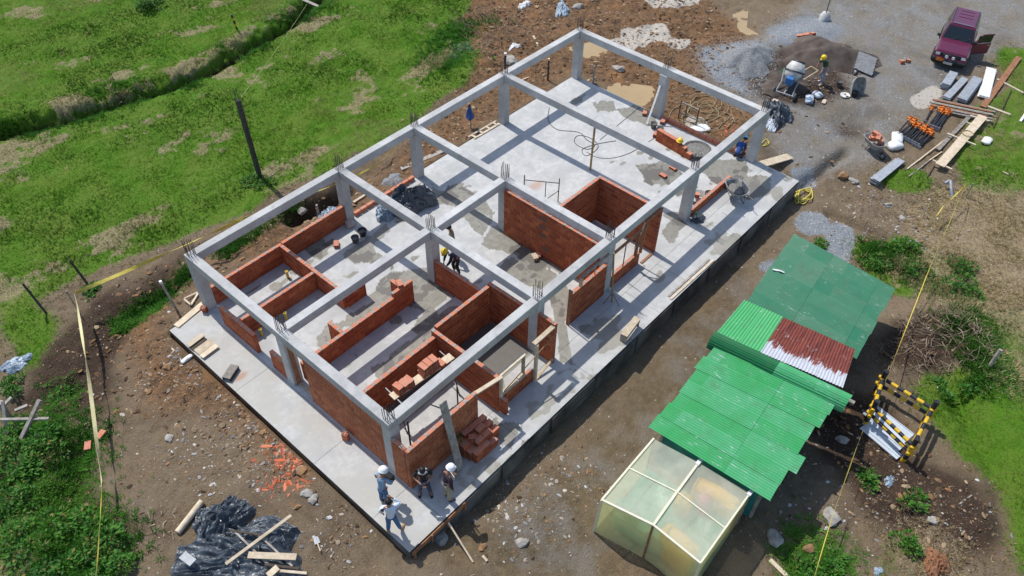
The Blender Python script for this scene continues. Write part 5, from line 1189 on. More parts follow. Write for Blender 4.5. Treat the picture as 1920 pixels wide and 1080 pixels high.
film('wall_film', gFL, gMF, MF, FL, .08); film('wall_film', gMF, gFR, FR, MF, .09); film('wall_film', gFR, gBR, BR, FR, .05); film('wall_film', gFL, gBL, BLc, FL, .04)
for a, b, r_ in ((FL, MF, .03), (MF, FR, .03), (FL, ML, .03), (ML, BLc, .03), (MF, MM, .035), (MM, MBk, .035), (FR, MR, .024), (MR, BR, .024), (ML, MM, .02), (MM, MR, .02)):
    MB().bar(a - to + Vector((0, 0, .02)), b - to + Vector((0, 0, .02)), r_ * 2, r_ * 1.6).build('rail', M_RAIL, t)
for a, b, m_ in ((gFL, FL, M_RAIL), (gMF, MF, M_BROWNWOOD), (gFR, FR, M_RAIL), (gBR, BR, M_GREYWOOD), (gBL, BLc, M_GREYWOOD)): MB().bar(a - to, b - to, .06, .06, up=(1, 0, 0)).build('post', m_, t)
for v in (MBk, BR): MB().box(v - to + Vector((.02, 0, .05)), (.3, .12, .06)).build('rail_end', M_WHITE, t)
# goods inside the tent
M_GY = mat('yellow_tarpaulin', (0.9, 0.5, 0.02), (0.8, 0.4, 0.02), .5, 3, .2); M_GG = mat('green_cloth', (0.16, 0.42, 0.32), (0.08, 0.3, 0.22), .8, 3, .2); M_GP = mat('pink_cloth', (0.7, 0.15, 0.25), (0.6, 0.1, 0.2), .8, 3, .2); M_GB = mat('blue_drum_plastic', (0.05, 0.2, 0.5), (0.04, 0.16, 0.4), .4, 3, .05)
def goods(label, m, c, s, rz=0, name='crate', cat='crate'):
    t_ = thing(name, label, cat, c, rz); MB().box((0, 0, s[2] * .45), (s[0], s[1], s[2] * .9)).build('body', m, t_, bevel=.08)
    mb = MB(); mb.ell((0, 0, s[2] * .86), (s[0] * .52, s[1] * .5, s[2] * .12), 12, 6); mb.build('bulging_top', m, t_)
goods('large yellow crate seen through the front wall of the plastic tent', M_GY, (3.95, -7.9, -.93), (.5, 1.2, 1.5), -.1)
goods('long yellow crate at the back of the plastic tent', M_GY, (5.85, -7.9, -.93), (.5, 1.4, 1.75), .1)
goods('green draped box at the front left of the plastic tent', M_GG, (3.85, -6.1, -.93), (.4, .7, 1.4))
goods('small yellow box in the middle of the plastic tent', M_GY, (5.0, -7.3, -.93), (.5, .5, 1.75), .5)
goods('pink bundle near the back of the plastic tent', M_GP, (5.4, -7.75, -.93), (.35, .35, 1.75), .3)
goods('green mat box across the tent middle', M_GG, (4.7, -7.2, -.93), (2.0, 2.9, 1.0), .1)

# ---------------------------------------------------------------- barricade
def stripes(t, name, p, q, r, n, first=0):
    p = Vector(p); q = Vector(q); mb = MB()
    for i in range(n):
        mb.tube([p.lerp(q, i / n), p.lerp(q, (i + 1) / n)], r, 8, mi=(i + first) % 2, cap=(i in (0, n - 1)))
    mb.build(name, [M_YEL, M_BLACK], t)
t = thing('striped_barricade', 'yellow and black striped pole corral around flat metal sheets', 'barricade', (0, 0, 0))
gA, gB_, gC, gD = [Vector(G(v)) for v in ((13.99,-9.72,-0.83), (13.82,-11.52,-0.82), (12.55,-10.03,-0.88), (12.04,-11.63,-0.89))]
H_ = 1.3
tops = []
for g_p in (gA, gB_, gC, gD):
    tp = g_p + Vector((0, 0, H_)); tops.append(tp); stripes(t, 'post', g_p - Vector((0, 0, .2)), tp, .09, 4 if g_p is not gC else 4)
tA, tB, tC, tD = tops
for a, b, n in ((gA, gB_, 9), (gC, gD, 11), (gA, gC, 7), (gB_, gD, 7)):
    for z in (.55, .9):
        d_ = (b - a).normalized() * .15
        stripes(t, 'rail', a + Vector((0, 0, z)) - d_, b + Vector((0, 0, z)) + d_, .068, n)
M_ZINC = mat('pale_zinc_sheet', (0.62, 0.68, 0.75), (0.5, 0.56, 0.62), .4, 2, .1)
for i, (a, b, w) in enumerate((((13.2,-9.86,-0.86), (12.9,-11.42,-0.87), .7), ((12.67,-10,-0.88), (12.43,-11.4,-0.89), .42), ((12.35,-10.02,-0.89), (12.01,-11.48,-0.89), .3))):
    a = G(a, .06); b = G(b, .06); c = (Vector(a) + Vector(b)) / 2; mb = MB()
    d = (Vector(b) - Vector(a)); L = d.length; M3 = Matrix.Rotation(math.atan2(d.y, d.x), 3, 'Z')
    mb.box((0, 0, 0), (L, w, .02), M=M3)
    for s in (-1, 0, 1): mb.box(M3 @ Vector((0, s * w * .45, .02)), (L, .03, .04), M=M3)
    tag(mb.build('metal_sheet', M_ZINC, loc=c), ('widest pale metal sheet inside the striped corral', 'middle pale metal sheet inside the striped corral', 'narrow pale metal sheet at the front rail of the corral')[i], 'metal sheet')

# ---------------------------------------------------------------- metal forms, props, lumber
def stack(label, p, q, w, n, m, name='form_panel', t=.05, skew=.03, pm=None):
    a = Vector(G(p)); b = Vector(G(q)); z = min(a.z, b.z); a.z = b.z = z
    d = b - a; L = d.length; ang = math.atan2(d.y, d.x); c = (a + b) / 2
    root = thing('panel_stack', label, 'stack', c, ang)
    for i in range(n):
        mb = MB(); mb.box((random.uniform(-.04, .04), random.uniform(-1, 1) * skew, .05 + i * (t + .012) + t / 2), (L, w, t)); mb.build(name, m, root, bevel=.006, rot=(0, 0, random.uniform(-.03, .03)))
    for x in (-.35, .35): MB().box((L * x, 0, .022), (.08, w * 1.1, .05)).build('bearer', M_DARKWOOD, root)
stack('short stack of grey steel form panels nearest the car', (34.65,-3.92,-0.35), (36.12,-3.76,-0.31), .42, 5, M_STEEL)
stack('narrow long stack of grey steel form panels, second from the car', (33.73,-4.41,-0.37), (36.23,-4.4,-0.32), .36, 3, M_STEEL)
stack('wide long stack of grey steel form panels next to the white boards', (33.97,-5.1,-0.37), (36.63,-4.9,-0.32), .48, 4, M_STEEL)
stack('stack of grey steel form panels lying alone on the yard edge', (25.15,-4.53,-0.78), (27.44,-4.74,-0.6), .36, 5, M_STEEL, skew=.06)
stack('stack of long whitewashed boards beside the orange plank', (35.1,-5.76,-0.36), (38.18,-5.1,-0.31), .5, 3, M_WHITE, 'board', .04)
plank('long_board', 'long orange brown plank on the grass bank at the upper right', 'plank', *pg((34.18,-6.06,-0.35), (40.71,-5.72,-0.34), .12), .3, .06, M_BROWNWOOD)
plank('log_bearer', 'thin pale log under the orange plank, upper one', 'log', *pg((37.47,-5.63,-0.32), (37.13,-7.12,-0.36), .04), .12, .1, M_PALE)
plank('log_bearer', 'thin pale log under the orange plank, lower one', 'log', *pg((34.47,-6.02,-0.35), (34.5,-7.32,-0.34), .04), .14, .1, M_PALE)
for i in range(7):
    o_ = i * .16
    a = Vector(G((33.06,-4.09,-0.38), .1 + .05 * (i % 2))); b = Vector(G((33.6,-6.66,-0.33), .12 + .05 * (i % 2))); d = (b - a).normalized(); s = Vector((-d.y, d.x, 0)) * -1
    plank('lumber', '%s %s plank of the loose lumber row behind the props, counted from the back' % (ORD[i], 'reddish' if i % 3 == 1 else 'grey'), 'plank', a + s * (o_ - .3) + d * random.uniform(-.3, .2), b + s * (o_ - .45) + d * random.uniform(-.3, .2), .13, .05, (M_GREYWOOD, M_BROWNWOOD, M_GREYWOOD)[i % 3], group='planks in the loose lumber row')
plank('grey_beam', 'long grey beam lying between the props and the long pale plank', 'beam', *pg((29.41,-5.74,-0.52), (32.96,-5.87,-0.34), .1), .2, .1, M_GREYWOOD)
pa, pb = pg((28.01,-6.33,-0.59), (32.98,-6.41,-0.33), .32)
t = thing('trestle_plank', 'long pale plank raised on cross sticks, scaffold coil resting in its middle', 'plank', (0, 0, 0))
MB().bar(pa, pb, .42, .05).build('plank', M_PALE, t)
for p, q in (((28.27,-5.91,-0.59), (28.1,-6.86,-0.58)), ((30.6,-5.62,-0.43), (30.52,-7,-0.35)), ((32.05,-5.98,-0.34), (32.02,-6.6,-0.32)), ((32.73,-5.9,-0.34), (32.81,-6.78,-0.31))):
    MB().bar(G(p, .26), G(q, .26), .08, .06).build('cross_stick', M_PALE, t)
for k in (.12, .5, .88):
    p = Vector(pa).lerp(Vector(pb), k)
    for s in (-1, 1): MB().bar(p + Vector((0, 0, -.03)), p + Vector((.15 * s, .3 * s, -.42)), .05, .05).build('leg', M_GREYWOOD, t)
mb = MB(); cc_ = Vector((30.52,-6.35,0)); cc_ = Vector(pa).lerp(Vector(pb), .62); mb.tube([cc_ + Vector((.25 * math.cos(a), .25 * math.sin(a), .06)) for a in [k * .45 for k in range(15)]], .02, 5)
tag(mb.build('rope_coil', M_ROPE), 'small ring of rope on the raised pale plank', 'rope')
for p, q, w, m_, l in (((27.1,-5.25,-0.61), (30.33,-5.68,-0.44), .06, M_PALE, 'thin pale stick along the ground below the bundle of props'), ((28.41,-5.76,-0.58), (29.46,-5.94,-0.51), .05, M_PALE, 'short thin stick by the cross sticks'), ((26.64,-5.54,-0.64), (28.58,-5.78,-0.58), .06, M_GREYWOOD, 'thin grey stick lowest on the bank'),
        ((27.13,-6.19,-0.63), (28.31,-6.07,-0.58), .04, M_DARKWOOD, 'dark thin stick beside the raised plank'), ((32.82,-7.08,-0.31), (36.98,-6.55,-0.35), .04, M_DARKWOOD, 'long dark rod lying over the bank'), ((34.25,-7.88,-0.33), (35.53,-7.82,-0.36), .12, M_WHITE, 'short white board at the right edge of the photo'), ((29.76,-8.64,-0.43), (29.71,-8.91,-0.44), .05, M_PALE, 'tiny pale peg in the grass at the right')):
    plank('stick', l, 'stick', *pg(p, q, .05), w, .04, m_)
def steel_prop(a, b, label, group):
    a = Vector(a); b = Vector(b); d = b - a; L = d.length
    t = thing('steel_prop', label, 'steel prop', a, rot=d.to_track_quat('X', 'Z').to_euler(), group=group)
    MB().tube([(0, 0, 0), (L * .82, 0, 0)], .04, 7).build('tube', M_BLACK, t)
    mb = MB(); mb.tube([(L * .8, 0, 0), (L, 0, 0)], .055, 7); mb.box((L * .9, .05, .05), (.1, .16, .06)); mb.box((L, 0, 0), (.03, .18, .18)); mb.build('head', M_ORANGE, t)
    MB().box((0, 0, 0), (.02, .15, .15)).build('foot_plate', M_STEEL, t)
g = 'black steel props with orange heads in the nearer bundle'
for i in range(15):
    k = i / 14; a = Vector(G((29.18,-3.76,-0.56))).lerp(Vector(G((29.04,-5,-0.57))), k); b = Vector(G((30.76,-3.81,-0.46))).lerp(Vector(G((30.41,-5.08,-0.47))), k)
    steel_prop(a + Vector((0, 0, .08 + .1 * (i % 2))), b + Vector((random.uniform(-.15, .15), random.uniform(-.1, .1), .1 + .12 * ((i + 1) % 2))), 'black steel prop, %s from the left in the nearer bundle beside the white sacks' % ORD[i], g)
g = 'black steel props with orange heads in the farther bundle'
for i in range(8):
    k = i / 7; a = Vector(G((30.82,-4.62,-0.46))).lerp(Vector(G((30.88,-5.12,-0.44))), k); b = Vector(G((32.7,-4.54,-0.39))).lerp(Vector(G((32.54,-5.09,-0.38))), k)
    steel_prop(a + Vector((0, 0, .08 + .1 * (i % 2))), b + Vector((random.uniform(-.15, .15), random.uniform(-.1, .1), .12 + .1 * ((i + 1) % 2))), 'black steel prop, %s from the left in the farther bundle against the lumber' % ORD[i], g)
steel_prop(G((31.08,-4.4,-0.45), .1), G((32.45,-4.18,-0.4), .12), 'single grey prop with a small orange head left of the farther bundle', None)
M_SLAT = mat('dusty_grey_steel', (0.23, 0.24, 0.25), (0.15, 0.155, 0.165), .7, 6, .2)
# tilted panel of grey steel channels
t = thing('channel_panel', 'grey slotted steel panel propped up on the yard behind the upturned barrow', 'steel panel', G((33.39,-0.18,-0.31)), 0)
o_ = Vector(t.location); c4_ = [Vector(v) - o_ for v in ((33.96,0.65,0.35), (33.9,-0.4,0.35), (32.61,-0.77,-0.2), (33.13,0.37,-0.2))]; c4_[2] = c4_[1] + c4_[3] - c4_[0]
for i in range(6):
    u0, u1 = i / 6, (i + 1) / 6
    a = c4_[0].lerp(c4_[3], (u0 + u1) / 2); b = c4_[1].lerp(c4_[2], (u0 + u1) / 2); w = (c4_[0] - c4_[3]).length / 6 * .93
    up = (c4_[1] - c4_[0]).cross(c4_[3] - c4_[0]).normalized()
    if up.z < 0: up = -up
    MB().bar(a, b, w, .06, up=up).build('slat', M_SLAT, t)
for k in (0, .5, 1): MB().bar(c4_[0].lerp(c4_[1], k) - up * .06, c4_[3].lerp(c4_[2], k) - up * .06, .06, .06, up=up).build('back_rail', M_BLACK, t)
# concrete footing with rod
t = thing('footing', 'round concrete footing with an upright rod at the top of the yard', 'footing', G((37.05,4.06,-0.35)))
mb = MB(); mb.lathe([(.3, -.1), (.3, .3), (.22, .32), (.22, .45), (.001, .45)], 14); mb.build('block', M_CON, t); MB().tube([(0, 0, .4), (0, 0, 1.6)], .025, 6).build('rod', M_BLACK, t)

# ---------------------------------------------------------------- barrows and mixer
def wheelbarrow(label, loc, rz, m, load=None, rot=None, fill=None):
    t = thing('wheelbarrow', label, 'wheelbarrow', loc, rz, rot=rot)
    mb = MB(); n = 20; rings = []
    for r_, z, dx in ((.30, .32, .05), (.42, .48, 0), (.50, .66, -.02), (.52, .66, -.02), (.47, .64, -.02), (.38, .48, 0), (.26, .36, .05)):
        rings.append([(dx + r_ * 1.15 * math.copysign(abs(math.cos(a)) ** .6, math.cos(a)), r_ * .78 * math.copysign(abs(math.sin(a)) ** .6, math.sin(a)), z) for a in [2 * math.pi * k / n for k in range(n)]])
    vs = [v for r_ in rings for v in r_]; fs = [(i * n + k, i * n + (k + 1) % n, (i + 1) * n + (k + 1) % n, (i + 1) * n + k) for i in range(len(rings) - 1) for k in range(n)]
    fs += [tuple(range(n)), tuple(range(len(vs) - n, len(vs)))]
    mb.add(vs, fs); mb.build('tray', m, t)
    rim = MB(); rim.tube([(-.02 + .59 * math.copysign(abs(math.cos(a)) ** .6, math.cos(a)), .40 * math.copysign(abs(math.sin(a)) ** .6, math.sin(a)), .665) for a in [2 * math.pi * k / 24 for k in range(25)]], .014, 5); rim.build('rim', M_STEEL, t)
    for s in (-1, 1):
        MB().tube([(.75, s * .08, .2), (.1, s * .22, .30), (-.5, s * .28, .5), (-.95, s * .3, .62)], .018, 6).build('handle', M_GREYWOOD, t)
        MB().tube([(-.35, s * .25, .45), (-.42, s * .26, 0), (-.2, s * .25, 0), (-.1, s * .22, .3)], .016, 6).build('leg', M_BLACK, t)
    w = MB(); w.lathe([(.1, -.03), (.17, -.045), (.2, 0), (.17, .045), (.1, .03)], 18, c=(.72, 0, .2), M=Matrix.Rotation(math.pi / 2, 3, 'X')); wh = w.build('wheel', M_RUBBER, t)
    w = MB(); w.lathe([(.001, -.03), (.1, -.03), (.1, .03), (.001, .03)], 12, c=(.72, 0, .2), M=Matrix.Rotation(math.pi / 2, 3, 'X')); w.build('rim', M_STEEL, wh)
    if fill: mb = MB(); mb.ell((0, 0, .5), (.44, .3, .09), 14, 6); mb.build('load', fill, t)
    return t
M_BGREY = mat('cement_crusted_steel', (0.40, 0.39, 0.36), (0.2, 0.2, 0.19), .8, 8, .4)
wheelbarrow('grey wheelbarrow with cement crusts beside the two course wall', (19.05,-0.7,0), 1.0, M_BGREY, fill=M_CEMENT)
wb = wheelbarrow('wheelbarrow piled with red bricks standing on the yard', G((27.39,-3.41,-0.6)), -2.1, M_BGREY)
bl = Vector(wb.location)
for i in range(7): put_brick((bl.x + random.uniform(-.22, .22), bl.y + random.uniform(-.2, .2), bl.z + .6 + .06 * i), random.uniform(0, 3), '%s brick up in the load of the wheelbarrow on the yard' % ORD[i], 'bricks loaded in the wheelbarrow', HBM, random.uniform(-.3, .3))
q = Vector(G((31.31,-0.26,-0.3))); wheelbarrow('upturned grey wheelbarrow with white handle by the slotted panel', (q.x, q.y, q.z + .15), 0, M_BGREY, rot=(R(20), R(-70), R(40)))
mb = MB(); mb.ell((0, 0, .1), (.42, .3, .16), 14, 6); tr_ = thing('mortar_tray', 'white edged mortar tray half hidden by the third right column', 'tray', (17.92,0.41,0), .8)
mb = MB(); mb.lathe([(.25, .02), (.42, .2), (.45, .2), (.27, 0), (.001, 0)], 16); mb.build('tray', M_BGREY, tr_)
# mortar tub near helmet stack
t = thing('mortar_tub', 'dark round mortar tub between the long brick stack and the right beam', 'tub', (20.79,2.32,0))
mb = MB(); mb.lathe([(.5, .02), (.62, .2), (.65, .2), (.53, 0), (.001, 0)], 18); mb.build('tub', M_BUCKET, t); MB().lathe([(.56, .12), (.001, .15)], 16).build('mortar_fill', M_CEMENT, t)
# mixer
mx = Vector(G((28.81,1.94,-0.32)))
t = thing('concrete_mixer', 'small concrete mixer with pale drum and wheeled stand before the sand heap', 'concrete mixer', mx, R(8)); t.scale = (1.15,) * 3
M_DRUM = mat('dusty_white_drum', (0.66, 0.66, 0.64), (0.42, 0.41, 0.38), .6, 5, .2)
M3 = Matrix.Rotation(R(30), 3, 'Y')
mb = MB(); mb.lathe([(.001, -.42), (.26, -.42), (.40, -.2), (.42, .1), (.28, .42), (.27, .42), (.38, .1), (.36, -.15), (.001, -.3)], 20, c=(.35, 0, .85), M=M3); dr = mb.build('drum', M_DRUM, t)
MB().lathe([(.30, .40), (.30, .45), (.27, .45), (.27, .40)], 20, c=(.35, 0, .85), M=M3).build('drum_lip', M_BLACK, dr)
MB().lathe([(.435, -.05), (.435, .02), (.41, .02)], 20, c=(.35, 0, .85), M=M3).build('ring_gear', M_BLACK, dr)
for s in (-1, 1):
    MB().tube([(-.5, s * .38, .12), (-.1, s * .34, .45), (.3, s * .46, .85)], .03, 6).build('stand_leg', M_STEEL, t)
    w = MB(); w.lathe([(.001, -.04), (.14, -.04), (.17, 0), (.14, .04), (.001, .04)], 16, c=(-.5, s * .48, .15), M=Matrix.Rotation(math.pi / 2, 3, 'X')); w.build('wheel', M_BUCKET, t)
MB().tube([(-.5, -.5, .15), (-.5, .5, .15)], .028, 6).build('axle', M_STEEL, t); MB().tube([(-.5, 0, .15), (.1, 0, .35), (.8, 0, .02)], .03, 6).build('stand_beam', M_STEEL, t)
MB().box((-.12, 0, .62), (.3, .36, .34)).build('motor_box', M_GB, t, bevel=.03)
MB().tube([(.35, .46, .85), (.2, .62, .6), (.35, .7, .45)], .022, 6).build('tilt_handle', mat('green_paint', (.03, .3, .12), None, .5), t)
# sieve frame held over the drum
t = thing('sand_sieve', 'wooden sand sieve frame held out between the worker and the mixer', 'sieve', (0, 0, 0))
s4 = [Vector(v) for v in ((30.47,1.7,0.5), (29.9,1.09,0.75), (28.95,1.34,0.55), (29.61,1.83,0.45))]
for i in range(4): MB().bar(s4[i], s4[(i + 1) % 4], .05, .08).build('rail', M_TIMBER, t)
m, nt, b = base_mat('wire_mesh'); b.inputs['Base Color'].default_value = (.08, .07, .06, 1)
mb = MB()
for k in range(1, 12):
    mb.bar(s4[0].lerp(s4[1], k / 12), s4[3].lerp(s4[2], k / 12), .006, .006); mb.bar(s4[0].lerp(s4[3], k / 12), s4[1].lerp(s4[2], k / 12), .006, .006)
tag(mb.build('mesh', m, t), kind='stuff')
# heaps
def heap(name, label, cat, c, rx, ry, h, m, seed, cut=0, rz=0):
    n = 40; vs = []; 
    for i in range(n + 1):
        for j in range(n + 1):
            x = (i / n * 2 - 1); y = (j / n * 2 - 1); r_ = math.hypot(x, y)
            w_ = 1 + .18 * math.sin(3 * math.atan2(y, x) + seed) + .1 * math.sin(7 * math.atan2(y, x) + seed)
            z = max(0, 1 - (r_ / w_) ** 1.5)
            z *= 1 + .25 * float(fbm(np.array(x * 2.), np.array(y * 2.), 1.5, seed + 300))
            if cut: z *= min(1, max(.25, 1 - cut * max(0, (-y + .1 * math.sin(5 * x)) * 1.2)))
            X_, Y_ = x * rx * math.cos(rz) - y * ry * math.sin(rz), x * rx * math.sin(rz) + y * ry * math.cos(rz)
            vs.append((X_, Y_, gh(c[0] + X_, c[1] + Y_) - c[2] + z * h - .03 - (.15 if r_ > w_ * .98 else 0)))
    me = bpy.data.meshes.new(name); me.from_pydata(vs, [], [(i * (n + 1) + j, (i + 1) * (n + 1) + j, (i + 1) * (n + 1) + j + 1, i * (n + 1) + j + 1) for i in range(n) for j in range(n)]); me.materials.append(m)
    for p in me.polygons: p.use_smooth = True
    return tag(link(name, me, loc=c), label, cat)
M_SAND = mat('dark_river_sand', (0.13, 0.103, 0.085), (0.048, 0.034, 0.026), .95, .9, .6, .04)
heap('sand_pile', 'dark brown sand heap behind the worker and mixer', 'sand heap', G((33.05,2.02,-0.32)), 2.9, 2.0, 1.0, M_SAND, 3, cut=.8, rz=R(-40))
heap('sand_pile', 'low dark sand heap under the concrete mixer', 'sand heap', G((29.25,2.36,-0.33)), 1.6, 1.2, .35, M_SAND, 5)
M_GRV = mat('dark_grey_gravel', (0.36, 0.37, 0.38), (0.16, 0.165, 0.17), .95, 14, .9, .05)
heap('gravel_pile', 'grey gravel heap left of the mixer', 'gravel heap', G((29.89,4.85,-0.31)), 1.7, 1.4, .55, M_GRV, 8)
heap('gravel_pile', 'small heap of grey gravel beyond the left slab edge', 'gravel heap', G((9.97,11.11,-0.12)), .55, .45, .2, M_GRV, 12)

# ---------------------------------------------------------------- the small off-road car
M_CAR = mat('maroon_car_paint', (0.125, 0.014, 0.046), (0.11, 0.012, 0.04), .22, 1, 0); M_CAR.node_tree.nodes['Principled BSDF'].inputs['Coat Weight'].default_value = .6
M_GLASS, nt, b = base_mat('dark_car_glass'); b.inputs['Base Color'].default_value = (.012, .018, .022, 1); b.inputs['Roughness'].default_value = .06; b.inputs['Specular IOR Level'].default_value = .8
M_LAMP, nt, b = base_mat('headlight_glass'); b.inputs['Base Color'].default_value = (.8, .82, .82, 1); b.inputs['Roughness'].default_value = .1
M_CHROME, nt, b = base_mat('dull_chrome'); b.inputs['Base Color'].default_value = (.6, .6, .62, 1); b.inputs['Metallic'].default_value = 1; b.inputs['Roughness'].default_value = .3
cc_ = Vector(G((38.75, -2.75)))
car = thing('parked_car', 'maroon boxy off-road car with its side door open at the top right', 'car', cc_, math.atan2(-.21, -.977))
# local frame: +x front, y left(+)/right(-), built length 4.3, width 1.68
# body shell with rounded sides
mb = MB()
mb.prism([(2.05, .42), (2.1, .62), (2.06, .86), (.75, 1.0), (-1.95, 1.0), (-2.0, .45), (-1.75, .38), (1.8, .38)], -.83, .83)
mb.build('body', M_CAR, car, bevel=.05)
mb = MB(); mb.prism([(2.02, .87), (.8, 1.0), (.78, 1.055), (1.2, 1.03), (1.95, .92)], -.72, .72); mb.build('bonnet', M_CAR, car, bevel=.015)
# cabin: tapered
def frus(mb, z0, z1, x0a, x0b, x1a, x1b, w0, w1, mi=0):
    mb.add([(x0a, -w0, z0), (x0b, -w0, z0), (x0b, w0, z0), (x0a, w0, z0), (x1a, -w1, z1), (x1b, -w1, z1), (x1b, w1, z1), (x1a, w1, z1)], [(0, 3, 2, 1), (4, 5, 6, 7), (0, 1, 5, 4), (1, 2, 6, 5), (2, 3, 7, 6), (3, 0, 4, 7)], mi)
mb = MB(); frus(mb, .99, 1.62, -1.97, .82, -1.85, .28, .80, .66); mb.build('cabin', M_CAR, car, bevel=.03)
mb = MB(); frus(mb, 1.6, 1.67, -1.88, .3, -1.84, .22, .68, .62); rf_ = mb.build('roof', M_CAR, car, bevel=.02)
for y in (-.6, .6): MB().bar((-1.75, y, 1.72), (.05, y, 1.72), .03, .03).build('roof_rack_rail', M_BLACK, rf_)
MB().bar((.2, -.5, 1.70), (.2, .5, 1.70), .05, .03).build('roof_strip', M_CHROME, rf_)
for x in (-1.5, -1.1, -.7): MB().bar((x, -.35, 1.68), (x + .0, .35, 1.68), .03, .012).build('roof_rib', M_CAR, rf_)
mb = MB(); mb.add([(.805, -.70, 1.05), (.805, .70, 1.05), (.36, .60, 1.57), (.36, -.60, 1.57), (.835, -.72, 1.03), (.835, .72, 1.03), (.35, .62, 1.585), (.35, -.62, 1.585)], [(0, 1, 2, 3), (7, 6, 5, 4), (0, 4, 5, 1), (1, 5, 6, 2), (2, 6, 7, 3), (3, 7, 4, 0)]); ws = mb.build('windscreen', M_GLASS, car)
for y in (-.3, .25): MB().bar((.85, y, 1.06), (.72, y + .35, 1.24), .015, .015).build('wiper', M_BLACK, ws)
for s in (-1, 1):
    for xa, xb, xc, xd in ((.62, .25, -.35, -.35), (-.45, -.45, -1.15, -1.1), (-1.25, -1.2, -1.85, -1.78)):
        mb = MB(); o1, o2 = .808 * s, .69 * s
        mb.add([(xa, o1, 1.06), (xb, o2, 1.54), (xd, o2, 1.54), (xc, o1, 1.06), (xa, o1 - .02 * s, 1.06), (xb, o2 - .02 * s, 1.54), (xd, o2 - .02 * s, 1.54), (xc, o1 - .02 * s, 1.06)], [(0, 1, 2, 3), (7, 6, 5, 4), (0, 4, 5, 1), (1, 5, 6, 2), (2, 6, 7, 3), (3, 7, 4, 0)]); mb.build('side_window', M_GLASS, car)
    for x in (1.35, -1.3):
        w = MB(); Mx = Matrix.Rotation(math.pi / 2, 3, 'X')
        w.lathe([(.2, -.1), (.33, -.11), (.37, -.06), (.37, .06), (.33, .11), (.2, .1)], 22, c=(x, s * .78, .37), M=Mx); wo = w.build('wheel', M_RUBBER, car)
        w = MB(); w.lathe([(.001, -.09), (.2, -.09), (.21, .09), (.001, .09)], 16, c=(x, s * .785, .37), M=Mx); w.build('rim', M_CHROME, wo)
        mb = MB(); mb.tube([(x + .44 * math.cos(a), s * .83, .37 + .44 * math.sin(a)) for a in [k * math.pi / 10 for k in range(11)]], .035, 6); mb.build('wheel_arch', M_BLACK, car)
    MB().box((.72, s * .93, 1.1), (.1, .2, .14)).build('wing_mirror', M_BLACK, car, bevel=.02)
    mb = MB(); mb.box((2.10, s * .64, .74), (.03, .22, .15)); hl = mb.build('headlight', M_LAMP, car, bevel=.012)
    MB().box((2.085, s * .64, .74), (.04, .27, .19)).build('bezel', M_BLACK, hl)
    mb = MB(); mb.lathe([(.001, .0), (.085, .0), (.08, .05), (.001, .06)], 14, c=(2.22, s * .17, .72), M=Matrix.Rotation(math.pi / 2, 3, 'Y')); mb.build('spot_lamp', M_LAMP, car)
    mb = MB(); mb.box((2.16, s * .72, .52), (.1, .12, .06)); mb.build('indicator', M_ORANGE, car)
mb = MB(); mb.box((2.085, 0, .74), (.035, 1.0, .2))
for k in range(9): mb.box((2.105, -.4 + .1 * k, .74), (.02, .02, .18))
mb.build('grille', M_BLACK, car)
MB().box((2.17, 0, .5), (.18, 1.66, .16)).build('bumper', M_BLACK, car, bevel=.03)
MB().box((2.14, 0, .6), (.12, 1.5, .06)).build('bumper_top', M_CAR, car, bevel=.02)
mb = MB(); mb.tube([(2.25, -.38, .4), (2.28, -.36, .85), (2.28, .36, .85), (2.25, .38, .4)], .03, 8); mb.build('bull_bar', M_BLACK, car)
MB().box((2.3, -.0, .44), (.14, .45, .14)).build('winch', M_CHROME, car, bevel=.02)
pl_ = MB().box((2.28, -.45, .53), (.02, .36, .17)).build('number_plate', M_ORANGE, car)
MB().box((0, 0, .42), (3.9, 1.5, .2)).build('chassis', M_BLACK, car)
dr_ = bpy.data.objects.new('front_door', None)
mb = MB(); mb.box((-.5, 0, .7), (1.0, .05, .6)); mb.prism([(0, 1.0), (-.02, 1.05), (-.35, 1.52), (-1.0, 1.52), (-1.0, 1.46), (-.38, 1.46), (-.09, 1.02)], -.02, .02)
do = mb.build('front_door', M_CAR, car, loc=(.62, .86, 0), rot=(0, 0, R(-52)))
MB().box((-.55, 0, 1.24), (.82, .012, .42)).build('pane', M_GLASS, do); MB().box((-.85, .035, .9), (.14, .03, .04)).build('handle', M_CHROME, do); MB().box((-.5, -.04, .72), (.9, .03, .5)).build('trim', M_BLACK, do)
MB().box((.1, .82, .75), (1.0, .03, .5)).build('door_opening', M_BLACK, car)

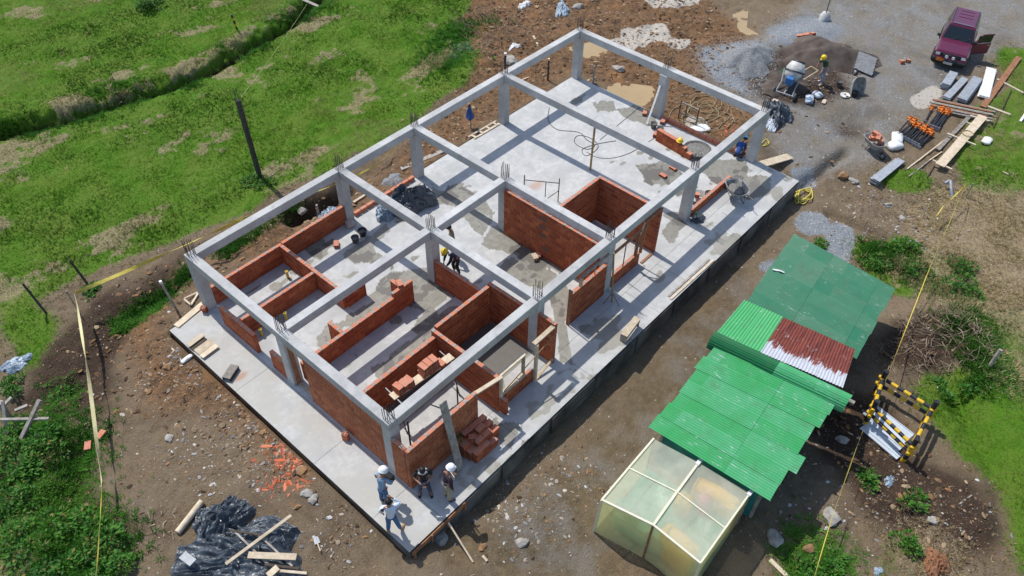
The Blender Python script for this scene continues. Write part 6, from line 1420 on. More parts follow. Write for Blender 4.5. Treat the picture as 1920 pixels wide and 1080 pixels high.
# ---------------------------------------------------------------- crumpled sheeting
def film_plastic(name, c, c2, r_=.3):
    m, nt, b = base_mat(name); p = wpos(nt)
    n1 = noise(nt, p, 3, 5, .65, 1.2); nt.links.new(mix(nt, ramp(nt, n1, .35, .7), c, c2), b.inputs['Base Color']); b.inputs['Roughness'].default_value = r_
    bump(nt, b, noise(nt, p, 3.2, 4, .55, 2.2), .4, .10); return m
M_TARP = film_plastic('black_plastic_sheet', (.045, .058, .074), (.09, .112, .135), .30); M_TARPB = film_plastic('blue_grey_plastic', (.18, .25, .32), (.42, .5, .58)); M_RAG = film_plastic('blue_cloth', (.02, .06, .2), (.04, .10, .32), .8)
def crumple(name, label, cat, c, rx, ry, h, m, seed, rz=0, fold=1.0, base=None, n=56, folds=5, parent_drop=0):
    vs = []
    xs = np.linspace(-1, 1, n + 1); A_, B_ = np.meshgrid(xs, xs, indexing='ij')
    th = np.arctan2(B_, A_); lim = np.maximum(np.abs(A_), np.abs(B_)) ; rr_ = np.hypot(A_, B_)
    # square -> disc
    k_ = np.where(rr_ > 0, lim / np.maximum(rr_, 1e-6), 1); U = A_ * k_; V = B_ * k_; r_ = np.hypot(U, V)
    out = 1 + .14 * np.sin(3 * th + seed) + .1 * np.sin(5 * th + 2 * seed) + .06 * np.sin(11 * th + seed)
    f1 = np.abs(fbm(U * 3 + seed, V * 3, .8, seed + 1, 3)); f2 = np.abs(fbm(U * 1.1 + V * .7 + .5 * f1, V * 3.6 - U * .6 + seed, 2.2, seed + 9, 2)); f3 = np.abs(vnoise(U * 3 + .5 * V, V * 3, 6, seed + 19))
    z = h * (1 - r_ ** 2) * (.55 + 1.3 * f1 * fold) + fold * h * .5 * (1 - np.minimum(1, f2 * 3.2)) * .6 + .015 * fold * (1 - f3 * 4) * .5 + .02
    z = np.maximum(z, .015) * np.where(r_ > .96, .3, 1)
    X_ = (U * rx * out + .12 * fold * f2) ; Y_ = V * ry * out + .12 * fold * f1
    X2_ = X_ * math.cos(rz) - Y_ * math.sin(rz); Y2_ = X_ * math.sin(rz) + Y_ * math.cos(rz)
    base_z = np.zeros(X_.shape) if base is not None else sample(Z, c[0] + X2_, c[1] + Y2_) - c[2]
    co = np.stack([X2_, Y2_, z + base_z], -1).reshape(-1, 3)
    me = bpy.data.meshes.new(name); idx = lambda i, j: i * (n + 1) + j
    me.from_pydata([tuple(map(float, v)) for v in co], [], [(idx(i, j), idx(i + 1, j), idx(i + 1, j + 1), idx(i, j + 1)) for i in range(n) for j in range(n)]); me.materials.append(m)
    for i, p in enumerate(me.polygons): p.use_smooth = (i % 7 != 0)
    return tag(link(name, me, loc=c), label, cat)
crumple('plastic_sheeting', 'big crumpled heap of black plastic sheeting under loose boards at the lower left', 'plastic sheeting', G((-4.83,1.33,-0.3)), 1.9, 1.2, .5, M_TARP, 4, rz=R(-60), fold=1.0, n=90)
crumple('plastic_sheeting', 'folded bunch of black plastic at the upper end of the big heap', 'plastic sheeting', G((-4.66,2.7,-0.28), .05), .95, .75, .45, M_TARP, 9, rz=R(10), fold=1.0, n=60)
crumple('plastic_sheeting', 'small crumpled scrap of black plastic right of the big heap', 'plastic sheeting', G((-3.81,0.86,-0.25)), .5, .35, .25, M_TARP, 14, fold=1.4, n=30)
for p, q, w, m_, l in (((-5.33,1.23,0.36), (-3.16,1.07,0.38), .1, M_PALE, 'long slim white batten lying over the black sheeting'), ((-4.75,0.98,0.38), (-3.85,-0.04,0.3), .2, M_PALE, 'wide board across the black sheeting'), ((-4.57,1.93,0.3), (-4.51,0.3,0.23), .06, M_GREYWOOD, 'left stile of the broken frame on the black sheeting'),
                       ((-4.66,2.05,0.33), (-4.1,1.23,0.28), .06, M_DARKWOOD, 'dark rail of the broken frame on the black sheeting'), ((-4.16,1.35,0.28), (-4.08,-0.13,0.2), .06, M_GREYWOOD, 'right stile of the broken frame on the black sheeting'), ((-4.58,0.45,0.28), (-4.01,-0.33,0.23), .08, M_DARKWOOD, 'dark short rail at the lower end of the black sheeting'),
                       ((-4.73,0.11,0.28), (-4.39,0.1,0.3), .2, M_PALE, 'short pale board at the bottom edge of the photo'), ((-4.42,0.01,0.25), (-3.94,-0.61,0.23), .08, M_PALE, 'thin pale batten at the bottom edge of the photo'), ((-5.98,2.49,0.18), (-5.91,2.03,0.2), .25, M_STEEL, 'short grey board at the left of the black sheeting')):
    a = Vector(p); b = Vector(q); o = plank('loose_board', l, 'board', a, b, w, .04, m_)
o = crumple('plastic_sheeting', 'dark blue grey sheeting draped over a brick stack in the left rear room', 'plastic sheeting', (9.2,9.13,0.05), 1.05, .7, .95, M_TARP, 21, rz=R(-20), fold=.8, base=0, n=60)
crumple('plastic_sheeting', 'light blue crumpled plastic beside the draped brick stack', 'plastic sheeting', (8.09,9.52,0.02), .55, .35, .3, M_TARPB, 27, rz=R(60), fold=1.3, base=0, n=40)
crumple('plastic_sheeting', 'strip of pale blue plastic hanging over the trench edge', 'plastic sheeting', G((6.49,11.32,-0.11), .02), .7, .3, .2, M_TARPB, 31, fold=1.2, n=30, rz=.5)
for i in range(3): put_brick(((9.82,8.91,0)[0] + .02 * i, (9.82,8.91,0)[1], .08 + .16 * i), 1.3, '%s brick up at the right end under the draped sheeting' % ORD[i], 'bricks under the draped sheeting', HBR)
crumple('plastic_sheeting', 'crumpled black plastic beyond the far right corner column', 'plastic sheeting', G((26.5,1.21,-0.31)), 1.0, .7, .4, M_TARP, 37, rz=R(30), fold=1.3, n=44)
crumple('plastic_sheeting', 'white and grey rag by the black plastic beyond the far right column', 'plastic sheeting', G((25.54,1.01,-0.36)), .5, .3, .2, M_ZINC, 41, rz=R(30), fold=1.2, n=26)
crumple('blue_rag', 'dark blue rag on earth at the top of the site', 'rag', G((27.48,15.77,-0.21)), .9, .4, .2, M_TARPB, 45, rz=R(40), fold=1.2, n=30)
crumple('plastic_scrap', 'white torn plastic scrap among dead branches, upper', 'plastic scrap', G((26.35,17.75,-0.22)), .5, .25, .15, M_WHITE, 47, fold=1, n=20)
crumple('plastic_scrap', 'white torn plastic scrap among dead branches, lower', 'plastic scrap', G((22.24,14.85,-0.16)), .4, .25, .15, M_WHITE, 49, fold=1, n=20)
crumple('plastic_scrap', 'blue grey scrap in the lower left corner shrubs', 'plastic scrap', G((-5.93,13.24,-0.29)), .5, .3, .15, M_TARPB, 51, fold=1, n=20)
crumple('plastic_scrap', 'pale blue scrap on the dark soil right of the tape', 'plastic scrap', G((10.94,-11.65,-0.9)), .2, .13, .05, M_TARPB, 53, fold=1, n=16)
crumple('plastic_scrap', 'pale blue flat scrap at the bottom right', 'plastic scrap', G((7.78,-12.69,-0.88)), .18, .12, .04, M_TARPB, 54, fold=.6, n=16)
crumple('plastic_scrap', 'orange and black scrap pile at the bottom right', 'plastic scrap', G((9.13,-13.9,-0.86)), .5, .35, .2, M_BROWNWOOD, 55, fold=1.3, n=26)
crumple('black_bag', 'black bag lying on the apron beside the third right column', 'bag', (16.74,-0.37,0), .32, .18, .2, M_TARP, 57, rz=-.4, fold=1.0, base=0, n=26)
t = thing('drink_can', 'green bottle with white top at the foot of the two course wall', 'bottle', (16.87,-0.15,0)); MB().lathe([(.05, 0), (.05, .2), (.02, .27), (.02, .3), (.001, .3)], 12).build('bottle', mat('green_bottle', (.02, .35, .12), None, .3), t); MB().lathe([(.052, .05), (.052, .14)], 12).build('label', M_WHITE, t); t.name = 'bottle'
# cloth on a stake
t = thing('stake', 'thin wooden stake behind the left edge holding a blue cloth', 'stake', G((15.17,11.34,-0.11))); MB().tube([(0, 0, -.1), (-.03, .02, 1.15)], .03, 6).build('stick', M_GREYWOOD, t)
cl = MB(); N = 14
for j in range(9):
    z = 1.25 - j * .085
    for k in range(N):
        a = 2 * math.pi * k / N; r_ = (.05 + .018 * j) * (1 + .25 * math.sin(3 * a + j * .3)); cl.v.append((-.03 + r_ * math.cos(a), .02 + r_ * math.sin(a), z))
for j in range(8):
    for k in range(N): cl.f.append([j * N + k, j * N + (k + 1) % N, (j + 1) * N + (k + 1) % N, (j + 1) * N + k]); cl.m.append(0); cl.sm.append(True)
tag(cl.build('blue_cloth', M_RAG, loc=t.location), 'blue jacket hung over the wooden stake behind the left edge', 'jacket')
# stakes and posts
M_POSTD = mat('dark_weathered_post', (.075, .07, .065), (.04, .038, .036), .9, 8, .4)
t = thing('utility_post', 'tall dark leaning post in the meadow with bars on top', 'post', G((6.2,15.68,-0.16)))
tp = Vector((6.12 + .05, 15.65 - .0, 4.0)) - Vector(t.location); tp = Vector((6.05,15.58,3.85)) - Vector(t.location)
MB().bar((0, 0, -.3), tp, .17, .17, up=(0, 1, 0)).build('shaft', M_POSTD, t)
for a, b in ((-.06, -.05), (.06, .05), (-.05, .06)): MB().tube([tp + Vector((a, b, -.1)), tp + Vector((a, b, .5))], .012, 5).build('bar', M_REBAR, t)
for p, q, l, m_ in (((-4.03,14.7,-0.28), (46, 528), 'leaning thin dark fence post farthest left', M_POSTD), ((-2.24,15.03,-0.23), (136, 490), 'leaning thin dark fence post behind the tape corner', M_POSTD), ((-0.7,11.33,-0.16), (301, 517), 'leaning fence stake with a white top on the left bank', M_GREYWOOD)):
    pass
def gpost(label, base, h, lean, r_, m_, name='fence_post', cap=None):
    t = thing(name, label, 'post', G(base)); MB().tube([(0, 0, -.2), (lean[0], lean[1], h)], r_, 7).build('shaft', m_, t)
    if cap: MB().tube([(lean[0], lean[1], h - .02), (lean[0] * 1.03, lean[1] * 1.03, h + .08)], r_ * 1.3, 7).build('cap', cap, t)
gpost('leaning thin dark fence post farthest left', (-4.02,14.78,-0.28), 1.45, (-.15, .35), .045, M_POSTD)
gpost('leaning thin dark fence post behind the tape corner', (-2.24,15.03,-0.23), 1.2, (-.15, .25), .045, M_POSTD)
gpost('leaning fence stake with a white top on the left bank', (-0.71,11.26,-0.16), 1.45, (-.1, .2), .045, M_GREYWOOD, cap=M_WHITE)
gpost('dark stake with a white top beyond the fourth bay', (20.94,11.41,-0.11), 1.15, (0, 0), .05, M_POSTD, cap=M_PALE)
gpost('slim grey stake beside the far left column', (22.33,9.55,-0.14), 1.0, (.0, 0), .05, M_GREYWOOD)
gpost('brown stake behind the fourth left column', (19.84,13.37,-0.13), 1.1, (0, 0), .06, M_POSTD, cap=M_WHITE)
gpost('small wooden stake by the trench', (6.23,11.6,-0.12), .6, (0, 0), .05, M_GREYWOOD)
gpost('weathered stub post on the right hand slope', (17.17,-12.3,-0.61), .8, (.2, 0), .07, M_GREYWOOD)
gpost('short white stick in the rubble right of the yard', (22.19,-5.68,-0.83), .4, (0, 0), .02, M_WHITE)
for base, h, l, tilt in (((13.08,27.15,-0.27), .95, 'yellow and black striped marker post at the top of the meadow', (-.1, .1)), ((5.34,25.7,-0.28), .95, 'yellow and black striped marker post by the meadow ditch', (-.1, .15))):
    t = thing('marker_post', l, 'marker post', G(base)); stripes(t, 'shaft', (0, 0, -.1), (tilt[0], tilt[1], h), .06, 6)
# broken trestle, lower left
t = thing('broken_trestle', 'broken grey timber trestle at the left edge over the gully', 'trestle', (0, 0, 0))
for p, q, w in (((-7.54,10.77,0.5), (-6.3,9.48,0.5), .09), ((-7.24,9.76,0.1), (-6.18,10,0.9), .13), ((-7.47,10.25,0.1), (-7,10.82,0.9), .09), ((-6.88,10.78,0.3), (-6.5,10.68,0.3), .1), ((-7.08,10.82,0.7), (-6.73,10.87,0.8), .1)):
    MB().bar(p, q, w, w * .7).build('timber', M_GREYWOOD, t)
gpost('stump of grey timber inside the broken trestle', (-7.12,11.17,-0.27), 1.0, (0.05, 0), .11, M_GREYWOOD, name='timber_stump')

# ---------------------------------------------------------------- tapes, ropes, cables
def ribbon(name, label, cat, pts, w, m, sag=0.0, n=10, group=None):
    P_ = []
    for a, b in zip(pts[:-1], pts[1:]):
        for k in range(n):
            s = k / n; v = Vector(a).lerp(Vector(b), s); v.z -= sag * math.sin(math.pi * s); P_.append(v)
    P_.append(Vector(pts[-1])); mb = MB(); vs = []
    for i, p in enumerate(P_):
        tw = 1.2 * math.sin(i * .35); vs += [p + Vector((0, 0, w / 2 * math.cos(tw))) + Vector((w / 2 * math.sin(tw), w / 3 * math.sin(tw), 0)), p - Vector((0, 0, w / 2 * math.cos(tw))) - Vector((w / 2 * math.sin(tw), w / 3 * math.sin(tw), 0))]
    mb.add(vs, [(2 * i, 2 * i + 1, 2 * i + 3, 2 * i + 2) for i in range(len(P_) - 1)])
    me = mb.mesh(name, m); o = link(name, me); so = o.modifiers.new('thick', 'SOLIDIFY'); so.thickness = .004
    return tag(o, label, cat, group)
ribbon('barrier_tape', 'yellow barrier tape along the left meadow edge', 'tape', [(-3.04,13.64,0.9), (0.05,13.13,0.9), (3.43,12.65,0.9)], .15, M_YTAPE, .02)
ribbon('barrier_tape', 'yellow barrier tape slumped on earth behind the left columns', 'tape', [(3.43,12.65,0.9), (5.98,12.47,0.5), (8.87,12.15,0.25), (10.39,12.2,0.2), (11.49,12.55,0.25)], .08, M_YTAPE, .03)
ribbon('barrier_tape', 'cream barrier tape running down to a stone at the lower left', 'tape', [(-3.11,13.61,0.85), (-4.59,9.93,0.85), (-6.39,5.96,0.6)], .17, M_CREAM, .03)
ribbon('barrier_tape', 'thin yellow tape from the stone to the bottom edge', 'tape', [(-6.39,5.96,0.6), (-7.24,4.62,0.5), (-8.12,3.24,0.5)], .05, M_YTAPE, .02)
gpost('thin tape stake at the corner of the yellow and cream tapes', (-3.2,13.96,-0.24), 1.1, (-.03, .05), .025, M_GREYWOOD)
ribbon('barrier_tape', 'yellow tape from the right post down past the sheds', 'tape', [(26.38,-7.87,0.35), (20.32,-8.75,0.3), (13.68,-9.86,0.3)], .055, M_YTAPE, .03)
ribbon('barrier_tape', 'short yellow tape end from the right post into the grass', 'tape', [(26.38,-7.87,0.35), (24.8,-7.65,0.05), (23.84,-7.66,-0.15)], .07, M_YTAPE, .03)
ribbon('barrier_tape', 'yellow tape from the striped corral to the bottom edge', 'tape', [(11.31,-10.17,0.2), (7.81,-10.85,0.1), (5.48,-11.41,0)], .05, M_YTAPE, .03)
t = gpost('tape post on the straw bank at the right', (26.99,-8.04,-0.61), .8, (0, 0), .03, M_GREYWOOD)
ribbon('guy_wire', 'pale guy wire from the tall meadow post to the ditch', 'wire', [(6.27,15.67,3.85), (17.11,26.12,0.3)], .02, M_CREAM, .1)
def cord(name, label, cat, pts, r_, m, z=None, closed=False):
    P_ = []
    pts = [Vector(p) for p in pts]
    for i in range(len(pts) - 1):
        p0 = pts[max(i - 1, 0)]; p1 = pts[i]; p2 = pts[i + 1]; p3 = pts[min(i + 2, len(pts) - 1)]
        for k in range(6):
            s = k / 6; P_.append(.5 * ((2 * p1) + (p2 - p0) * s + (2 * p0 - 5 * p1 + 4 * p2 - p3) * s * s + (3 * p1 - p0 - 3 * p2 + p3) * s ** 3))
    P_.append(pts[-1]); mb = MB(); mb.tube(P_, r_, 5); return tag(mb.build(name, m), label, cat)
cord('power_cable', 'black cable looped on the slab around the bamboo prop', 'cable', [(18.91,9.61,0.01), (18.07,8.97,0.01), (17.76,8.15,0.01), (18.28,7.27,0.01), (18.07,6.63,0.01), (18,6.09,0.01), (17.48,6.16,0.01), (17.49,6.86,0.01), (18,7.14,0.01), (18.29,6.64,0.01), (18.01,5.89,0.01), (17.09,5.85,0.01), (17.34,6.3,0.01), (18.15,6.05,0.01), (18.94,5.57,0.01)], .018, M_CABLE)
cord('power_cable', 'black cable curving right from the loops under the cross beam', 'cable', [(17.32,6.03,0.01), (17.33,5.42,0.01), (17.79,4.87,0.01), (18.74,4.51,0.01), (20.28,4.38,0.01), (20.47,4.3,0.01)], .014, M_CABLE)
cord('power_cable', 'thin cable from the far slab edge to the loops', 'cable', [(22.04,6.41,0.01), (20.11,6.27,0.01), (18.5,6.17,0.01)], .014, M_CABLE)
mbr = MB(); c = G((24.08,3.66,-0.19), .03)
for k in range(6):
    r_ = random.Random(k); x0, y0 = c[0] + r_.uniform(-.8, .8), c[1] + r_.uniform(-.8, .8); P_ = []
    for j in range(40):
        th = j * .23 + k; rr = (.35 + .5 * r_.random() * .2 + .02 * j) * (1.2 if k % 2 else .8)
        x, y = x0 + rr * math.cos(th) * 1.3, y0 + rr * math.sin(th) * .8; P_.append((x, y, gh(x, y) + .03 + .012 * k))
    mbr.tube(P_, .016, 5)
tag(mbr.build('rope', M_ROPE), 'tangled loops of tan rope on the earth beyond the row of bricks', 'rope')
r_ = random.Random(5); c = (22.4,-2.51,-0.85)
cord('yellow_hose', 'bunch of yellow hose on the ground off the far right slab corner', 'hose', [G((c[0] + .75 * math.cos(k * 1.9) * r_.uniform(.5, 1), c[1] + .45 * math.sin(k * 1.9) * r_.uniform(.4, 1)), .04 + .01 * k) for k in range(16)], .028, M_YTAPE)
cord('cable_end', 'loose yellow cord by the far right corner column', 'cord', [G((23.92,0.62,-0.36), .03), G((24.43,0.67,-0.4), .03), G((24.25,0.4,-0.42), .03), G((23.75,0.47,-0.35), .03), G((24.29,0.47,-0.41), .03)], .02, M_YTAPE)
cord('drain_pipe', 'pale ribbed pipe end sticking out of the right bank', 'pipe', [G((26.99,-7.01,-0.63), .3), G((27.19,-7.13,-0.62), .35), G((26.81,-7.37,-0.63), .25), G((26.61,-7.59,-0.63), 0)], .07, M_STEEL)
t = thing('trowel', 'blue grey trowel dropped on mud left of the front apron', 'trowel', G((-3.08,0.09,-0.23), .02), 1.2); MB().box((.12, 0, .01), (.3, .16, .012)).build('blade', M_STEEL, t); MB().tube([(-.03, 0, .03), (-.3, 0, .03)], .022, 6).build('handle', M_PALE, t)
t = thing('shovel', 'shovel stuck in the sand heap behind the worker', 'shovel', G((33.15,1.66,-0.32), .1)); MB().tube([(0, 0, 0), (.9, -.25, 1.0)], .02, 6).build('shaft', M_TIMBER, t); MB().box((-.08, .02, -.1), (.2, .18, .3)).build('blade', M_STEEL, t)
# dead branches and brush
def twigs(label, c, rad, n, L, m, seed, name='brush_pile', h=.3, dirn=None):
    r_ = random.Random(seed); mb = MB()
    for i in range(n):
        a = r_.uniform(0, 6.28) if dirn is None else dirn + r_.gauss(0, .5); d = rad * math.sqrt(r_.random()); b = r_.uniform(0, 6.28)
        x, y = c[0] + d * math.cos(b), c[1] + d * math.sin(b); l = L * r_.uniform(.4, 1.2); z = gh(x, y) + r_.uniform(.02, h)
        p = [Vector((x, y, z))]
        for k in range(3): a += r_.uniform(-.5, .5); p.append(p[-1] + Vector((l / 3 * math.cos(a), l / 3 * math.sin(a), r_.uniform(-.06, .06))))
        mb.tube(p, r_.uniform(.006, .02), 4, cap=False, r2=.005)
    return tag(mb.build(name, m), label, 'brush', kind='stuff')
M_TWIG = mat('dry_twigs', (0.42, 0.33, 0.24), (0.12, 0.075, 0.05), .9, 3, .2)
twigs('heap of dry brown twigs on the dark bank behind the sheds', (17.56,-10.48,-0.6), 1.5, 230, .7, M_TWIG, 1)
twigs('dead branches on the earth bank behind the left columns', (22.99,17.11,-0.2), 2.2, 60, 1.8, mat('dead_branches', (.25, .18, .12), (.14, .1, .07), .9, 6, .2), 2, 'dead_branches', .2, 1.2)
twigs('dead branches nearer the fourth left column', (21.53,15.18,-0.17), 1.3, 30, 1.3, M_TWIG, 3, 'dead_branches', .15, .8)
twigs('thin sticks strewn by the striped corral', (15.66,-9.95,-0.72), 1.2, 60, .8, M_TWIG, 4, 'loose_sticks', .1)
twigs('wood chips on the bare earth left of the timber log', (-5.83,4.06,-0.28), .45, 14, .3, M_PALE, 5, 'wood_chips', .04)
# single leafy plants
def plant(p, r_, h, label, seed, pal, n=90, name='leafy_plant'):
    t = thing(name, label, 'plant', p); q = random.Random(seed); mb = MB()
    subs = [(q.uniform(-.75, .75) * r_, q.uniform(-.75, .75) * r_, r_ * q.uniform(.28, .55), h * q.uniform(.35, 1.15)) for _ in range(5 + int(4 * r_))]
    for i in range(n):
        cx_, cy_, rr, hh = subs[q.randrange(len(subs))]
        a = q.uniform(0, 6.28); e = q.uniform(.1, 1.3); d = rr * q.random() ** .5
        c = Vector((cx_ + d * math.cos(a), cy_ + d * math.sin(a), hh * (1 - (d / rr) ** 2) * q.uniform(.3, 1) + .01)); L = q.uniform(.05, .19) * (.7 + r_ * .4)
        dr = Vector((math.cos(a) * math.cos(e), math.sin(a) * math.cos(e), math.sin(e) * .7)); sd = Vector((-math.sin(a), math.cos(a), q.uniform(-.3, .3))) * L * q.uniform(.15, .32)
        mb.add([c, c + dr * L * .5 + sd, c + dr * L, c + dr * L * .5 - sd], [(0, 1, 2), (0, 2, 3)], 0 if q.random() < .62 else (1 if q.random() < .8 else 2))
    f = mb.build('foliage', [pal, L1 if pal is not L1 else L2, L4], t); st = MB()
    for sb in subs: st.tube([(sb[0] * .4, sb[1] * .4, -.02), (sb[0], sb[1], sb[3] * .8)], .009, 4)
    st.build('stems', mat('green_stem', (.08, .14, .03), None, .8), t); return t
def leafm(name, c, c2):
    m, nt, b = base_mat(name); nt.links.new(mix(nt, ramp(nt, noise(nt, wpos(nt), 9), .3, .7), c, c2), b.inputs['Base Color']); b.inputs['Roughness'].default_value = .6; b.inputs['Specular IOR Level'].default_value = .25
    t = nn(nt, 'ShaderNodeBsdfTranslucent'); t.inputs[0].default_value = (*c2, 1); s = nn(nt, 'ShaderNodeMixShader'); s.inputs[0].default_value = .3
    nt.links.new(b.outputs[0], s.inputs[1]); nt.links.new(t.outputs[0], s.inputs[2]); nt.links.new(s.outputs[0], nt.nodes['Material Output'].inputs[0]); return m
L1 = leafm('fresh_leaves', (.05, .17, .02), (.10, .28, .03)); L2 = leafm('deep_leaves', (.02, .09, .012), (.045, .16, .02)); L4 = leafm('yellowed_leaves', (.16, .17, .03), (.30, .26, .08)); L3 = leafm('grey_green_leaves', (.09, .16, .09), (.18, .27, .17))
plant((1.93,-0.79,0.72), .2, .2, 'small green plant growing on the brick heap by the leaning plank', 1, L1, 60)
for i, (p, r_, h, l, m_) in enumerate([((-7.71,9.84,-0.28), .9, .7, 'bushy bright green weed clump at the left edge, upper', L1), ((-7.59,8.29,-0.29), 1.0, .7, 'wide green weed clump at the left edge beside the gully', L1), ((-8.66,7.81,-0.29), .9, .6, 'dark green weed clump at the left edge, lower', L2), ((-6.91,8.98,-0.29), .7, .5, 'green weed clump at the gully lip', L1),
        ((-8.63,6.5,-0.29), .9, .7, 'green shrub left of the lower gully', L1), ((-7.77,5.3,-0.29), .9, .7, 'green shrub between gully and tape at the bottom left', L1), ((-8.73,5.02,-0.3), 1.0, .8, 'dark green shrub at the bottom left corner', L2), ((-7.72,4.02,-0.3), .7, .6, 'green shrub under the tape at the bottom', L1), ((-5.51,10.9,-0.24), .45, .35, 'small round green bush in the gully', L1),
        ((-6.32,12.42,-0.27), .5, .3, 'green bush by the trestle', L2), ((19.35,16.46,-0.17), .5, .15, 'grey green leafy patch by the dead branches', L3), ((20.24,16.82,-0.17), .6, .2, 'grey green leafy patch nearer the grass', L3), ((20.48,-10.07,-0.71), .8, .4, 'round grass green bush on the straw bank, lower', L2), ((22.18,-9.76,-0.73), .65, .4, 'round grass green bush on the straw bank, upper', L2),
        ((20.97,-8.4,-0.85), .6, .35, 'dark leafy weed under the right tape', L2), ((20.42,-6.82,-0.9), .6, .3, 'bright leafy weed above the teal roof', L1), ((22.05,-7.25,-0.83), .6, .3, 'leafy weed in the rubble bank', L1), ((16.1,-12.29,-0.65), .5, .25, 'dark green leafy clump right of the striped corral', L1), ((15.81,-11.45,-0.66), .6, .35, 'bright leafy clump behind the striped corral', L1),
        ((6.79,-11.41,-0.9), .7, .4, 'green weed clump at the bottom beside the right tape', L1), ((6.23,-10.91,-0.9), .5, .3, 'green weed clump left of the right tape at the bottom', L1), ((9.39,-12.87,-0.87), .5, .4, 'small bush on the dark soil', L1), ((10.77,-12.48,-0.89), .4, .3, 'tiny grass bush on the dark soil', L1), ((10.44,-11.1,-0.9), .5, .2, 'weed patch under the right tape', L1), ((19.95,-4.59,-0.86), .3, .2, 'yellow green plant at the teal roof corner', L1),
        ((5.82,15.36,-0.15), .6, .2, 'grass mound at the foot of the tall meadow post', L2), ((11.6,32.95,-0.29), 1.0, .6, 'dark bush at the top of the meadow', L2), ((8.1,25.45,-0.29), .5, .25, 'dark weed clump on the far lip of the ditch', L2), ((6.47,25.74,-0.29), .5, .2, 'green weed clump in the ditch', L2), ((-2.29,14.58,-0.23), .4, .25, 'dark bush behind the tape corner', L2)]):
    plant(G(p), r_, h, l, 10 + i, m_, int(260 + 900 * r_ * r_), 'bush' if h > .5 else 'leafy_plant')

# ---------------------------------------------------------------- people
def skin(name, V, E, root, m, parent, sub=1):
    me = bpy.data.meshes.new(name + '_tmp'); me.from_pydata([tuple(v[0]) for v in V], E, [])
    o = bpy.data.objects.new(name + '_tmp', me); COL.objects.link(o)
    sk = o.modifiers.new('skin', 'SKIN'); sk.use_smooth_shade = True; sk.branch_smoothing = .5
    for i, v in enumerate(V):
        r_ = v[1]; me.skin_vertices[0].data[i].radius = r_ if isinstance(r_, tuple) else (r_, r_)
        me.skin_vertices[0].data[i].use_root = (i == root)
    s = o.modifiers.new('sub', 'SUBSURF'); s.levels = sub; s.render_levels = sub
    dg = bpy.context.evaluated_depsgraph_get(); dg.update()
    nm = bpy.data.meshes.new_from_object(o.evaluated_get(dg)); bpy.data.objects.remove(o); bpy.data.meshes.remove(me)
    nm.name = name; nm.materials.clear(); nm.materials.append(m)
    for p in nm.polygons: p.use_smooth = True; p.material_index = 0
    return link(name, nm, parent)
M_SKIN = mat('skin', (.38, .20, .13), (.32, .16, .10), .6, 6, 0); M_HAIR = mat('black_hair', (.012, .01, .01), (.006, .006, .006), .6, 30, .3)
def cloth(n, c, c2=None): return mat(n, c, c2 or tuple(x * .75 for x in c), .85, 14, .3)
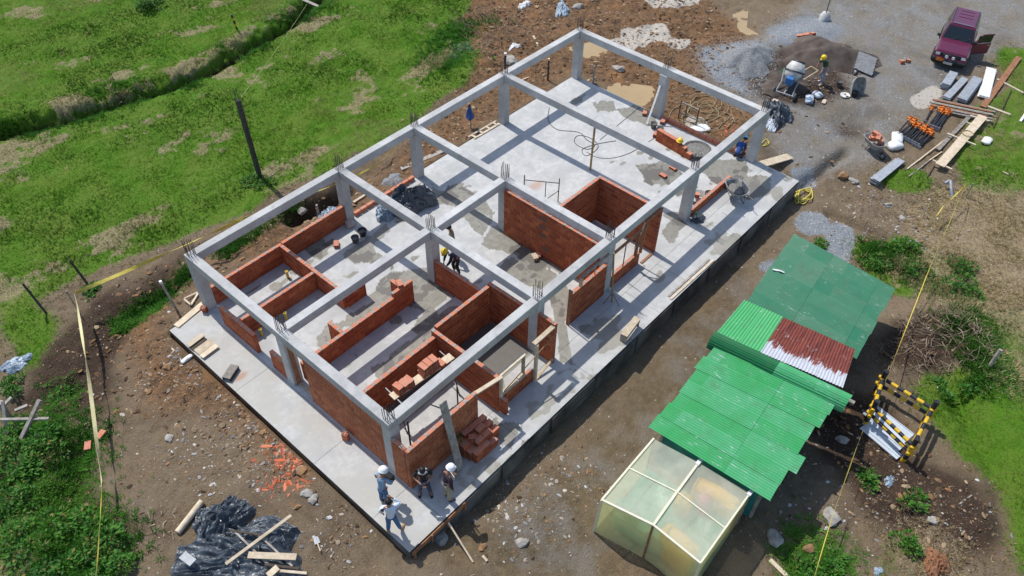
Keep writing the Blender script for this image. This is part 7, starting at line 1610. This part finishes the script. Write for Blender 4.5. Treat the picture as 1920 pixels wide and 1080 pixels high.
def person(label, loc, rz, lean=0, arms=None, legs=None, ph=.92, shirt=None, trousers=None, shoes=None, hat=None, hair=True, head=(0, 0), short=False, scale=1.0, vest=None):
    t = thing('person', label, 'person', loc, rz); t.scale = (scale,) * 3
    ca, sa = math.cos(lean), math.sin(lean)
    def up(x, y, z):                               # point of the upper body, leaned forward about the pelvis
        return Vector((x * ca + z * sa, y, ph - x * sa + z * ca))
    pel = up(0, 0, 0); waist = up(0, 0, .16); ch = up(.01, 0, .34); nb = up(-.01, 0, .50); 
    hn = up(.01 + head[0] * .5, head[1] * .5, .58); hc = up(.02 + head[0], head[1], .68); ht = up(.01 + head[0] * 1.35, head[1] * 1.35, .775)
    sh = {s: up(0, s * .17, .46) for s in (-1, 1)}; hp = {s: up(0, s * .09, -.03) for s in (-1, 1)}
    arms = arms or {}; legs = legs or {}
    el = {}; wr = {}; kn = {}; an = {}; to_ = {}
    for s in (-1, 1):
        a = arms.get(s, ((.02, s * .24, .18), (.08, s * .25, -.06))); el[s] = up(*a[0]); wr[s] = up(*a[1])
        l = legs.get(s, ((.02, s * .1, .48), (-.02, s * .11, .08))); kn[s] = Vector(l[0]); an[s] = Vector(l[1])
        d = Vector(l[2]) if len(l) > 2 else Vector((1, s * .15, 0)); d.normalize(); to_[s] = an[s] + d * .16 + Vector((0, 0, -.045)); to_[s].z = max(.03, an[s].z - .05)
    # body: one continuous skinned surface with head, nose, ears, hands and fingers
    V = [(pel, (.115, .09)), (waist, (.115, .09)), (ch, (.135, .10)), (nb, (.06, .06)), (hn, (.055, .055)), (hc, (.085, .10)), (ht, (.06, .07))]
    E = [(0, 1), (1, 2), (2, 3), (3, 4), (4, 5), (5, 6)]
    f = (up(.13 + head[0], head[1], .66) - hc).normalized()
    V.append((hc + f * .115 + Vector((0, 0, -.01)), (.012, .012))); E.append((5, len(V) - 1))
    for s in (-1, 1):
        V.append((hc + Vector((0, s * .095, .0)), (.014, .022))); E.append((5, len(V) - 1))
        i0 = len(V); V += [(sh[s], (.062, .062)), (el[s], (.042, .042)), (wr[s], (.028, .03))]; E += [(2, i0), (i0, i0 + 1), (i0 + 1, i0 + 2)]
        d = (wr[s] - el[s]).normalized(); side = d.cross(Vector((0, 0, 1))); side = side.normalized() if side.length > .05 else Vector((0, 1, 0)); nrm = side.cross(d)
        palm = wr[s] + d * .07; V.append((palm, (.036, .018))); E.append((i0 + 2, i0 + 3)); ip = i0 + 3
        for k, L in ((-1.5, .065), (-.5, .08), (.5, .078), (1.5, .06)):
            b0 = palm + d * .03 + side * k * .017; b1 = b0 + d * L * .6 - nrm * .008; b2 = b1 + d * L * .35 - nrm * L * .35
            j = len(V); V += [(b0, .009), (b1, .0085), (b2, .007)]; E += [(ip, j), (j, j + 1), (j + 1, j + 2)]
        j = len(V); V += [(palm + side * s * .035 - d * .02, .011), (palm + side * s * .06 + d * .02, .009)]; E += [(ip, j), (j, j + 1)]
        i1 = len(V); V += [(hp[s], (.088, .088)), (kn[s], (.058, .058)), (an[s], (.038, .038)), (to_[s], (.03, .035))]; E += [(0, i1), (i1, i1 + 1), (i1 + 1, i1 + 2), (i1 + 2, i1 + 3)]
    skin('body', V, E, 0, M_SKIN, t)
    # clothes
    Vs = [(up(0, 0, -.13), (.135, .112)), (waist, (.14, .112)), (ch, (.168, .128)), (up(-.01, 0, .475), (.10, .09)), (nb, (.062, .062))]; Es = [(0, 1), (1, 2), (2, 3), (3, 4)]
    for s in (-1, 1):
        i0 = len(Vs); Vs += [(sh[s], (.085, .085)), (sh[s].lerp(el[s], .9), (.065, .065))]; Es += [(2, i0), (i0, i0 + 1)]
        if not short: Vs += [(el[s].lerp(wr[s], .25), (.056, .056)), (el[s].lerp(wr[s], .93), (.042, .042))]; Es += [(i0 + 1, i0 + 2), (i0 + 2, i0 + 3)]
    skin('shirt', Vs, Es, 0, shirt, t)
    Vt = [(up(0, 0, .05), (.122, .10))]; Et = []
    for s in (-1, 1):
        i0 = len(Vt); Vt += [(hp[s] + Vector((0, 0, -.08)), (.088, .09)), (kn[s], (.078, .078)), (kn[s].lerp(an[s], .92), (.062, .062))]; Et += [(0, i0), (i0, i0 + 1), (i0 + 1, i0 + 2)]
    skin('trousers', Vt, Et, 0, trousers, t)
    for s in (-1, 1):
        b_ = (to_[s] - an[s]); b_.z = 0; b_ = b_.normalized()
        skin('shoe', [(an[s] + Vector((0, 0, .04)), (.05, .05)), (an[s] + Vector((0, 0, -.035)) - b_ * .02, (.052, .045)), (to_[s] + b_ * .0, (.048, .036)), (to_[s] + b_ * .06, (.035, .026))], [(0, 1), (1, 2), (2, 3)], 1, shoes, t)
    hd = (ht - hn).normalized(); q = hd.to_track_quat('Z', 'Y').to_matrix()
    fx = Vector((1, 0, 0)); fx = (fx - hd * fx.dot(hd)).normalized(); fy = hd.cross(fx); Mh = Matrix((fx, fy, hd)).transposed()
    for s in (-1, 1): mb = MB(); mb.ell(hc + Mh @ Vector((.085, s * .035, .01)), (.012, .015, .01), 8, 5); mb.build('eye', M_HAIR, t)
    if hair: mb = MB(); mb.ell(hc + Mh @ Vector((-.02, 0, .035)), (.112, .104, .115), 14, 8, M=Mh); mb.build('hair', M_HAIR, t)
    if hat:
        mb = MB(); mb.lathe([(.150, -.005), (.152, .0), (.138, .012), (.13, .06), (.105, .11), (.06, .135), (.002, .142)], 18, c=hc + Mh @ Vector((0, 0, .045)), M=Mh)
        mb.ell(hc + Mh @ Vector((.12, 0, .045)), (.08, .09, .01), 12, 4, M=Mh); mb.build('helmet', hat, t)
    if vest: vest(t, up)
    return t, up, wr
DEN = cloth('denim_blue_shirt', (.27, .42, .56), (.18, .31, .45)); JEAN = cloth('blue_jeans', (.08, .19, .38), (.05, .12, .26)); DJ = cloth('dark_jeans', (.04, .07, .13)); WSH = cloth('pale_blue_shirt', (.72, .80, .92), (.64, .73, .88))
BLK = cloth('black_cloth', (.018, .018, .022)); NAVY = cloth('navy_cloth', (.025, .03, .07)); OLIVE = cloth('olive_cloth', (.27, .26, .17)); BLU = cloth('bright_blue_jacket', (.02, .09, .33)); GRN = cloth('dark_green_shirt', (.02, .09, .05)); KHA = cloth('khaki_cloth', (.42, .38, .26)); PLUM = cloth('dark_plum_shirt', (.035, .02, .035))
TAN = cloth('tan_boots', (.6, .33, .10)); DSH = cloth('dark_boots', (.02, .022, .03)); LJ = cloth('faded_jeans', (.34, .42, .52), (.2, .28, .4)); WHC = cloth('white_cloth', (.75, .75, .78)); GLV = cloth('grey_glove', (.45, .5, .52))
# facing angle helper: angle of ground direction
def face(a, b): return math.atan2(b[1] - a[1], b[0] - a[0])
p = (-0.91,-0.48,0)
def vest1(t, up):
    mb = MB(); mb.box(up(.30, -.02, .17), (.22, .34, .26)); mb.box(up(.42, 0, .1), (.10, .1, .12)); mb.build('black_bag', BLK, t, bevel=.04)
t, up, wr = person('man in blue denim shirt and white helmet holding black gear by the brick corner', p, R(10), .12, {1: ((.12, .26, .26), (.3, .16, .18)), -1: ((.12, -.26, .24), (.32, -.1, .14))}, None, shirt=DEN, trousers=JEAN, shoes=DSH, hat=M_HW, head=(.05, 0), vest=vest1)
p = (-1.36,-1.36,0)
t, up, wr = person('man in pale blue shirt and jeans with tan boots raising a hand to his face', p, R(48), .06, {1: ((.04, .28, .2), (.1, .24, .02)), -1: ((.14, -.28, .40), (.17, -.1, .60))}, {1: ((.03, .1, .48), (-.02, .15, .08)), -1: ((.05, -.12, .48), (.0, -.22, .08), (1, -.5, 0))}, shirt=WSH, trousers=JEAN, shoes=TAN, scale=1.02)
p = (0.14,-1.14,0)
def vest3(t, up):
    mb = MB(); mb.ell(up(-.0, 0, .42), (.115, .19, .085), 14, 6); mb.build('white_yoke', WHC, t)
    mb = MB(); mb.box(up(.34, 0, .22), (.10, .2, .05)); mb.tube([up(.38, .07, .24), up(.4, .07, .3)], .008, 5); mb.tube([up(.38, -.07, .24), up(.4, -.07, .3)], .008, 5); mb.build('remote_control', BLK, t, bevel=.01)
t, up, wr = person('man in black and white T-shirt and jeans looking down at a remote control', p, R(-128), .10, {1: ((.06, .27, .22), (.30, .10, .22)), -1: ((.06, -.27, .22), (.30, -.10, .22))}, {1: ((.04, .12, .48), (.02, .17, .08)), -1: ((.0, -.1, .48), (-.04, -.15, .08))}, shirt=BLK, trousers=DJ, shoes=DSH, head=(.09, 0), short=True, vest=vest3)
p = (0.48,-1.8,0)
def vest4(t, up):
    for z in (.12, .24): MB().lathe([(.178, -.012), (.178, .012)], 18, c=up(0, 0, z), M=Matrix.Diagonal((1.0, 1.06, 1))).build('shirt_stripe', WHC, t)
    MB().box(up(.2, .02, .2), (.02, .22, .16)).build('papers', WHC, t)
t, up, wr = person('person in white helmet and dark striped shirt with khaki trousers, reading papers', p, R(-15), .10, {1: ((.08, .26, .24), (.26, .14, .16)), -1: ((-.02, -.28, .2), (.06, -.26, -.02))}, None, shirt=PLUM, trousers=KHA, shoes=NAVY, hat=M_HW, head=(.06, 0), vest=vest4)
p = (8.22, 5.62, 0)
person('man in olive shirt standing bareheaded behind the cross beam', p, R(150), .1, {1: ((.08, .26, .24), (.26, .14, .16)), -1: ((0, -.27, .2), (.1, -.25, 0))}, None, shirt=OLIVE, trousers=BLK, shoes=DSH, head=(.05, 0), short=True, hair=True)
p = (7.66,4.88,0)
person('worker in navy jacket and yellow helmet bending over the low wall', p, R(165), .62, {1: ((.25, .2, .3), (.48, .14, .22)), -1: ((.24, -.2, .3), (.45, -.12, .2))}, {1: ((.06, .12, .46), (-.05, .12, .08)), -1: ((.1, -.12, .46), (.02, -.14, .08))}, ph=.86, shirt=NAVY, trousers=BLK, shoes=DSH, hat=M_HY, head=(.05, 0), vest=lambda t, up: MB().ell(up(.0, 0, .5), (.1, .12, .06), 12, 6).build('white_hood', WHC, t))
p = (21.67,0.73,0)
person('worker in bright blue jacket and blue helmet squatting at the far right corner column', p, R(10), .9, {1: ((.22, .2, .26), (.4, .12, .1)), -1: ((.22, -.2, .26), (.4, -.12, .08))}, {1: ((.36, .18, .40), (.05, .16, .08)), -1: ((.36, -.18, .38), (.05, -.16, .08))}, ph=.34, shirt=BLU, trousers=DJ, shoes=BLK, hat=M_HB, head=(.04, 0))
p = G((30.69,1.04,-0.32))
person('worker in green T-shirt, faded jeans and yellow helmet sifting sand at the mixer', p, R(155), .35, {1: ((.2, .25, .26), (.42, .22, .06)), -1: ((.2, -.25, .26), (.42, -.2, .06))}, {1: ((.14, .13, .48), (.06, .16, .08)), -1: ((.02, -.12, .47), (-.16, -.14, .08))}, ph=.90, shirt=GRN, trousers=LJ, shoes=WHC, hat=M_HY, head=(.06, 0), short=True)
